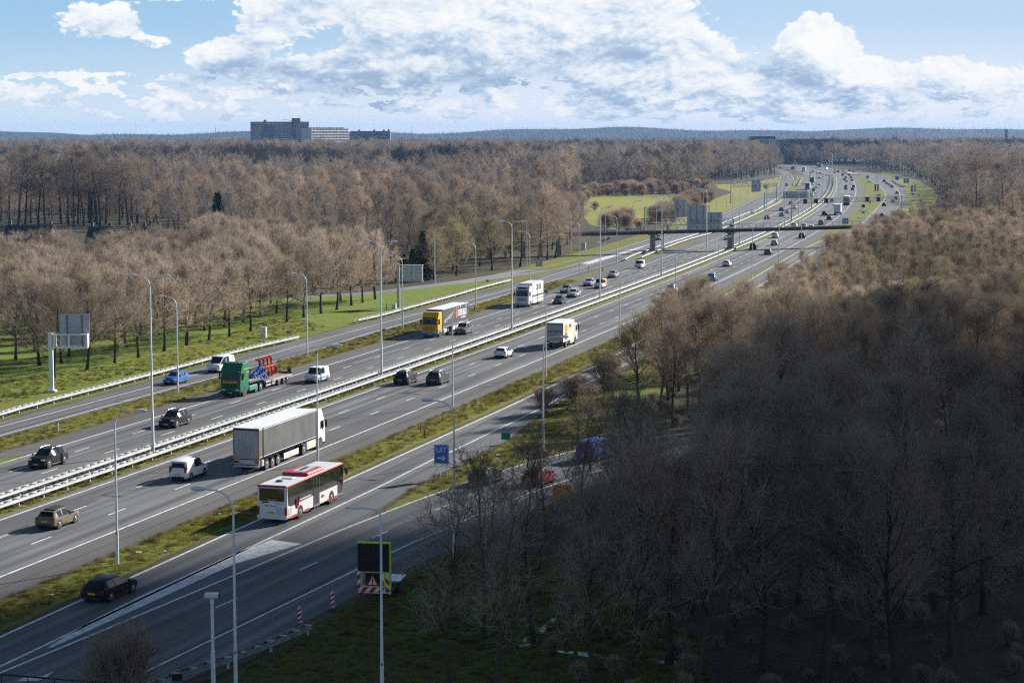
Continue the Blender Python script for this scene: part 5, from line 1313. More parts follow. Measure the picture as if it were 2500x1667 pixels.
car(1425,1128,'bigvan',(.05,.09,.36),True,'blue van glimpsed through bare branches on the exit ramp',True,YM,'van')

# ---- the small traffic beyond the footbridge: whole vehicles in single meshes
COLN = {BLK: 'black', DGR: 'dark grey', GRY: 'grey', SIL: 'silver', WHT: 'white', BLU: 'blue', RED_: 'red', NVY: 'dark blue'}
FAR = []
for u, v, k, c in ((1891,581.5,'suv',WHT),(1957,582.3,'suv',BLK),(1938,557,'suv',WHT),(1961,559,'van',WHT),(1980,560.5,'hatch',WHT),(2003.7,549.4,'suv',DGR),(2023.8,537.5,'hatch',BLK),(2012,526.8,'suv',BLK),(2031,493,'suv',SIL),
                   (2065,463.4,'hatch',DGR),(2081,465.5,'hatch',BLK),(2065.4,457.5,'hatch',GRY),(2084,459,'suv',NVY),(2067.6,445,'hatch',WHT),(2062.5,441,'estate',DGR),(2080,442.3,'hatch',BLK),(2078,435.3,'hatch',DGR),(2074,429.7,'sedan',RED_),(2058,429.7,'hatch',DGR),(2065,436,'van',WHT),(2037.8,423.4,'hatch',DGR),(2046,421.7,'van',RED_),(2038.6,416.6,'suv',WHT)):
    FAR.append((u, v, k, c, True, None, 'far-bound lanes'))
for u, v, k, c in ((2178,458.4,'hatch',BLK),(2172,454,'suv',WHT),(2165.4,450,'hatch',SIL),(2158.8,445.3,'suv',BLK),(2190,474.4,'hatch',RED_),(2188,488.4,'suv',GRY),(2158,503.7,'hatch',BLK),(2180,495,'hatch',SIL),(2152.8,531.8,'suv',BLK),(2074.6,418.3,'suv',DGR),(2084,420.8,'sedan',NVY)):
    FAR.append((u, v, k, c, True, XM, 'far exit lanes'))
for u, v, k, c in ((1773.8,586.9,'hatch',WHT),(1785,562,'van',WHT),(1871.4,535.8,'hatch',DGR),(1907.5,529.3,'hatch',BLU),(1921,521.3,'hatch',SIL),(1906.7,515.7,'sedan',NVY),(1939,510.3,'suv',WHT),(1930.5,500,'hatch',GRY),(1987.6,472.8,'hatch',WHT),(1981.6,480.5,'bigvan',WHT),(1986,468,'suv',BLK),(1993.5,459.7,'sedan',WHT),(2000,453,'hatch',WHT),(1983,452,'hatch',WHT),(2000,437,'hatch',RED_),(1980,423.4,'hatch',WHT),(1984,421,'suv',BLK),(2017,415,'bigvan',WHT)):
    FAR.append((u, v, k, c, False, None, 'oncoming lanes'))
FAR.append((1920, 455, 'suv', DGR, False, PM, 'far slip road')); FAR.append((1905, 411.5, 'hatch', DGR, False, PM, 'far slip road'))
KN = {'hatch': 'hatchback', 'suv': 'SUV', 'estate': 'estate car', 'sedan': 'saloon', 'van': 'small van', 'bigvan': 'van'}
ORD = ['nearest', 'second', 'third', 'fourth', 'fifth', 'sixth', 'seventh', 'eighth', 'ninth', 'tenth', 'eleventh', 'twelfth', 'thirteenth', 'fourteenth', 'fifteenth', 'sixteenth', 'seventeenth', 'eighteenth', 'nineteenth', 'twentieth', 'twenty-first', 'twenty-second', 'twenty-third', 'twenty-fourth', 'twenty-fifth']
cnt = {}
FAR.sort(key=lambda f: -f[1])
tot = {}
for f in FAR: k = (COLN[f[3]], KN[f[2]], f[6]); tot[k] = tot.get(k, 0) + 1
for u, v, k, c, aw, path, road in FAR:
    key = (COLN[c], KN[k], road); cnt[key] = cnt.get(key, 0) + 1
    lab = f"small {key[0]} {key[1]} on the {road} beyond the footbridge"
    if tot[key] > 1: lab = f"{ORD[cnt[key]-1]} {key[0]} {key[1]} on the {road}, counted from the footbridge"
    car(u, v, k, c, aw, lab, False, path, 'van' if 'van' in k else 'car', group='distant traffic on the ' + road)
def far_truck(u, v, away, length, cabcol, boxcol, h, label, path=None, coach=False, rearcol=None):
    loc, rz = spot(u, v, length / 2, away, path); mb = MB(); mats = [mat('far_box_%d_%d_%d' % tuple(int(x * 99) for x in boxcol), boxcol, noise=(.8, .15)), mat('far_cab_%d_%d_%d' % tuple(int(x * 99) for x in cabcol), cabcol, noise=(.8, .15)), TYRE, GLASS, TAIL, WHITEP]
    hl = length / 2
    if coach:
        mb.cur = 0; mb.box((0, 0, h / 2 + .2), (2.55, length, h - .4), ch=.15); mb.cur = 5; mb.box((0, 0, h + .03), (2.4, length - .3, .08), ch=.03)
        mb.cur = 3; mb.box((0, 0, h * .68), (2.58, length * .94, .9)); mb.box((0, -hl, h * .66), (2.2, .08, 1.0)); mb.box((0, hl, h * .6), (2.3, .08, 1.4))
    else:
        mb.cur = 0; mb.box((0, -1.3, h / 2 + .55), (2.55, length - 2.7, h - 1.1), ch=.03); mb.cur = 5; mb.box((0, -1.3, h + .02), (2.5, length - 2.8, .05))
        mb.cur = 1; mb.prism([(hl - 2.2, .6), (hl, .5), (hl, 1.7), (hl - .2, 2.8), (hl - .7, h - .2), (hl - 2.2, h - .2)], -1.24, 1.24, 'x'); mb.cur = 3; mb.box((0, hl - .12, 2.25), (2.1, .16, .8)); mb.cur = 2; mb.box((0, -.6, .8), (1.0, length - 2, .3))
    mb.cur = 4
    for s in (1, -1): mb.box((s * 1.0, -hl - .01, .9), (.35, .05, .25))
    mb.cur = 2
    for y in (hl - 1.3, -hl + 1.2, -hl + 2.5):
        for s in (1, -1): mb.cyl((s * .95, y, .5), (s * 1.26, y, .5), .5, 12)
    o = mb.build('coach' if coach else 'far_lorry', mats, None, 40); o.location = loc; o.rotation_euler = (0, 0, rz); tag(o, label, 'coach' if coach else 'lorry', 'distant lorries and coaches')
far_truck(2043.8, 525.6, True, 12, WHT, (.72, .73, .75), 4.0, 'white-doored lorry with a maroon tail under the matrix sign gantry')
far_truck(2066, 501.8, True, 13, BLK, (.02, .02, .022), 3.8, 'tall black coach with a white roof near the matrix sign gantry', coach=True)
far_truck(1971.4, 464.3, False, 14, (.03, .1, .35), (.8, .8, .8), 3.9, 'lorry with a dark blue cab and white trailer behind the grey sign panel')
far_truck(1982, 449, False, 12, (.05, .055, .06), (.45, .45, .45), 4.0, 'dark-cabbed lorry in the oncoming lanes behind a white car')
far_truck(1962, 420.5, True, 14, (.3, .3, .32), (.58, .62, .68), 4.0, 'pale grey trailer lorry seen broadside near the far bend')
far_truck(1937, 415.5, False, 11, (.4, .05, .06), (.42, .05, .06), 3.4, 'red and white coach at the far bend', PM, True)
far_truck(2001, 410, False, 14, (.15, .14, .3), (.16, .14, .32), 4.0, 'purple trailer lorry at the far end of the motorway')
far_truck(1893, 408.5, False, 15, WHT, (.74, .76, .78), 3.8, 'long white trailer lorry on the farthest stretch in front of the trees', PM)
# ------------------------------------------------------------------ lamp posts
def head_mb(c, d, s=1.0):
    m = MB(); h = math.atan2(d[1], d[0])
    M = Matrix.Translation(c) @ Matrix.Rotation(h, 4, 'Z')
    t = MB().ball((0, 0, 0), (.46 * s, .17 * s, .13 * s), 12, 8); m.add([M @ Vector(p) for p in t.v], t.f); return m
def lamp_single(u, v, H=11.2, right=True, label='', group='single-arm lamp posts', modern=False, reach=1.7, arm_az=None, box=False, z_off=0):
    p = G(u, v); r = empty('lamp_post', p, 0); tag(r, label, 'lamp post', group)
    h = heading(p); d = Vector((math.cos(h), math.sin(h), 0)) * (1 if right else -1)     # across the road
    m = MB(); m.tube([(0, 0, 0), (0, 0, 2.4), (0, 0, 2.45), (0, 0, H - 1.2)], [.115, .105, .085, .06], 10); m.build('pole', POLE, r, 40)
    if modern:
        m = MB(); m.tube([(0, 0, H - 1.2), (0, 0, H - .35), d * .12 + Vector((0, 0, H - .1)), d * .4 + Vector((0, 0, H)), d * 1.2 + Vector((0, 0, H + .03))], [.06, .055, .05, .05, .045], 8); m.build('arm', POLE, r, 40)
        m = MB(); M = Matrix.Translation(d * 1.55 + Vector((0, 0, H + .02))) @ Matrix.Rotation(math.atan2(d.y, d.x), 4, 'Z'); t = MB().box((0, 0, 0), (.8, .36, .10), ch=.04); m.add([M @ Vector(q) for q in t.v], t.f); m.build('lamp_head', LAMPH, r)
    else:
        pth = [Vector((0, 0, H - 1.2))] + [d * (reach * .62 * (1 - math.cos(a))) + Vector((0, 0, H - 1.2 + 1.15 * math.sin(a))) for a in (.3, .6, .9, 1.2, 1.5)] + [d * reach + Vector((0, 0, H))]
        m = MB(); m.tube(pth, [.06, .055, .052, .05, .047, .045, .04], 8); m.build('arm', POLE, r, 40)
        head_mb(d * (reach + .38) + Vector((0, 0, H + .0)), d).build('lamp_head', LAMPH, r, 50)
    MB().box((0, -.1, 2.3), (.1, .06, .16)).build('number_tag', mat('tag_orange', (.45, .2, .03), noise=(4, .2)), r)
    if box: MB().box((0, 0, H - .3), (.42, .3, .45), ch=.04).build('sensor_box', SIGNRIB, r)
    return r
def lamp_double(p, h, H, label):
    r = empty('twin_lamp_post', p, h); tag(r, label, 'lamp post', 'twin-arm lamp posts along the median')
    m = MB(); m.tube([(0, 0, 0), (0, 0, 4.0), (0, 0, 4.05), (0, 0, H - 1.1)], [.16, .14, .11, .075], 10); m.build('pole', POLE, r, 40)
    for s in (1, -1):
        d = Vector((s, 0, 0)); m = MB()
        m.tube([Vector((0, 0, H - 1.15))] + [d * (.95 * (1 - math.cos(a))) + Vector((0, 0, H - 1.1 + 1.05 * math.sin(a))) for a in (.3, .6, .9, 1.2, 1.5)] + [d * 1.35 + Vector((0, 0, H))], [.07, .06, .055, .05, .05, .045, .04], 8); m.build('arm', POLE, r, 40)
        head_mb(d * 1.75 + Vector((0, 0, H)), d).build('lamp_head', LAMPH, r, 50)
    return r
L_D = [(373.5,1106.2,'tall twin-arm lamp post beside the approaching SUV with roof rails'),(931.3,918.9,'tall twin-arm lamp post above the black SUV hugging the median'),(1249.7,808.4,'tall twin-arm lamp post left of the white CROES lorry'),(1464.8,731.8,'tall twin-arm lamp post beside the white and orange service van'),(1614.7,675.4,'tall twin-arm lamp post crossing the footbridge right of its left pier'),(1724.8,631.8,'tall twin-arm lamp post in front of the large grey sign backs'),(1805.3,599.7,'tall twin-arm lamp post just right of the right footbridge pier')]
for u, v, lab in L_D:
    p = G(u, v); s, t = ax_near(p); lamp_double(p, ax_at(s)[1], 17.0, lab)
s0 = ax_near(G(1805.3, 599.7))[0]
for k in range(1, 17):
    p, h = ax_at(s0 + 62.5 * k, -2.9); lamp_double(p, h, 17.0, f"{ORD[k-1]} tall twin-arm lamp post beyond the footbridge along the curving median")
def vbase(vt, H=11.2): return (CAM_H * vt - H * HORIZON) / (CAM_H - H)
NR = [(287,1379,'right','slim lamp post on the verge above the black estate car'),(776,1132.7,'right','lamp post rising in front of the grey curtain trailer cab'),(1105,990,'right','lamp post whose head crosses the yellow lorry slogan'),(1332.6,921,'right','lamp post with a grey sensor box on top, left of the box lorry'),
      (1326,1100,'right','lamp post whose head hides part of the BERG lorry tail lift'),(1513,841,'right','lamp post left of the little kilometre sign on the right verge'),(1648.7,775,'right','lone lamp post with its foot showing right of the black hatchback'),(1753,720,'right','lamp post rising out of the tree tops below the right footbridge pier'),(1836,680,'right','lamp post out of the wood beside the black SUV at the footbridge'),(1901,649,'right','lamp post out of the wood, first right of the black SUV lamp'),(1956,620,'right','lamp post just beyond the footbridge with its head over the median rail')]
for u, v, d, lab in NR: lamp_single(u, v, 11.1, True, lab, box='sensor box' in lab)
lamp_single(576, 1692, 11.2, False, 'curved lamp post cut by the bottom edge, right of the camera pole')
lamp_single(933, 1722, 10.6, False, 'modern flat-headed lamp post in front of the sign trailer', modern=True)
lamp_single(1109, 1358, 11.3, False, 'curved lamp post standing directly beside the UIT sign')
for u, vt, lab in ((2116,531,'curved lamp post on the grassy wedge right of the blue lane sign'),(2125,511,'second curved lamp post beside the grassy wedge under the matrix boxes')):
    lamp_single(u, vbase(vt), 11.2, False, lab)
lamp_single(1992, 742, 10.0, True, 'modern lamp head poking out of the dark wood', modern=True)
LH = [(434.7,959.5,'lamp post beside the bright blue hatchback'),(750.3,870.8,'lamp post on the narrow verge right of the white cabinet'),(983,802,'lamp post left of the yellow lorry, in front of the billboard sign'),(1161.5,750,'lamp post between the yellow lorry and the white CROES lorry'),(1293,708,'lamp post rising behind the white CROES lorry'),(1414.8,672,'lamp post left of the silver estate cars'),(1505.8,644.6,'lamp post beside the white van at the end of the slip road rail')]
for u, v, lab in LH: lamp_single(u, v, 11.4, False, lab, 'single-arm lamp posts on the slip road verge')
LO_ = [(1061.6,691.5,'lamp post in front of the dark spruce'),(1286,653,'lamp post at the forest edge left of the four-legged sign'),(1394.7,626,'lamp post where the footbridge leaves the forest'),(1478,606,'lamp post left of the ditch water, beside the footbridge rail'),(1544.7,588,'lamp post on the verge right of the ditch water'),(1602.6,566,'lamp post behind the footbridge at the first sign gantry')]
for u, v, lab in LO_: lamp_single(u, v, 11.4, True, lab, 'single-arm lamp posts along the forest edge')
k = 0
for path, off_, y0, y1, nm in ((PO, -2.5, 690, 1560, 'outer edge of far slip road'), (PI, 2.0, 640, 1500, 'inner edge of far slip road'), (XR, 3.0, 760, 1650, 'right edge of far exit road'), (XL, -4.0, 800, 1450, 'grassy wedge beside far exit road')):
    pp = offset(path, off_); pp = resample(pp, 46 if nm[0] != 'g' else 70); k = 0
    for q in pp:
        if y0 < q[1] < y1:
            u, v = proj((q[0], q[1], 0)); k += 1
            lamp_single(u, v, 11.4, nm.startswith(('outer', 'grassy')), f"{ORD[min(k-1,24)]} lamp post on the {nm}, counted from the footbridge", 'distant lamp posts on the ' + nm)

# ------------------------------------------------------------------ signs and gantries
def up(u, v0, v1, D=None):
    """height of photo row v1 above the ground point (u, v0)"""
    p = G(u, v0); return (v0 - v1) / (v0 - HORIZON) * CAM_H
def truss(mb, a, b, h, n, w=.09, depth=.5):
    a, b = Vector(a), Vector(b); d = (b - a).normalized(); nrm = Vector((-d.y, d.x, 0)) * depth / 2
    for s in (1, -1):
        for z in (0, -h): mb.bar(a + nrm * s + Vector((0, 0, z)), b + nrm * s + Vector((0, 0, z)), w)
        for k in range(n):
            p = a + (b - a) * (k / n) + nrm * s; q = a + (b - a) * ((k + .5) / n) + nrm * s; r = a + (b - a) * ((k + 1) / n) + nrm * s
            mb.bar(p, q - Vector((0, 0, h)), w * .7); mb.bar(q - Vector((0, 0, h)), r, w * .7)
def sign_panel(root, c, w, h, face, ribs=2, m=SIGNBACK, name='sign_panel'):
    """board seen from behind with its ribs towards the viewer; face = heading of the viewer side"""
    M = Matrix.Translation(c) @ Matrix.Rotation(face, 4, 'Z')
    b = MB(); t = MB().box((0, 0, 0), (w, .08, h), ch=.015)
    b.add([M @ Vector(q) for q in t.v], t.f)
    for k in range(int(h / .25)):
        t = MB().box((0, -.05, -h / 2 + .12 + k * .25), (w - .04, .02, .03)); b.add([M @ Vector(q) for q in t.v], t.f)
    o = b.build(name, m, root)
    b = MB()
    for k in range(ribs):
        t = MB().box((-w / 2 + w * (k + .5) / ribs, -.12, 0), (.12, .12, h + .02)); b.add([M @ Vector(q) for q in t.v], t.f)
    b.build('rib', SIGNRIB, o)
    return o
# cantilever sign on the left
p = G(126.5, 957.4); r = empty('cantilever_sign', p, 0); tag(r, 'cantilever sign seen from behind on a pale mast beside the grove', 'road sign')
b = MB(); b.prism([(-.45, -.38), (.45, -.38), (.3, 0), (-.3, 0)], -.35, .35, 'y') if False else None
b.box((0, 0, .15), (1.1, 1.1, .3), ch=.1); b.box((0, 0, 3.5), (.5, .45, 7.0), ch=.06); b.build('mast', POLE, r)
b = MB()
for z in (6.85, 5.35):
    for y in (-.3, .3): b.box((2.2, y, z), (4.4, .16, .2))
for x in (.5, 2.2, 4.3): b.box((x, 0, 6.1), (.25, .7, 1.6), ch=.02)
b.build('arm', POLE, r); sign_panel(r, Vector((2.75, .55, 7.35)), 3.5, 3.75, 0, 2)
# billboard-like sign in the middle left
p = G(973, 749.5); r = empty('billboard_sign', p, rad(-6)); tag(r, 'pale box-shaped billboard sign on a single grey mast', 'road sign')
b = MB(); b.tube([(0, 0, 0), (0, 0, 7.6)], [.3, .26], 12); b.build('mast', GALV, r, 40)
b = MB(); b.box((2.4, -.1, 6.0), (3.9, .5, 2.9), ch=.05); b.build('sign_panel', mat('billboard_pale', (.56, .59, .6), noise=(.6, .12)), r)
b = MB(); b.box((2.4, -.36, 6.0), (.05, .03, 2.7)); b.box((2.4, -.36, 6.0), (3.7, .03, .05))
for x in (1.5, 3.3):
    for z in (5.3, 6.7):
        for s in (-.09, .09): b.box((x + s, -.37, z), (.09, .04, .22))
b.build('panel_seam', SIGNRIB, r)
b = MB()
for z in (4.55, 7.45): b.box((2.4, -.2, z), (4.1, .75, .09))
b.build('frame', GALV, r)
# gantries
def leg(u, vb, H, w=.35):
    p = G(u, vb); return p, H
def gantry(name, label, pl, pr, z, h, panels=(), left=True, right=True, boxes=(), n=14, group='sign gantries over the motorway'):
    """pl, pr: ground points of the legs; z beam top; panels = (photo u0, u1, v0, v1, ribs); boxes = photo u centres"""
    c = (pl + pr) / 2; r = empty(name, (c.x, c.y, 0), 0); tag(r, label, 'gantry', group)
    o = Vector((c.x, c.y, 0)); a = pl - o; e = pr - o
    for q, on in ((a, left), (e, right)):
        if on:
            b = MB(); b.tube([q, q + Vector((0, 0, z))], [.26, .2], 10); b.box(q + Vector((0, 0, .2)), (.9, .9, .4), ch=.08); b.build('leg', GALV, r, 40)
    b = MB(); truss(b, a + Vector((0, 0, z)), e + Vector((0, 0, z)), h, n, .12, .7); b.build('beam', GALV, r)
    d = (pr - pl).normalized(); face = math.atan2(d.y, d.x)
    def on_beam(u):          # point of the beam seen along the photo column u
        k = (u - 1250) / FPX * CP / 1.0
        t0, t1 = 0.0, 1.0
        for _ in range(40):
            t = (t0 + t1) / 2; q = pl + (pr - pl) * t; uu = proj((q.x, q.y, z))[0]
            if uu < u: t0 = t
            else: t1 = t
        return pl + (pr - pl) * t
    for (u0, u1, v0, v1, ribs) in panels:
        q0, q1 = on_beam(u0), on_beam(u1); w = (q1 - q0).length; cq = (q0 + q1) / 2
        k = math.hypot(cq.x, cq.y) / FPX; zt = CAM_H - (v0 - HORIZON) * k; zb = CAM_H - (v1 - HORIZON) * k
        nrm = Vector((d.y, -d.x, 0)) * -.55
        sign_panel(r, Vector((cq.x, cq.y, (zt + zb) / 2)) - o + nrm * -1.0 if False else Vector((cq.x, cq.y, (zt + zb) / 2)) - o + Vector((-d.y, d.x, 0)) * .55, w, zt - zb, face, ribs)
    for u in boxes:
        q = on_beam(u); b = MB(); M = Matrix.Translation(q - o + Vector((d.y, -d.x, 0)) * .5 + Vector((0, 0, z - h / 2))) @ Matrix.Rotation(face, 4, 'Z')
        t = MB().box((0, 0, 0), (1.75, .35, 1.75), ch=.03); b.add([M @ Vector(k) for k in t.v], t.f); b.build('matrix_display', BLACKB, r)
    return r
gantry('sign_gantry', 'truss gantry with one grey sign back, left of the big sign backs', G(1573.7, 562), G(1731, 559), up(1573.7, 562, 505), 1.4, ((1647.8, 1678.4, 486.4, 528, 2),), n=12)
gantry('sign_gantry', 'gantry with two very large grey sign backs just behind the footbridge', G(1619, 608), G(1790, 607), up(1619, 608, 535), 1.5, ((1678.4, 1725, 499, 561, 3), (1727.8, 1764.4, 516, 560.5, 2)), n=14)
gantry('sign_gantry', 'far gantry with a tall grey sign back over the grassy bank', G(1784, 496), G(1896, 492), up(1784, 496, 450), 1.3, ((1837, 1859.5, 436.5, 466.5, 2), (1867, 1878.6, 449, 459, 1)), n=12)
gantry('sign_gantry', 'gantry with a long wide sign back panel across the oncoming lanes', G(1866, 514), G(1980.8, 513), up(1866, 514, 471.6), 1.9, ((1913, 1974, 465, 482, 4),), n=12)
gantry('sign_gantry', 'gantry with five black matrix displays over the far-bound lanes', G(1932, 541.5), G(2200, 531), up(1932, 541.5, 487), 1.5, (), boxes=(1963.4, 1989.5, 2014.8, 2114.7, 2142), n=24)
gantry('sign_gantry', 'farthest gantry with four black matrix displays', G(2030, 417), G(2110.5, 417.5), up(2110, 417.5, 389.4), 1.6, (), left=False, boxes=(2036, 2049.2, 2063, 2084.6), n=14)
gantry('sign_gantry', 'small dark gantry with grey displays over the oncoming lanes far away', G(1976, 452), G(2030, 449), up(1976, 452, 427), 1.4, ((1978, 1984, 425, 433, 1), (1993, 1999, 425, 433, 1), (2009, 2015, 425, 433, 1)), n=8)
# blue far gantry behind the trees on the left
r = gantry('sign_gantry', 'gantry with a blue sign showing above the trees far left of the bend', G(1742, 440), G(1800, 440), up(1742, 440, 377.5), 1.8, (), n=8)
D_ = G(1742, 440); b = MB(); b.box(Vector((1.5, -.8, up(1742, 440, 373) )) + Vector((D_.x - r.location.x, D_.y - r.location.y, 0)), (4.6, .15, 3.4)); b.build('sign_panel', BLUES, r)
# matrix box on its own post in the wedge
p = G(2107, 531); r = empty('matrix_sign', p); tag(r, 'small black matrix box on two posts in the grassy wedge', 'road sign')
z = up(2107, 531, 503); MB().box((0, 0, z), (1.2, .3, 1.1), ch=.03).build('matrix_display', BLACKB, r)
for s in (1, -1): MB().cyl((s * .45, .1, 0), (s * .45, .1, z), .06, 8).build('post', GALV, r)
# small signs
def post_sign(name, u, v, w, h, z0, m, label, posts=2, rz=0.0, depth=.05, cat='road sign', group=None):
    p = G(u, v); r = empty(name, p, rz); tag(r, label, cat, group)
    o = MB().box((0, 0, z0 + h / 2), (w, depth, h), ch=.015).build('sign_panel', m, r)
    for k in range(posts):
        x = 0 if posts == 1 else -w * .38 + w * .76 * k / (posts - 1)
        MB().cyl((x, .06, 0), (x, .06, z0 + h * .9), .035, 8).build('post', GALV, r)
    return r
r = post_sign('exit_sign', 1078, 1171, 1.30, 1.72, 1.42, BLUES, 'blue UIT exit sign with a white arrow on slender posts')
f = Matrix.Translation((0, -.03, 0)) @ Matrix.Rotation(math.pi / 2, 4, 'X')
b = MB(); b.text('UIT', .64, Matrix.Translation((0, 2.66, 0)) if False else f @ Matrix.Translation((0, 2.64, 0)), .006, .95, bold=.008); b.build('lettering', WHITES, r)
b = MB(); b.box((-.12, -.035, 1.95), (.5, .012, .15)); b.prism([(.08, 1.68), (.42, 1.95), (.08, 2.22)], -.041, -.029, 'y'); b.build('arrow', WHITES, r)
b = MB(); 
def rrect(w, h, rr, n=6):
    out = []
    for cx, cy, a0 in ((w / 2 - rr, h / 2 - rr, 0), (-w / 2 + rr, h / 2 - rr, 1), (-w / 2 + rr, -h / 2 + rr, 2), (w / 2 - rr, -h / 2 + rr, 3)):
        for k in range(n + 1): a = (a0 + k / n) * math.pi / 2; out.append((cx + rr * math.cos(a), cy + rr * math.sin(a)))
    return out
o_, i_ = rrect(1.20, 1.62, .16), rrect(1.13, 1.55, .14); nn = len(o_)
b.add([(x, -.033, y + 2.28) for x, y in o_] + [(x, -.033, y + 2.28) for x, y in i_], [(k, (k + 1) % nn, nn + (k + 1) % nn, nn + k) for k in range(nn)]); b.build('border', WHITES, r)
for s in (-.45, .4): b = MB(); b.bar((s, .1, 2.0), (s + .35, 1.3, 0), .04); b.build('brace', GALV, r)
post_sign('direction_sign', 1316, 663, 1.55, 1.65, 1.1, mat('sign_back_tan', (.45, .42, .36), noise=(1, .15)), 'small tan sign back on four legs between slip road and lorry', 4, rad(-10))
post_sign('lane_sign', 2063.5, 556, 2.0, 1.9, 1.2, BLUES, 'blue lane sign with two white arrows at the tip of the grassy wedge', 2)
r = [o for o in COL.objects if o.name.startswith('lane_sign')][-1]
b = MB()
for s in (-.45, .45): b.box((s, -.035, 2.0), (.16, .012, 1.0)); b.prism([(s - .28, 2.35), (s + .28, 2.35), (s, 2.85)], -.041, -.029, 'y')
b.build('arrow', WHITES, r)
post_sign('kilometre_sign', 1523, 834, .75, .8, .55, GREENS, 'small green kilometre sign with a black top beside the lamp post', 1)
post_sign('kilometre_sign', 1235, 1085, .9, .7, .5, GREENS, 'small green sign on the grass right of the UIT sign', 1)
r = post_sign('kilometre_sign', 434, 1733, .5, .72, .9, GREENS, 'small green and black kilometre sign at the bottom edge by the camera pole', 1)
MB().box((0, -.01, 1.8), (.54, .06, .36)).build('top_plate', BLACKB, r)
post_sign('diversion_sign', 1372, 1244, 1.5, 1.15, .9, ORANGE, 'orange sign board seen through the dark branches of the wood', 2)
for u, v, w, h, lab in ((2118,440,1.9,2.0,'small blue sign on the wedge beside the far exit road'),(2190,444,2.2,2.4,'blue sign with a dark pole on the far grassy bank'),(2213,451,3.4,2.6,'wide blue sign on the far grassy bank')):
    post_sign('blue_sign', u, v, w, h, 1.0, BLUES, lab, 2)
for u, v, lab in ((2141,421,'yellow traffic sign at the bend, left of a pair'),(2158.5,421,'yellow traffic sign at the bend, right of a pair'),(2217,427,'orange round sign in front of the far trees')):
    post_sign('yellow_sign', u, v, 1.7, 2.4, 1.5, mat('sign_amber', (.75, .40, .02), noise=(2, .15)), lab, 1)
p = G(2122.5, 475.5); r = post_sign('round_sign', 2122.8, 512, .9, .9, 2.6, WHITES, 'round red and white speed sign in the grassy wedge', 1)
MB().cyl((0, -.04, 3.05), (0, -.06, 3.05), .62, 18).build('ring', REDS, r); MB().cyl((0, -.06, 3.05), (0, -.075, 3.05), .46, 18).build('disc', WHITES, r)
for u, v, lab in ((2140.5,469,'pair of dark display boards standing on the grassy wedge'),(2230,471,'dark display board standing on the grassy bank')):
    r = empty('display_board', G(u, v)); tag(r, lab, 'road sign')
    for s in (-.7, .7): MB().box((s, 0, 2.3), (.9, .25, 3.6), ch=.03).build('panel', BLACKB, r)
for u, v, lab in ((2122,446.5,'pale parked trailer highest on the grassy wedge'),(2145,478.5,'pale parked trailer beside the dark boards in the wedge'),(2108,521,'grey parked trailer lowest in the wedge'),(2228,476,'white parked trailer on the grassy bank')):
    r = empty('sign_trailer', G(u, v)); tag(r, lab, 'trailer', 'parked sign trailers')
    MB().box((0, 0, .85), (3.4, 1.7, .5), ch=.12).build('body', WHITEP, r); b = MB()
    for s in (1, -1): b.cyl((.1, s * .7, .33), (.1, s * .9, .33), .33, 12)
    b.build('wheel', TYRE, r)

# ---- roadworks trailer with the black board
p = G(913, 1459); r = empty('message_trailer', p, rad(-8)); tag(r, 'hi-vis sign trailer with a black display and warning triangle on the ramp shoulder', 'trailer')
MB().box((0, 0, 2.72), (2.1, .28, 1.85), ch=.02).build('display', BLACKB, r)
b = MB(); b.box((0, .03, 3.69), (2.2, .3, .08)); b.box((1.1, .03, 2.0), (.09, .3, 3.4)); b.box((-.83, 0, 1.2), (.12, .12, 1.3)); b.box((.72, 0, 1.2), (.1, .12, 1.3)); b.box((0, 0, 1.72), (1.7, .1, .07)); b.box((-.05, .0, .78), (1.6, .1, .07)); b.build('lime_frame', LIME, r)
def stripes(x0, x1, z0, z1, y, n, slope, root):
    w = MB(); w.box(((x0 + x1) / 2, y, (z0 + z1) / 2), (x1 - x0, .05, z1 - z0)); w.build('striped_board', WHITES, root)
    s = MB(); H = z1 - z0; Wd = x1 - x0
    hor = Wd > H
    Ln = Wd if hor else H; st = Ln / n
    for k in range(n):
        a = (x0 if hor else z0) + k * st; e = a + st * .5
        if hor: sh = slope * H; q = [(a, z0), (min(e, x1), z0), (min(e + sh, x1) if sh > 0 else max(e + sh, x0), z1), (min(max(a + sh, x0), x1), z1)]
        else: sh = slope * Wd; q = [(x0, a), (x1, min(max(a + sh, z0), z1)), (x1, min(max(e + sh, z0), z1)), (x0, min(e, z1))]
        s.prism(q, y - .04, y - .024, 'y')
    s.build('red_stripe', REDS, root)
stripes(-1.1, -.87, .52, 1.78, -.08, 2, .9, r); stripes(.80, 1.05, .52, 1.70, -.08, 2, -.9, r); stripes(-.9, .8, .40, .74, -.12, 3, .8, r)
b = MB(); b.box((-.1, .12, 1.25), (.95, .06, .95)); b.build('inner_board', BLACKB, r)
b = MB(); b.prism([(-.52, .82), (.38, .82), (-.07, 1.62)], -.06, -.02, 'y'); b.build('triangle_edge', REDS, r)
b = MB(); b.prism([(-.36, .91), (.22, .91), (-.07, 1.43)], -.075, -.06, 'y'); b.build('triangle_face', WHITES, r)
b = MB(); b.box((-.07, -.08, 1.17), (.07, .012, .26)); b.box((-.07, -.08, .975), (.07, .012, .07)); b.build('exclamation_mark', BLACKB, r)
b = MB(); b.box((0, -.02, .38), (2.1, .1, .1)); b.build('rear_bar', WHITES, r)
for s in (1, -1): MB().box((s * .85, -.08, .3), (.3, .06, .12)).build('tail_light', TAIL, r)
b = MB(); b.box((.35, 1.5, .55), (1.9, 3.0, .12), ch=.03); b.bar((.4, 3.0, .5), (.9, 4.6, .45), .12); b.build('chassis', DARKST, r)
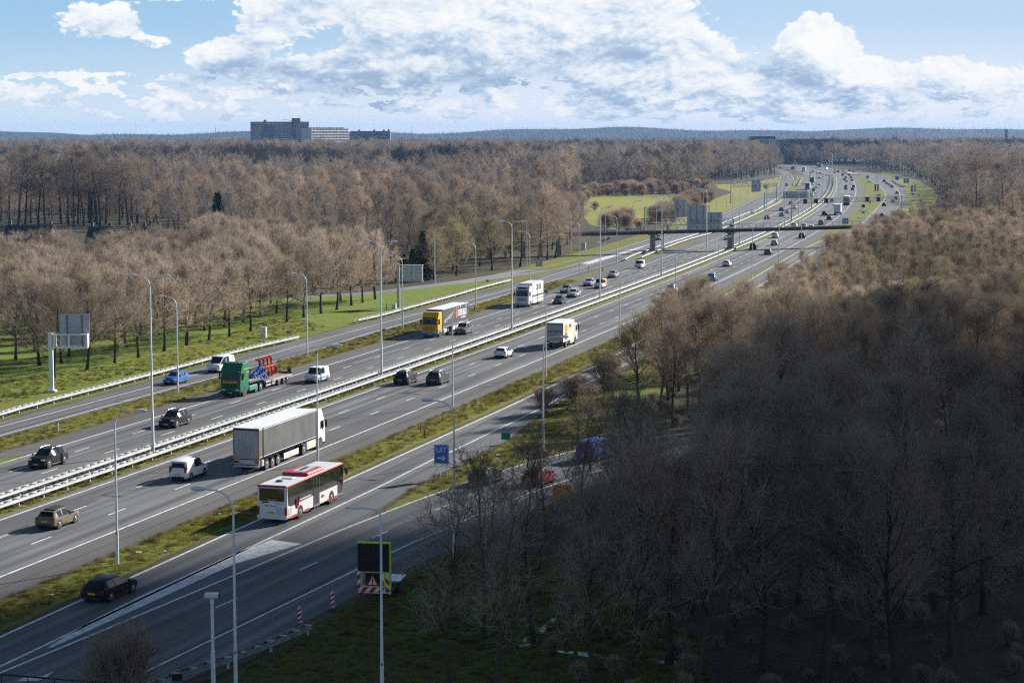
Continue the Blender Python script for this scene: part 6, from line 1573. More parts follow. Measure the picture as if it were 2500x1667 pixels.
MB().box((.8, 1.9, .95), (1.6, 2.1, .06)).build('solar_panel', mat('solar_blue', (.22, .30, .42), rough=.15, noise=(2, .2)), r)
for s in (-.6, 1.3): MB().cyl((s - .1, 1.6, .33), (s + .1, 1.6, .33), .33, 16).build('wheel', TYRE, r)
b = MB(); b.box((1.3, 3.0, .8), (.1, .1, .5)); b.box((.3, 3.0, .9), (.1, .1, .5)); b.build('jockey_post', LIME, r)
# striped beacons
for u, v, lab in ((732, 1526, 'red and white striped beacon nearest the lower edge'), (812, 1488, 'red and white striped beacon closer to the sign trailer')):
    r = empty('beacon', G(u, v), rad(-5)); tag(r, lab, 'beacon', 'striped roadside beacons')
    MB().box((0, 0, .08), (.42, .8, .16), ch=.03).build('foot', DARKST, r)
    stripes(-.125, .125, .2, 1.14, 0, 3, .7, r); MB().box((0, 0, 1.2), (.09, .06, .12), ch=.02).build('top_knob', WHITES, r)
# camera pole at the bottom
p = G(522, 1742); r = empty('camera_pole', p, 0); tag(r, 'white camera on a pale pole at the bottom edge', 'camera')
b = MB(); b.tube([(0, 0, 0), (0, 0, 3.4), (0, 0, 3.42), (0, 0, 6.0)], [.13, .12, .09, .085], 12); b.box((0, 0, 6.05), (.2, .2, .35), ch=.03); b.build('pole', POLE, r, 40)
MB().box((-.02, -.05, 6.36), (.74, .42, .26), ch=.06).build('camera_housing', WHITEP, r); MB().cyl((.35, -.05, 6.36), (.40, -.05, 6.36), .1, 14).build('lens', BLACKB, r)
# cabinets
for u, v, w, h, lab in ((644, 824, .85, 1.55, 'white roadside cabinet on the lawn in front of the grove'), (1425, 609, 1.1, 1.9, 'white cabinet on the verge by the ditch near the footbridge'), (962, 755, .75, .95, 'small white cabinet at the foot of the billboard mast')):
    r = empty('cabinet', G(u, v), rad(-15)); tag(r, lab, 'cabinet', 'roadside cabinets')
    MB().box((0, 0, h / 2), (w, .5, h), ch=.02).build('case', WHITES, r); MB().box((0, 0, h + .02), (w + .06, .56, .06), ch=.015).build('lid', GALV, r); MB().box((w * .3, -.26, h * .55), (.05, .03, .2)).build('handle', TRIM, r)
# small panels by the rails and marker posts on the verges
for u, v, lab in ((704, 826, 'small dark panel at the end of the left guard rail'), (1190, 697, 'small dark panel behind the rail below the billboard'), (937, 821, 'small dark panel on the grass strip left of the yellow lorry'),):
    r = empty('reflector_panel', G(u, v)); tag(r, lab, 'marker'); MB().box((0, 0, .95), (.55, .05, .4)).build('panel', SIGNRIB, r); MB().cyl((0, .05, 0), (0, .05, .9), .03, 8).build('post', GALV, r)
MP = [cC(1520, 1555), cC(1707, 1470), cC(1880, 1390), cC(2070, 1310), cC(2243, 1225), cD(425, 1550), cD(568, 1460), cD(710, 1375), (1027, 1055), (1080, 1030), (1130, 1006)]
wood = mat('weathered_post', (.30, .25, .18), rough=.9, noise=(3, .3))
for i, (u, v) in enumerate(MP):
    r = empty('verge_post', G(u, v)); tag(r, 'thin wooden post in the row along the right grass verge', 'post', 'wooden posts along the right verge'); MB().box((0, 0, .55), (.09, .09, 1.1), ch=.01).build('stake', wood, r)
for u, v, lab in ((1036, 1067, 'dark marker post on the right verge above the UIT sign'), (1158, 760, 'dark marker post on the strip right of the yellow lorry'), (1641, 768, 'dark marker post beside the lone roadside lamp'), (944, 755, 'dark marker post left of the billboard mast'), (1437, 661, 'dark marker post on the strip left of the service van'), (1471, 663, 'dark marker post on the strip behind the silver estate'), (142, 1055, 'pale marker post on the strip above the left black SUV'), (846, 850, 'pale marker post on the strip right of the low-loader')):
    r = empty('marker_post', G(u, v)); tag(r, lab, 'post'); MB().box((0, 0, .5), (.13, .1, 1.0), ch=.02).build('stake', WHITES if lab.startswith('pale') else TRIM, r); MB().box((0, -.06, .85), (.09, .02, .16)).build('reflector', WHITES, r)

# ------------------------------------------------------------------ footbridge
pA, pB = G(1593.4, 617), G(1782, 611)
dB = (pB - pA).normalized()
zt = 5.65
def along(u):           # point of the bridge line in photo column u
    lo, hi = -120.0, 160.0
    for _ in range(50):
        m_ = (lo + hi) / 2; q = pA + dB * m_
        if proj((q.x, q.y, 5))[0] < u: lo = m_
        else: hi = m_
    return pA + dB * lo
q0, q1 = along(1385), along(2122)
r = empty('footbridge', (q0.x, q0.y, 0), math.atan2(dB.y, dB.x)); tag(r, 'slender dark footbridge crossing the whole motorway', 'bridge')
Ln = (q1 - q0).length
b = MB(); b.box((Ln / 2, 0, zt - .5), (Ln, 3.2, .22)); b.box((Ln / 2, -1.35, zt - .42), (Ln, .35, .85), ch=.04); b.box((Ln / 2, 1.35, zt - .42), (Ln, .35, .85), ch=.04); b.build('deck', mat('bridge_dark_steel', (.06, .055, .05), rough=.7, noise=(.5, .35)), r)
nr = int(Ln / 2.2)
for s in (-1.5, 1.5):
    b = MB(); b.box((Ln / 2, s, zt + 1.15), (Ln, .06, .07)); b.box((Ln / 2, s, zt + .6), (Ln, .03, .03)); b.box((Ln / 2, s, zt + .2), (Ln, .03, .03))
    for k in range(nr + 1): b.box((Ln * k / nr, s, zt + .55), (.06, .06, 1.15))
    b.build('railing', GALV, r)
for p_ in (pA, pB):
    k = (p_ - q0).dot(dB); b = MB(); b.box((k, 0, 2.3), (.95, 1.3, 4.9), ch=.12); b.box((k, 0, 4.65), (1.2, 3.0, .35), ch=.05); b.build('pier', CONC, r)
for k0, s in ((0, -1), (Ln, 1)):    # ramps down into the trees
    b = MB()
    for i in range(6): b.box((k0 + s * (i * 5 + 2.5), 0, zt - .5 - i * .62), (5.05, 2.9, .3)); b.box((k0 + s * (i * 5 + 2.5), 1.45, zt + .5 - i * .62), (5.0, .05, .06)); b.box((k0 + s * (i * 5 + 2.5), -1.45, zt + .5 - i * .62), (5.0, .05, .06)); b.box((k0 + s * (i * 5 + 2.5), 0, (zt - .6 - i * .62) / 2), (.5, .8, max(.3, zt - .6 - i * .62)))
    b.build('ramp', CONC, r)
# cyclist on the bridge
p = along(1630); h = math.atan2(dB.y, dB.x)
r = empty('bicycle', (p.x, p.y, zt - .39), h); tag(r, 'bicycle ridden across the footbridge by a dark-clad cyclist', 'bicycle')
for x in (-.52, .52):
    b = MB(); b.tube([(x + .34 * math.cos(a), 0, .34 + .34 * math.sin(a)) for a in [k * .5236 for k in range(13)]], .025, 6, False); b.build('wheel', TYRE, r)
b = MB(); b.bar((-.52, 0, .34), (-.1, 0, .3), .03); b.bar((-.1, 0, .3), (.38, 0, .8), .035); b.bar((-.1, 0, .3), (-.25, 0, .85), .03); b.bar((-.25, 0, .75), (.38, 0, .82), .035); b.bar((.52, 0, .34), (.36, 0, 1.0), .03); b.bar((.36, -.25, 1.02), (.36, .25, 1.02), .03); b.box((-.27, 0, .9), (.26, .14, .06), ch=.02); b.build('frame', DARKST, r)
CLOTH = mat('dark_clothing', (.02, .022, .03), rough=.9, noise=(4, .4))
def person(loc, rz, joints, edges, radii, label, m):
    me = bpy.data.meshes.new('person'); me.from_pydata(joints, edges, []); o = link('person', me, m); o.location = loc; o.rotation_euler = (0, 0, rz)
    md = o.modifiers.new('skin', 'SKIN'); 
    if not me.skin_vertices: bpy.context.view_layer.objects.active = o
    for i, rr in enumerate(radii): me.skin_vertices[0].data[i].radius = (rr, rr); 
    me.skin_vertices[0].data[0].use_root = True
    o.modifiers.new('sub', 'SUBSURF').levels = 1; tag(o, label, 'person'); return o
J = [(-.25,0,.98),(-.1,0,1.25),(.05,0,1.48),(.12,0,1.62),(.17,0,1.76),(.02,.2,1.45),(.22,.24,1.22),(.36,.22,1.06),(.02,-.2,1.45),(.22,-.24,1.22),(.36,-.22,1.06),(-.2,.1,.95),(.12,.11,.72),(-.05,.1,.33),(.1,.1,.3),(-.2,-.1,.95),(.14,-.11,.9),(.02,-.1,.52),(.16,-.1,.5)]
Ee = [(0,1),(1,2),(2,3),(3,4),(2,5),(5,6),(6,7),(2,8),(8,9),(9,10),(0,11),(11,12),(12,13),(13,14),(0,15),(15,16),(16,17),(17,18)]
Rr = [.15,.15,.16,.06,.105,.07,.05,.04,.07,.05,.04,.1,.075,.05,.045,.1,.075,.05,.045]
person((p.x, p.y, zt - .39), h, J, Ee, Rr, 'person in dark clothing cycling over the footbridge', CLOTH)

# ------------------------------------------------------------------ buildings
BRICK = mat('dark_brick', (.16, .11, .085), rough=.9, noise=(1.2, .3)); ROOFT = mat('slate_tiles', (.055, .06, .075), rough=.8, noise=(2.5, .4))
def house(u0, u1, v_ridge, D, label, dormers=0):
    x0 = (u0 - 1250) / FPX * D; x1 = (u1 - 1250) / FPX * D; zr = CAM_H - (v_ridge - HORIZON) / FPX * D; w = x1 - x0
    r = empty('house', ((x0 + x1) / 2, D, 0), rad(-2)); tag(r, label, 'house', 'houses behind the grove')
    ze = zr - 3.6
    MB().box((0, 4.5, ze / 2), (w - .6, 9.0, ze)).build('wall', BRICK, r)
    b = MB()
    for s in (1, -1):
        b.add([(-w / 2, 4.5 - 5.1 * s, ze - .1), (w / 2, 4.5 - 5.1 * s, ze - .1), (w / 2, 4.5, zr), (-w / 2, 4.5, zr), (-w / 2, 4.5 - 5.1 * s, ze - .3), (w / 2, 4.5 - 5.1 * s, ze - .3), (w / 2, 4.5, zr - .2), (-w / 2, 4.5, zr - .2)], [(0, 1, 2, 3), (4, 7, 6, 5), (0, 4, 5, 1), (1, 5, 6, 2), (3, 7, 4, 0)])
    k = -w / 2 + .3
    while k < w / 2: b.bar((k, -.62, ze - .05), (k, 4.45, zr + .03), .07, .05); k += .45
    rf = b.build('roof', ROOFT, r)
    b = MB(); b.add([(s_, 4.5 + y, z) for s_ in (-w / 2 + .3, w / 2 - .3) for y, z in ((-4.4, ze - .1), (4.4, ze - .1), (0, zr - .25))], [(0, 1, 2), (3, 5, 4)]); b.build('gable', BRICK, r)
    for k in (-w / 2 + .8, w / 2 - .8): MB().box((k, 4.5, zr + .35), (.6, .6, 1.1)).build('chimney', BRICK, rf)
    for k in range(dormers):
        x = -w / 2 + w * (.24 + .5 * k); c = MB().box((x, .6, ze + .35), (1.7, 1.6, 1.7)); f_ = c.build('dormer', WHITES, r); MB().box((x - .38, -.22, ze + .35), (.6, .05, 1.2)).build('pane', GLASS, f_); MB().box((x + .38, -.22, ze + .35), (.6, .05, 1.2)).build('pane', GLASS, f_)
    return r
house(4, 121, 549, 470, 'house with a grey tiled roof and two white dormers behind the grove', 2)
house(206, 268, 553, 470, 'grey roof showing above the grove between the dormer house and another roof')
house(300, 352, 553, 474, 'rightmost grey roof half hidden by the grove top')
def slab_block(name, label, u0, u1, v0, D, depth, wall, floors, bays, rail, group=None, base=0, win=None, rz=0.0):
    x0 = (u0 - 1250) / FPX * D; x1 = (u1 - 1250) / FPX * D; H = CAM_H - (v0 - HORIZON) / FPX * D; w = x1 - x0
    if rz: w = (w - depth * math.sin(rz)) / math.cos(rz)
    r = empty(name, ((x0 + x1) / 2, D, 0), rz); tag(r, label, 'building', group)
    MB().box((0, depth / 2, H / 2), (w, depth, H)).build('wall', wall, r)
    fh = H / floors; b = MB()
    for k in range(floors): b.box((0, -.75, k * fh + .1), (w, 1.5, .2)); b.box((0, -1.47, k * fh + .62), (w, .08, .85))
    b.build('balcony', rail, r)
    b = MB()
    for k in range(bays + 1): b.box((-w / 2 + w * k / bays, -.72, H / 2), (.25, 1.44, H))
    b.build('fin', rail, r)
    b = MB()
    for k in range(floors):
        for j in range(bays): b.box((-w / 2 + w * (j + .5) / bays, -.02, k * fh + fh * .62), (w / bays * .6, .08, fh * .45))
    wo_ = b.build('window', win or GLASS, r); wo_['kind'] = 'stuff'
    return r, w, H
AB = mat('flat_blue_grey', (.26, .28, .35), rough=.7, noise=(.05, .3)); AR = mat('flat_rail_pale', (.66, .66, .70), rough=.6, noise=(.06, .35), two=(.52, .42, .50))
AG = 'slab apartment blocks on the horizon'
r, w, H = slab_block('apartment_block', 'tallest bluish apartment block on the left horizon', 615.6, 757, 299.5, 2600, 16, AB, 17, 26, AR, AG)
for x, ww, z0, hh, nm in ((w * .24, 4.6, 0, H + 5.5, 'stair_tower'), (-w * .255, 3.8, H, 3.2, 'roof_house'), (w * .30, 7.5, H, 5.5, 'roof_house')):
    MB().box((x, -1.3 if z0 == 0 else 5, z0 + hh / 2 if z0 else hh / 2), (ww, 2.5 if z0 == 0 else 8, hh)).build(nm, mat('tower_slate', (.13, .17, .25), noise=(.1, .2)) if z0 == 0 else mat('roof_house_tan', (.30, .26, .23), noise=(.2, .2)), r)
b = MB()
for x, z in ((w * .31, 9), (w * .35, 8), (-w * .25, 5)): b.cyl((x, 5, H), (x, 5, H + z), .14, 6)
b.bar((w * .02, 4, H + 4.2), (w * .2, 4, H + 2), .4); b.build('antenna', DARKST, r)
b = MB(); b.box((0, 7, H + .4), (w, 14, .8)); b.build('parapet', mat('roof_dark', (.09, .085, .09), noise=(.3, .3)), r)
x_ = -w / 2 + w * .18; MB().box((-w * .2, -1.7, H * .46), (w * .20, .3, H * .9)).build('glazed_bay', mat('glazed_blue', (.10, .16, .24), rough=.3, noise=(.2, .4)), r)
r, w, H = slab_block('apartment_block', 'white latticed apartment block right of the tallest block', 755, 857, 314.5, 2560, 14, mat('flat_white', (.62, .61, .58), noise=(.1, .15)), 11, 26, mat('rail_white', (.72, .71, .68), noise=(.1, .12)), AG, rz=rad(57))
for k in range(13): MB().box((-w / 2 + w * (k + .5) / 13, 5, H + .7), (2.2, 3, 1.6)).build('roof_house', mat('roof_box_grey', (.25, .24, .23), noise=(.2, .2)), r)
r, w, H = slab_block('apartment_block', 'long low blue-grey apartment block, rightmost of the three', 857, 954, 320.5, 2700, 14, mat('flat_teal', (.15, .21, .25), noise=(.06, .3)), 9, 30, mat('rail_teal', (.33, .38, .42), noise=(.08, .3)), AG)
for k in (-.28, .1, .34, .46): b = MB(); b.box((w * k, 5, H + .8), (3, 4, 2.0)); b.cyl((w * k, 5, H + 1.7), (w * k, 5, H + 6), .13, 6); b.build('roof_house', mat('roof_box_grey', (.25, .24, .23), noise=(.2, .2)), r)
# office building beyond the bend
D = 2350; x0 = (1833 - 1250) / FPX * D
def ox(u): return (u - 1936) / FPX * D
r = empty('office_building', ((1936 - 1250) / FPX * D, D, 0), 0); tag(r, 'long red-brown office building with a teal glass corner beyond the bend', 'building')
def oz(v): return CAM_H - (v - HORIZON) / FPX * D
for u0, u1, v, m, nm, dep in ((1833, 1890, 333.5, mat('office_black', (.03, .032, .036), noise=(.1, .2)), 'black_wing', 24), (1839, 1892, 339.5, mat('office_beige', (.8, .77, .70), noise=(.1, .15)), 'beige_wing', 27), (1892.5, 1922, 341, mat('office_teal', (.2, .4, .4), rough=.3, noise=(.1, .3)), 'glass_link', 26), (1922.5, 2029, 339.5, mat('office_red', (.42, .13, .10), noise=(.08, .25)), 'red_wing', 25), (2029.5, 2039, 338, mat('office_glass', (.25, .5, .5), rough=.25, noise=(.1, .3)), 'glass_corner', 26)):
    h_ = oz(v); MB().box(((ox(u0) + ox(u1)) / 2, 15 - dep / 2 + 10, h_ / 2), (ox(u1) - ox(u0), dep, h_)).build(nm, m, r)
b = MB()
for u0, u1, y in ((1841, 1890, -2.05 + .5 - .05), (1924, 2027, -.05 + .5)):
    k = u0 + 1.5
    while k < u1:
        for z in (oz(343.5), oz(347), oz(350.5)): b.box((ox(k), {1841: -2.0, 1924: 0.0}[u0] - .0 + (-.02), z), (.9, .1, 1.2))
        k += 3.4
b.build('window', GLASS, r)
MB().cyl((ox(1946), 10, oz(340)), (ox(1946), 10, oz(325)), .3, 8).build('mast', GALV, r)
# masts and the water tower on the skyline
for u, v, D, hw, lab in ((1007, 304, 5200, .35, 'thin radio mast on the horizon right of the apartment blocks'), (2481, 303, 4200, .3, 'thin mast on the horizon near the right edge'), (530, 312, 3900, .5, 'short lattice mast left of the tallest apartment block')):
    x = (u - 1250) / FPX * D; h_ = CAM_H + (HORIZON - v) / FPX * D; r = empty('radio_mast', (x, D, 0)); tag(r, lab, 'mast')
    b = MB(); b.tube([(0, 0, 0), (0, 0, h_)], [hw * 1.6, hw * .6], 6); b.build('lattice', DARKST, r); b = MB()
    for z in (.7, .85): b.box((0, 0, h_ * z), (hw * 4, hw * 4, .8))
    b.build('platform', DARKST, r)
D = 3300; x = (2451 - 1250) / FPX * D; h_ = CAM_H + (HORIZON - 316.5) / FPX * D; r = empty('water_tower', (x, D, 0)); tag(r, 'small brown tower with a white patch on the right horizon', 'tower')
b = MB(); b.cyl((0, 0, 0), (0, 0, h_ - 6), 2.3, 14); b.build('shaft', BRICK, r, 40); b = MB(); b.cyl((0, 0, h_ - 6), (0, 0, h_), 2.7, 14); b.build('tank', mat('tower_dark', (.3, .24, .2), noise=(.3, .3)), r, 40); MB().box((1.4, -2.0, h_ - 7.5), (2.2, 1.6, 4.5)).build('white_patch', WHITES, r)
# railing at the left bottom corner and litter
r = empty('handrail', G(-60, 1676)); tag(r, 'dark handrail crossing the very bottom left corner', 'handrail')
a_, e_ = G(-60, 1640, 1.05) - G(-60, 1676), G(330, 1672, 1.05) - G(-60, 1676)
b = MB(); b.bar(a_, e_, .09)
for k in range(7): q = a_ + (e_ - a_) * k / 6; b.bar(q, Vector((q.x, q.y, 0)), .05)
b.build('rail', TRIM, r)
rgl = random.Random(2)
for i, (u, v) in enumerate(((338, 1350), (402, 1347), (276, 888), (498, 850), (1112, 1124), (1215, 1112), (536, 1256), (127, 1453))):
    b = MB(); b.box((0, 0, .06), (rgl.uniform(.15, .4), rgl.uniform(.15, .3), .1), rz=rgl.uniform(0, 3), ch=.03); o = b.build('litter', WHITES); o.location = G(u, v, .03)
    tag(o, ('white litter scrap on the verge near the black estate', 'second white scrap on the verge near the black estate', 'white litter at the foot of a grove tree', 'white scrap on the lawn left of the cabinet', 'white litter right of the UIT sign', 'pale litter on the grass right of the dark hatchback', 'pale scrap on the verge left of the bus', 'tiny white scrap at the left bottom verge')[i], 'litter', 'litter on the verges')
HAZE_DENS = 0.00006
# ------------------------------------------------------------------ sky, sun, air
SUN_AZ, SUN_EL = rad(47), rad(25)          # azimuth clockwise from +Y (view direction), elevation
W = bpy.data.worlds.new('World'); SC.world = W; W.use_nodes = True
nt = W.node_tree; nt.nodes.clear()
def N(t, **k):
    n = nt.nodes.new(t)
    for a, b in k.items(): setattr(n, a, b)
    return n
def L(a, b): nt.links.new(a, b)
def M_(op, a, b=None, c=None, clamp=False):
    n = N('ShaderNodeMath', operation=op, use_clamp=clamp)
    for i, x in enumerate((a, b, c)):
        if x is None: continue
        if isinstance(x, (int, float)): n.inputs[i].default_value = x
        else: L(x, n.inputs[i])
    return n.outputs[0]
def SS(x, a, b, lo=0.0, hi=1.0):
    n = N('ShaderNodeMapRange', interpolation_type='SMOOTHSTEP')
    L(x, n.inputs[0]); n.inputs[1].default_value = a; n.inputs[2].default_value = b; n.inputs[3].default_value = lo; n.inputs[4].default_value = hi
    return n.outputs[0]
def MIX(f, a, b):
    n = N('ShaderNodeMix', data_type='RGBA')
    if isinstance(f, (int, float)): n.inputs[0].default_value = f
    else: L(f, n.inputs[0])
    for k, c in ((6, a), (7, b)):
        if isinstance(c, tuple): n.inputs[k].default_value = (*c, 1)
        else: L(c, n.inputs[k])
    return n.outputs[2]
tc = N('ShaderNodeTexCoord'); sx = N('ShaderNodeSeparateXYZ'); L(tc.outputs['Generated'], sx.inputs[0])
az = M_('MULTIPLY', M_('ARCTAN2', sx.outputs[0], sx.outputs[1]), 10.0)
el = M_('MULTIPLY', M_('ARCSINE', sx.outputs[2]), 10.0)

# cumulus heaps: (bearing, elevation, half width, half height, weight) as seen in the photograph, stored as sky directions
HEAPS = [(930,30,190,80,.85),(1090,90,140,80,.7),(1310,40,150,80,.9),(1360,120,120,60,.6),(1200,150,180,40,.3),(1600,50,120,90,.95),(1700,150,130,60,.75),(1820,205,150,50,.55),(1975,100,55,55,1.0),(2010,150,75,60,.8),(2060,200,100,60,.6),
         (2230,185,110,42,.75),(2420,200,130,44,.7),(1520,182,95,20,.75),(1600,240,260,26,.4),(225,45,80,40,.85),(330,70,60,34,.55),(520,150,56,40,.75),(650,75,85,44,.85),(600,130,60,30,.5),
         (690,8,60,24,.6),(110,228,90,20,.65),(20,245,50,24,.5),(400,115,60,26,.5),(225,185,50,18,.6),(80,185,60,20,.5),(450,0,90,20,.7),(860,175,180,30,.95),(1000,170,140,34,.5),
         (740,225,150,18,.62),(1250,225,300,28,.45),(1450,268,420,22,.4),(2150,262,420,28,.5),(330,268,180,12,.35),(110,120,130,26,.36),(430,235,60,28,.75),(300,205,50,16,.6),(620,205,60,20,.7),(560,255,110,14,.55),(1000,262,130,14,.5),(1750,262,150,14,.5)]
grp = bpy.data.node_groups.new('cumulus_density', 'ShaderNodeTree')
grp.interface.new_socket('az', in_out='INPUT', socket_type='NodeSocketFloat'); grp.interface.new_socket('el', in_out='INPUT', socket_type='NodeSocketFloat')
grp.interface.new_socket('density', in_out='OUTPUT', socket_type='NodeSocketFloat'); grp.interface.new_socket('detail', in_out='OUTPUT', socket_type='NodeSocketFloat')
_nt = nt; nt = grp
gi = N('NodeGroupInput'); go = N('NodeGroupOutput')
acc = None
cmb = N('ShaderNodeCombineXYZ'); L(gi.outputs[0], cmb.inputs[0]); L(gi.outputs[1], cmb.inputs[1])
wn = N('ShaderNodeTexNoise', noise_dimensions='2D'); wn.inputs['Scale'].default_value = 3.2; wn.inputs['Detail'].default_value = 3; L(cmb.outputs[0], wn.inputs['Vector'])
wv = N('ShaderNodeVectorMath', operation='MULTIPLY_ADD'); L(wn.outputs['Color'], wv.inputs[0]); wv.inputs[1].default_value = (.20, .12, 0); 
vs_ = N('ShaderNodeVectorMath', operation='SUBTRACT'); L(cmb.outputs[0], vs_.inputs[0]); vs_.inputs[1].default_value = (.10, .06, 0); L(vs_.outputs[0], wv.inputs[2])
for u, v, ru, rv, w in HEAPS:
    a0 = math.atan((u - 1250) / FPX) * 10; e0 = (HORIZON - v) / FPX * 10
    s = N('ShaderNodeVectorMath', operation='SUBTRACT'); L(wv.outputs[0], s.inputs[0]); s.inputs[1].default_value = (a0, e0, 0)
    m = N('ShaderNodeVectorMath', operation='MULTIPLY'); L(s.outputs[0], m.inputs[0]); m.inputs[1].default_value = (490 / ru, 490 / rv, 0)
    d = N('ShaderNodeVectorMath', operation='DOT_PRODUCT'); L(m.outputs[0], d.inputs[0]); L(m.outputs[0], d.inputs[1])
    ex = M_('POWER', 2.0, M_('MULTIPLY', d.outputs['Value'], -1.0))
    acc = M_('MULTIPLY', ex, w) if acc is None else M_('MULTIPLY_ADD', ex, w, acc)
sc = N('ShaderNodeVectorMath', operation='MULTIPLY'); L(cmb.outputs[0], sc.inputs[0]); sc.inputs[1].default_value = (1.0, 1.9, 1.0)
n1 = N('ShaderNodeTexNoise', noise_dimensions='2D'); n1.inputs['Scale'].default_value = 3.4; n1.inputs['Detail'].default_value = 8; n1.inputs['Roughness'].default_value = .53; n1.inputs['Lacunarity'].default_value = 2.1; n1.inputs['Distortion'].default_value = .25; L(sc.outputs[0], n1.inputs['Vector'])
n2 = N('ShaderNodeTexNoise', noise_dimensions='2D'); n2.inputs['Scale'].default_value = 11.0; n2.inputs['Detail'].default_value = 3; n2.inputs['Roughness'].default_value = .5
wv2 = N('ShaderNodeVectorMath', operation='MULTIPLY_ADD'); L(n1.outputs['Color'], wv2.inputs[0]); wv2.inputs[1].default_value = (.10, .10, 0); L(sc.outputs[0], wv2.inputs[2]); L(wv2.outputs[0], n2.inputs['Vector'])
puff = M_('MULTIPLY_ADD', M_('ABSOLUTE', M_('SUBTRACT', n2.outputs['Fac'], .5)), 1.6, -.18)
nz = M_('MULTIPLY_ADD', n1.outputs['Fac'], 1.9, -.95)
det = M_('ADD', nz, puff)
# elsewhere in the dome the same broken cumulus, without individual heaps
s3 = N('ShaderNodeVectorMath', operation='MULTIPLY'); L(cmb.outputs[0], s3.inputs[0]); s3.inputs[1].default_value = (1.0, 3.0, 1.0)
n3 = N('ShaderNodeTexNoise', noise_dimensions='2D'); n3.inputs['Scale'].default_value = 5.5; n3.inputs['Detail'].default_value = 4; n3.inputs['Roughness'].default_value = .55; L(s3.outputs[0], n3.inputs['Vector'])
lowc = M_('MULTIPLY', M_('MULTIPLY', SS(gi.outputs[1], .02, .07), SS(gi.outputs[1], .22, .40, 1.0, 0.0)), SS(n3.outputs['Fac'], .46, .62, -.1, .55))
far = M_('MULTIPLY_ADD', SS(gi.outputs[1], .75, 1.4), .35, M_('MULTIPLY', M_('MULTIPLY', SS(gi.outputs[1], .03, .10), SS(gi.outputs[1], .26, .44, 1.0, 0.0)), .0))
L(M_('ADD', M_('ADD', M_('ADD', acc, lowc), far), M_('MULTIPLY', det, .50)), go.inputs[0]); L(det, go.inputs[1])
nt = _nt
def dens(da, de):
    g = N('ShaderNodeGroup'); g.node_tree = grp
    L(az if da == 0 else M_('ADD', az, da), g.inputs[0]); L(el if de == 0 else M_('ADD', el, de), g.inputs[1])
    return g.outputs[0], g.outputs[1]
(d0, t0), (d1, t1), (d2, t2) = dens(0, 0), dens(.09, .12), dens(.030, .042)
cover = SS(d0, .47, .62)
edge = M_('MULTIPLY_ADD', M_('SUBTRACT', d0, d1), .40, .57)
fine = M_('MULTIPLY_ADD', M_('SUBTRACT', t0, t2), .42, .0)
lit = M_('ADD', M_('ADD', edge, fine), SS(d0, .35, 1.0, .14, -.08))
# flat shaded undersides of the larger heaps
for u, v, ru, rv, w_ in ((850,182,190,24,.42),(690,163,60,20,.22),(715,14,55,18,.4),(1820,170,75,20,.30),(215,72,55,16,.22),(1290,205,150,18,.25),(560,165,50,14,.25),(1500,150,70,40,.16),(2200,215,120,16,.18)):
    q_ = N('ShaderNodeCombineXYZ'); L(az, q_.inputs[0]); L(el, q_.inputs[1])
    s_ = N('ShaderNodeVectorMath', operation='SUBTRACT'); L(q_.outputs[0], s_.inputs[0]); s_.inputs[1].default_value = (math.atan((u - 1250) / FPX) * 10, (HORIZON - v) / FPX * 10, 0)
    m_ = N('ShaderNodeVectorMath', operation='MULTIPLY'); L(s_.outputs[0], m_.inputs[0]); m_.inputs[1].default_value = (490 / ru, 490 / rv, 0)
    k_ = N('ShaderNodeVectorMath', operation='DOT_PRODUCT'); L(m_.outputs[0], k_.inputs[0]); L(m_.outputs[0], k_.inputs[1])
    lit = M_('MULTIPLY_ADD', M_('POWER', 2.0, M_('MULTIPLY', k_.outputs['Value'], -1.0)), -w_, lit)
lit = M_('ADD', lit, 0.0, clamp=True)
cr = N('ShaderNodeValToRGB'); L(lit, cr.inputs[0]); els = cr.color_ramp.elements
els[0].position = .10; els[0].color = (.36, .48, .66, 1); els[1].position = .98; els[1].color = (.985, .98, .965, 1)
for p_, c_ in ((.36, (.54, .66, .81, 1)), (.52, (.72, .80, .90, 1)), (.70, (.87, .905, .945, 1))):
    e_ = els.new(p_); e_.color = c_
cloudcol = cr.outputs[0]
sky = N('ShaderNodeTexSky', sky_type='NISHITA', sun_disc=False, sun_elevation=SUN_EL, sun_rotation=SUN_AZ)
sky.air_density = 1.0; sky.dust_density = .3; sky.ozone_density = 2.0; sky.altitude = 10
skyb = N('ShaderNodeVectorMath', operation='SCALE'); L(sky.outputs[0], skyb.inputs[0]); skyb.inputs['Scale'].default_value = .085
low = MIX(SS(el, 0.0, .66), (.66, .79, .90), (.34, .57, .80))
wide = MIX(SS(az, -2.6, 1.8), (1.0, 1.0, 1.0), (1.42, 1.18, 1.10))
lw = N('ShaderNodeVectorMath', operation='MULTIPLY'); L(low, lw.inputs[0]); L(wide, lw.inputs[1])
clear = MIX(SS(el, .5, 2.6), lw.outputs[0], skyb.outputs[0])
veil = M_('MULTIPLY', SS(el, .0, .30, .38, 0.0), 1.0)
clear = MIX(veil, clear, (.76, .85, .94))
full = MIX(cover, clear, cloudcol)
# the lowest clouds melt into the horizon veil
full = MIX(SS(el, .0, .14, .45, 0.0), full, (.76, .85, .94))
below = SS(el, -.12, -.02, 1.0, 0.0)
full = MIX(below, full, (.30, .32, .30))
dome = MIX(SS(el, 1.0, 4.0, 0.0, 1.0), full, MIX(M_('MULTIPLY', cover, .4), skyb.outputs[0], (.55, .60, .68)))
bg = N('ShaderNodeBackground'); L(dome, bg.inputs[0]); bg.inputs[1].default_value = .55
wo = N('ShaderNodeOutputWorld'); L(bg.outputs[0], wo.inputs[0])
W.cycles.sampling_method = 'MANUAL'; W.cycles.sample_map_resolution = 512

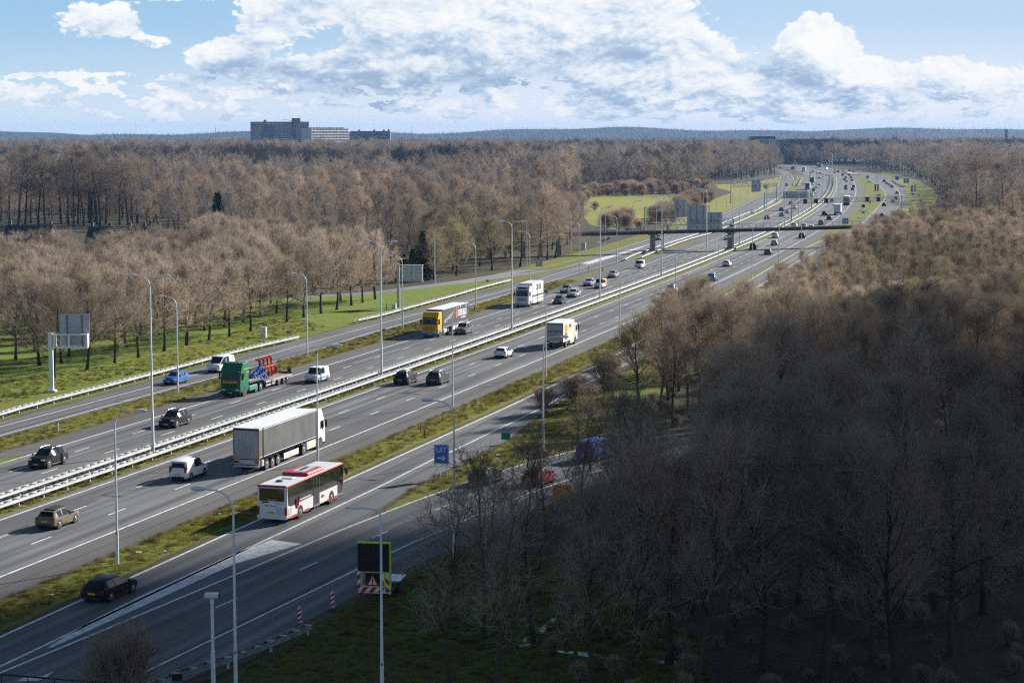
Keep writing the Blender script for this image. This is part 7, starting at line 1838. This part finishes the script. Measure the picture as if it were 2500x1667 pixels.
sun = bpy.data.lights.new('sun', 'SUN'); sun.energy = 5.0; sun.angle = rad(.53); sun.color = (1.0, .955, .88)
so = bpy.data.objects.new('sun', sun); COL.objects.link(so)
to_sun = Vector((math.sin(SUN_AZ) * math.cos(SUN_EL), math.cos(SUN_AZ) * math.cos(SUN_EL), math.sin(SUN_EL)))
so.rotation_euler = to_sun.to_track_quat('Z', 'Y').to_euler(); so.location = to_sun * 900

# drifting cumulus overhead (out of the picture) whose shadows lie on the near wood and on bands of the far forest
def cloud_mat(dn):
    m = bpy.data.materials.new('cloud_vapour'); m.use_nodes = True; t = m.node_tree; t.nodes.clear()
    v = t.nodes.new('ShaderNodeVolumeScatter'); v.inputs['Density'].default_value = dn; v.inputs['Color'].default_value = (.97, .97, .98, 1)
    o = t.nodes.new('ShaderNodeOutputMaterial'); t.links.new(v.outputs[0], o.inputs['Volume']); return m
CLOUDM = {.0062: cloud_mat(.0062), .03: cloud_mat(.03)}
def cloud(ground, alt, rx, ry, rz, rot, seed, label, dn=.03):
    k = alt / math.tan(SUN_EL)
    c = Vector((ground[0] + math.sin(SUN_AZ) * k, ground[1] + math.cos(SUN_AZ) * k, alt))
    bm = bmesh.new(); bmesh.ops.create_icosphere(bm, subdivisions=4, radius=1)
    from mathutils import noise
    for v in bm.verts:
        p = v.co.copy(); h = noise.fractal(p * 1.7 + Vector((seed * 9.1, seed, 3)), .8, 2.0, 5)
        v.co = Vector((p.x * rx, p.y * ry, p.z * rz * (1 if p.z > 0 else .45))) * (1 + .3 * h)
    me = bpy.data.meshes.new('cloud'); bm.to_mesh(me); bm.free()
    o = link('cloud', me, CLOUDM[dn]); o.location = c; o.rotation_euler = (0, 0, rot); o['kind'] = 'stuff'
    o['label'] = label
    return o
cloud((155, 122), 520, 345, 160, 70, rad(60), 1, 'cumulus cloud shading the near wood', .0062)
cloud((-8, 100), 430, 75, 34, 45, rad(62), 7, 'cumulus cloud shading the foot of the exit ramp', .03)
cloud((-75, 1130), 620, 150, 95, 60, rad(10), 2, 'cumulus cloud shading the middle of the forest')
cloud((330, 2250), 700, 420, 150, 80, rad(5), 3, 'cumulus cloud shading the far forest')
cloud((-250, 1330), 700, 150, 120, 70, rad(0), 4, 'cumulus cloud shading the left forest')

# HAZE air: pale haze in one closed box around the whole scene
hb = MB(); hb.box((0, 4900, 39.5), (19000, 11000, 81)); ho = hb.build('haze', None); ho['kind'] = 'stuff'
hm = bpy.data.materials.new('haze_air'); hm.use_nodes = True; t = hm.node_tree; t.nodes.clear()
pv = t.nodes.new('ShaderNodeVolumePrincipled'); pv.inputs['Color'].default_value = (.33, .57, 1.0, 1); pv.inputs['Density'].default_value = HAZE_DENS
pv.inputs['Anisotropy'].default_value = .1
oo = t.nodes.new('ShaderNodeOutputMaterial'); t.links.new(pv.outputs[0], oo.inputs['Volume']); ho.data.materials.append(hm)

# ------------------------------------------------------------------ render settings
SC.render.engine = 'CYCLES'
SC.view_settings.view_transform = 'Standard'; SC.view_settings.look = 'None'; SC.view_settings.exposure = 0.9; SC.view_settings.gamma = 1.0
SC.cycles.use_denoising = False; SC.cycles.use_adaptive_sampling = True; SC.cycles.adaptive_threshold = .004
SC.cycles.max_bounces = 5; SC.cycles.diffuse_bounces = 2; SC.cycles.glossy_bounces = 2; SC.cycles.transmission_bounces = 2; SC.cycles.volume_bounces = 0; SC.cycles.transparent_max_bounces = 4
SC.cycles.caustics_reflective = False; SC.cycles.caustics_refractive = False
SC.cycles.pixel_filter_type = 'BLACKMAN_HARRIS'; SC.cycles.filter_width = 1.2
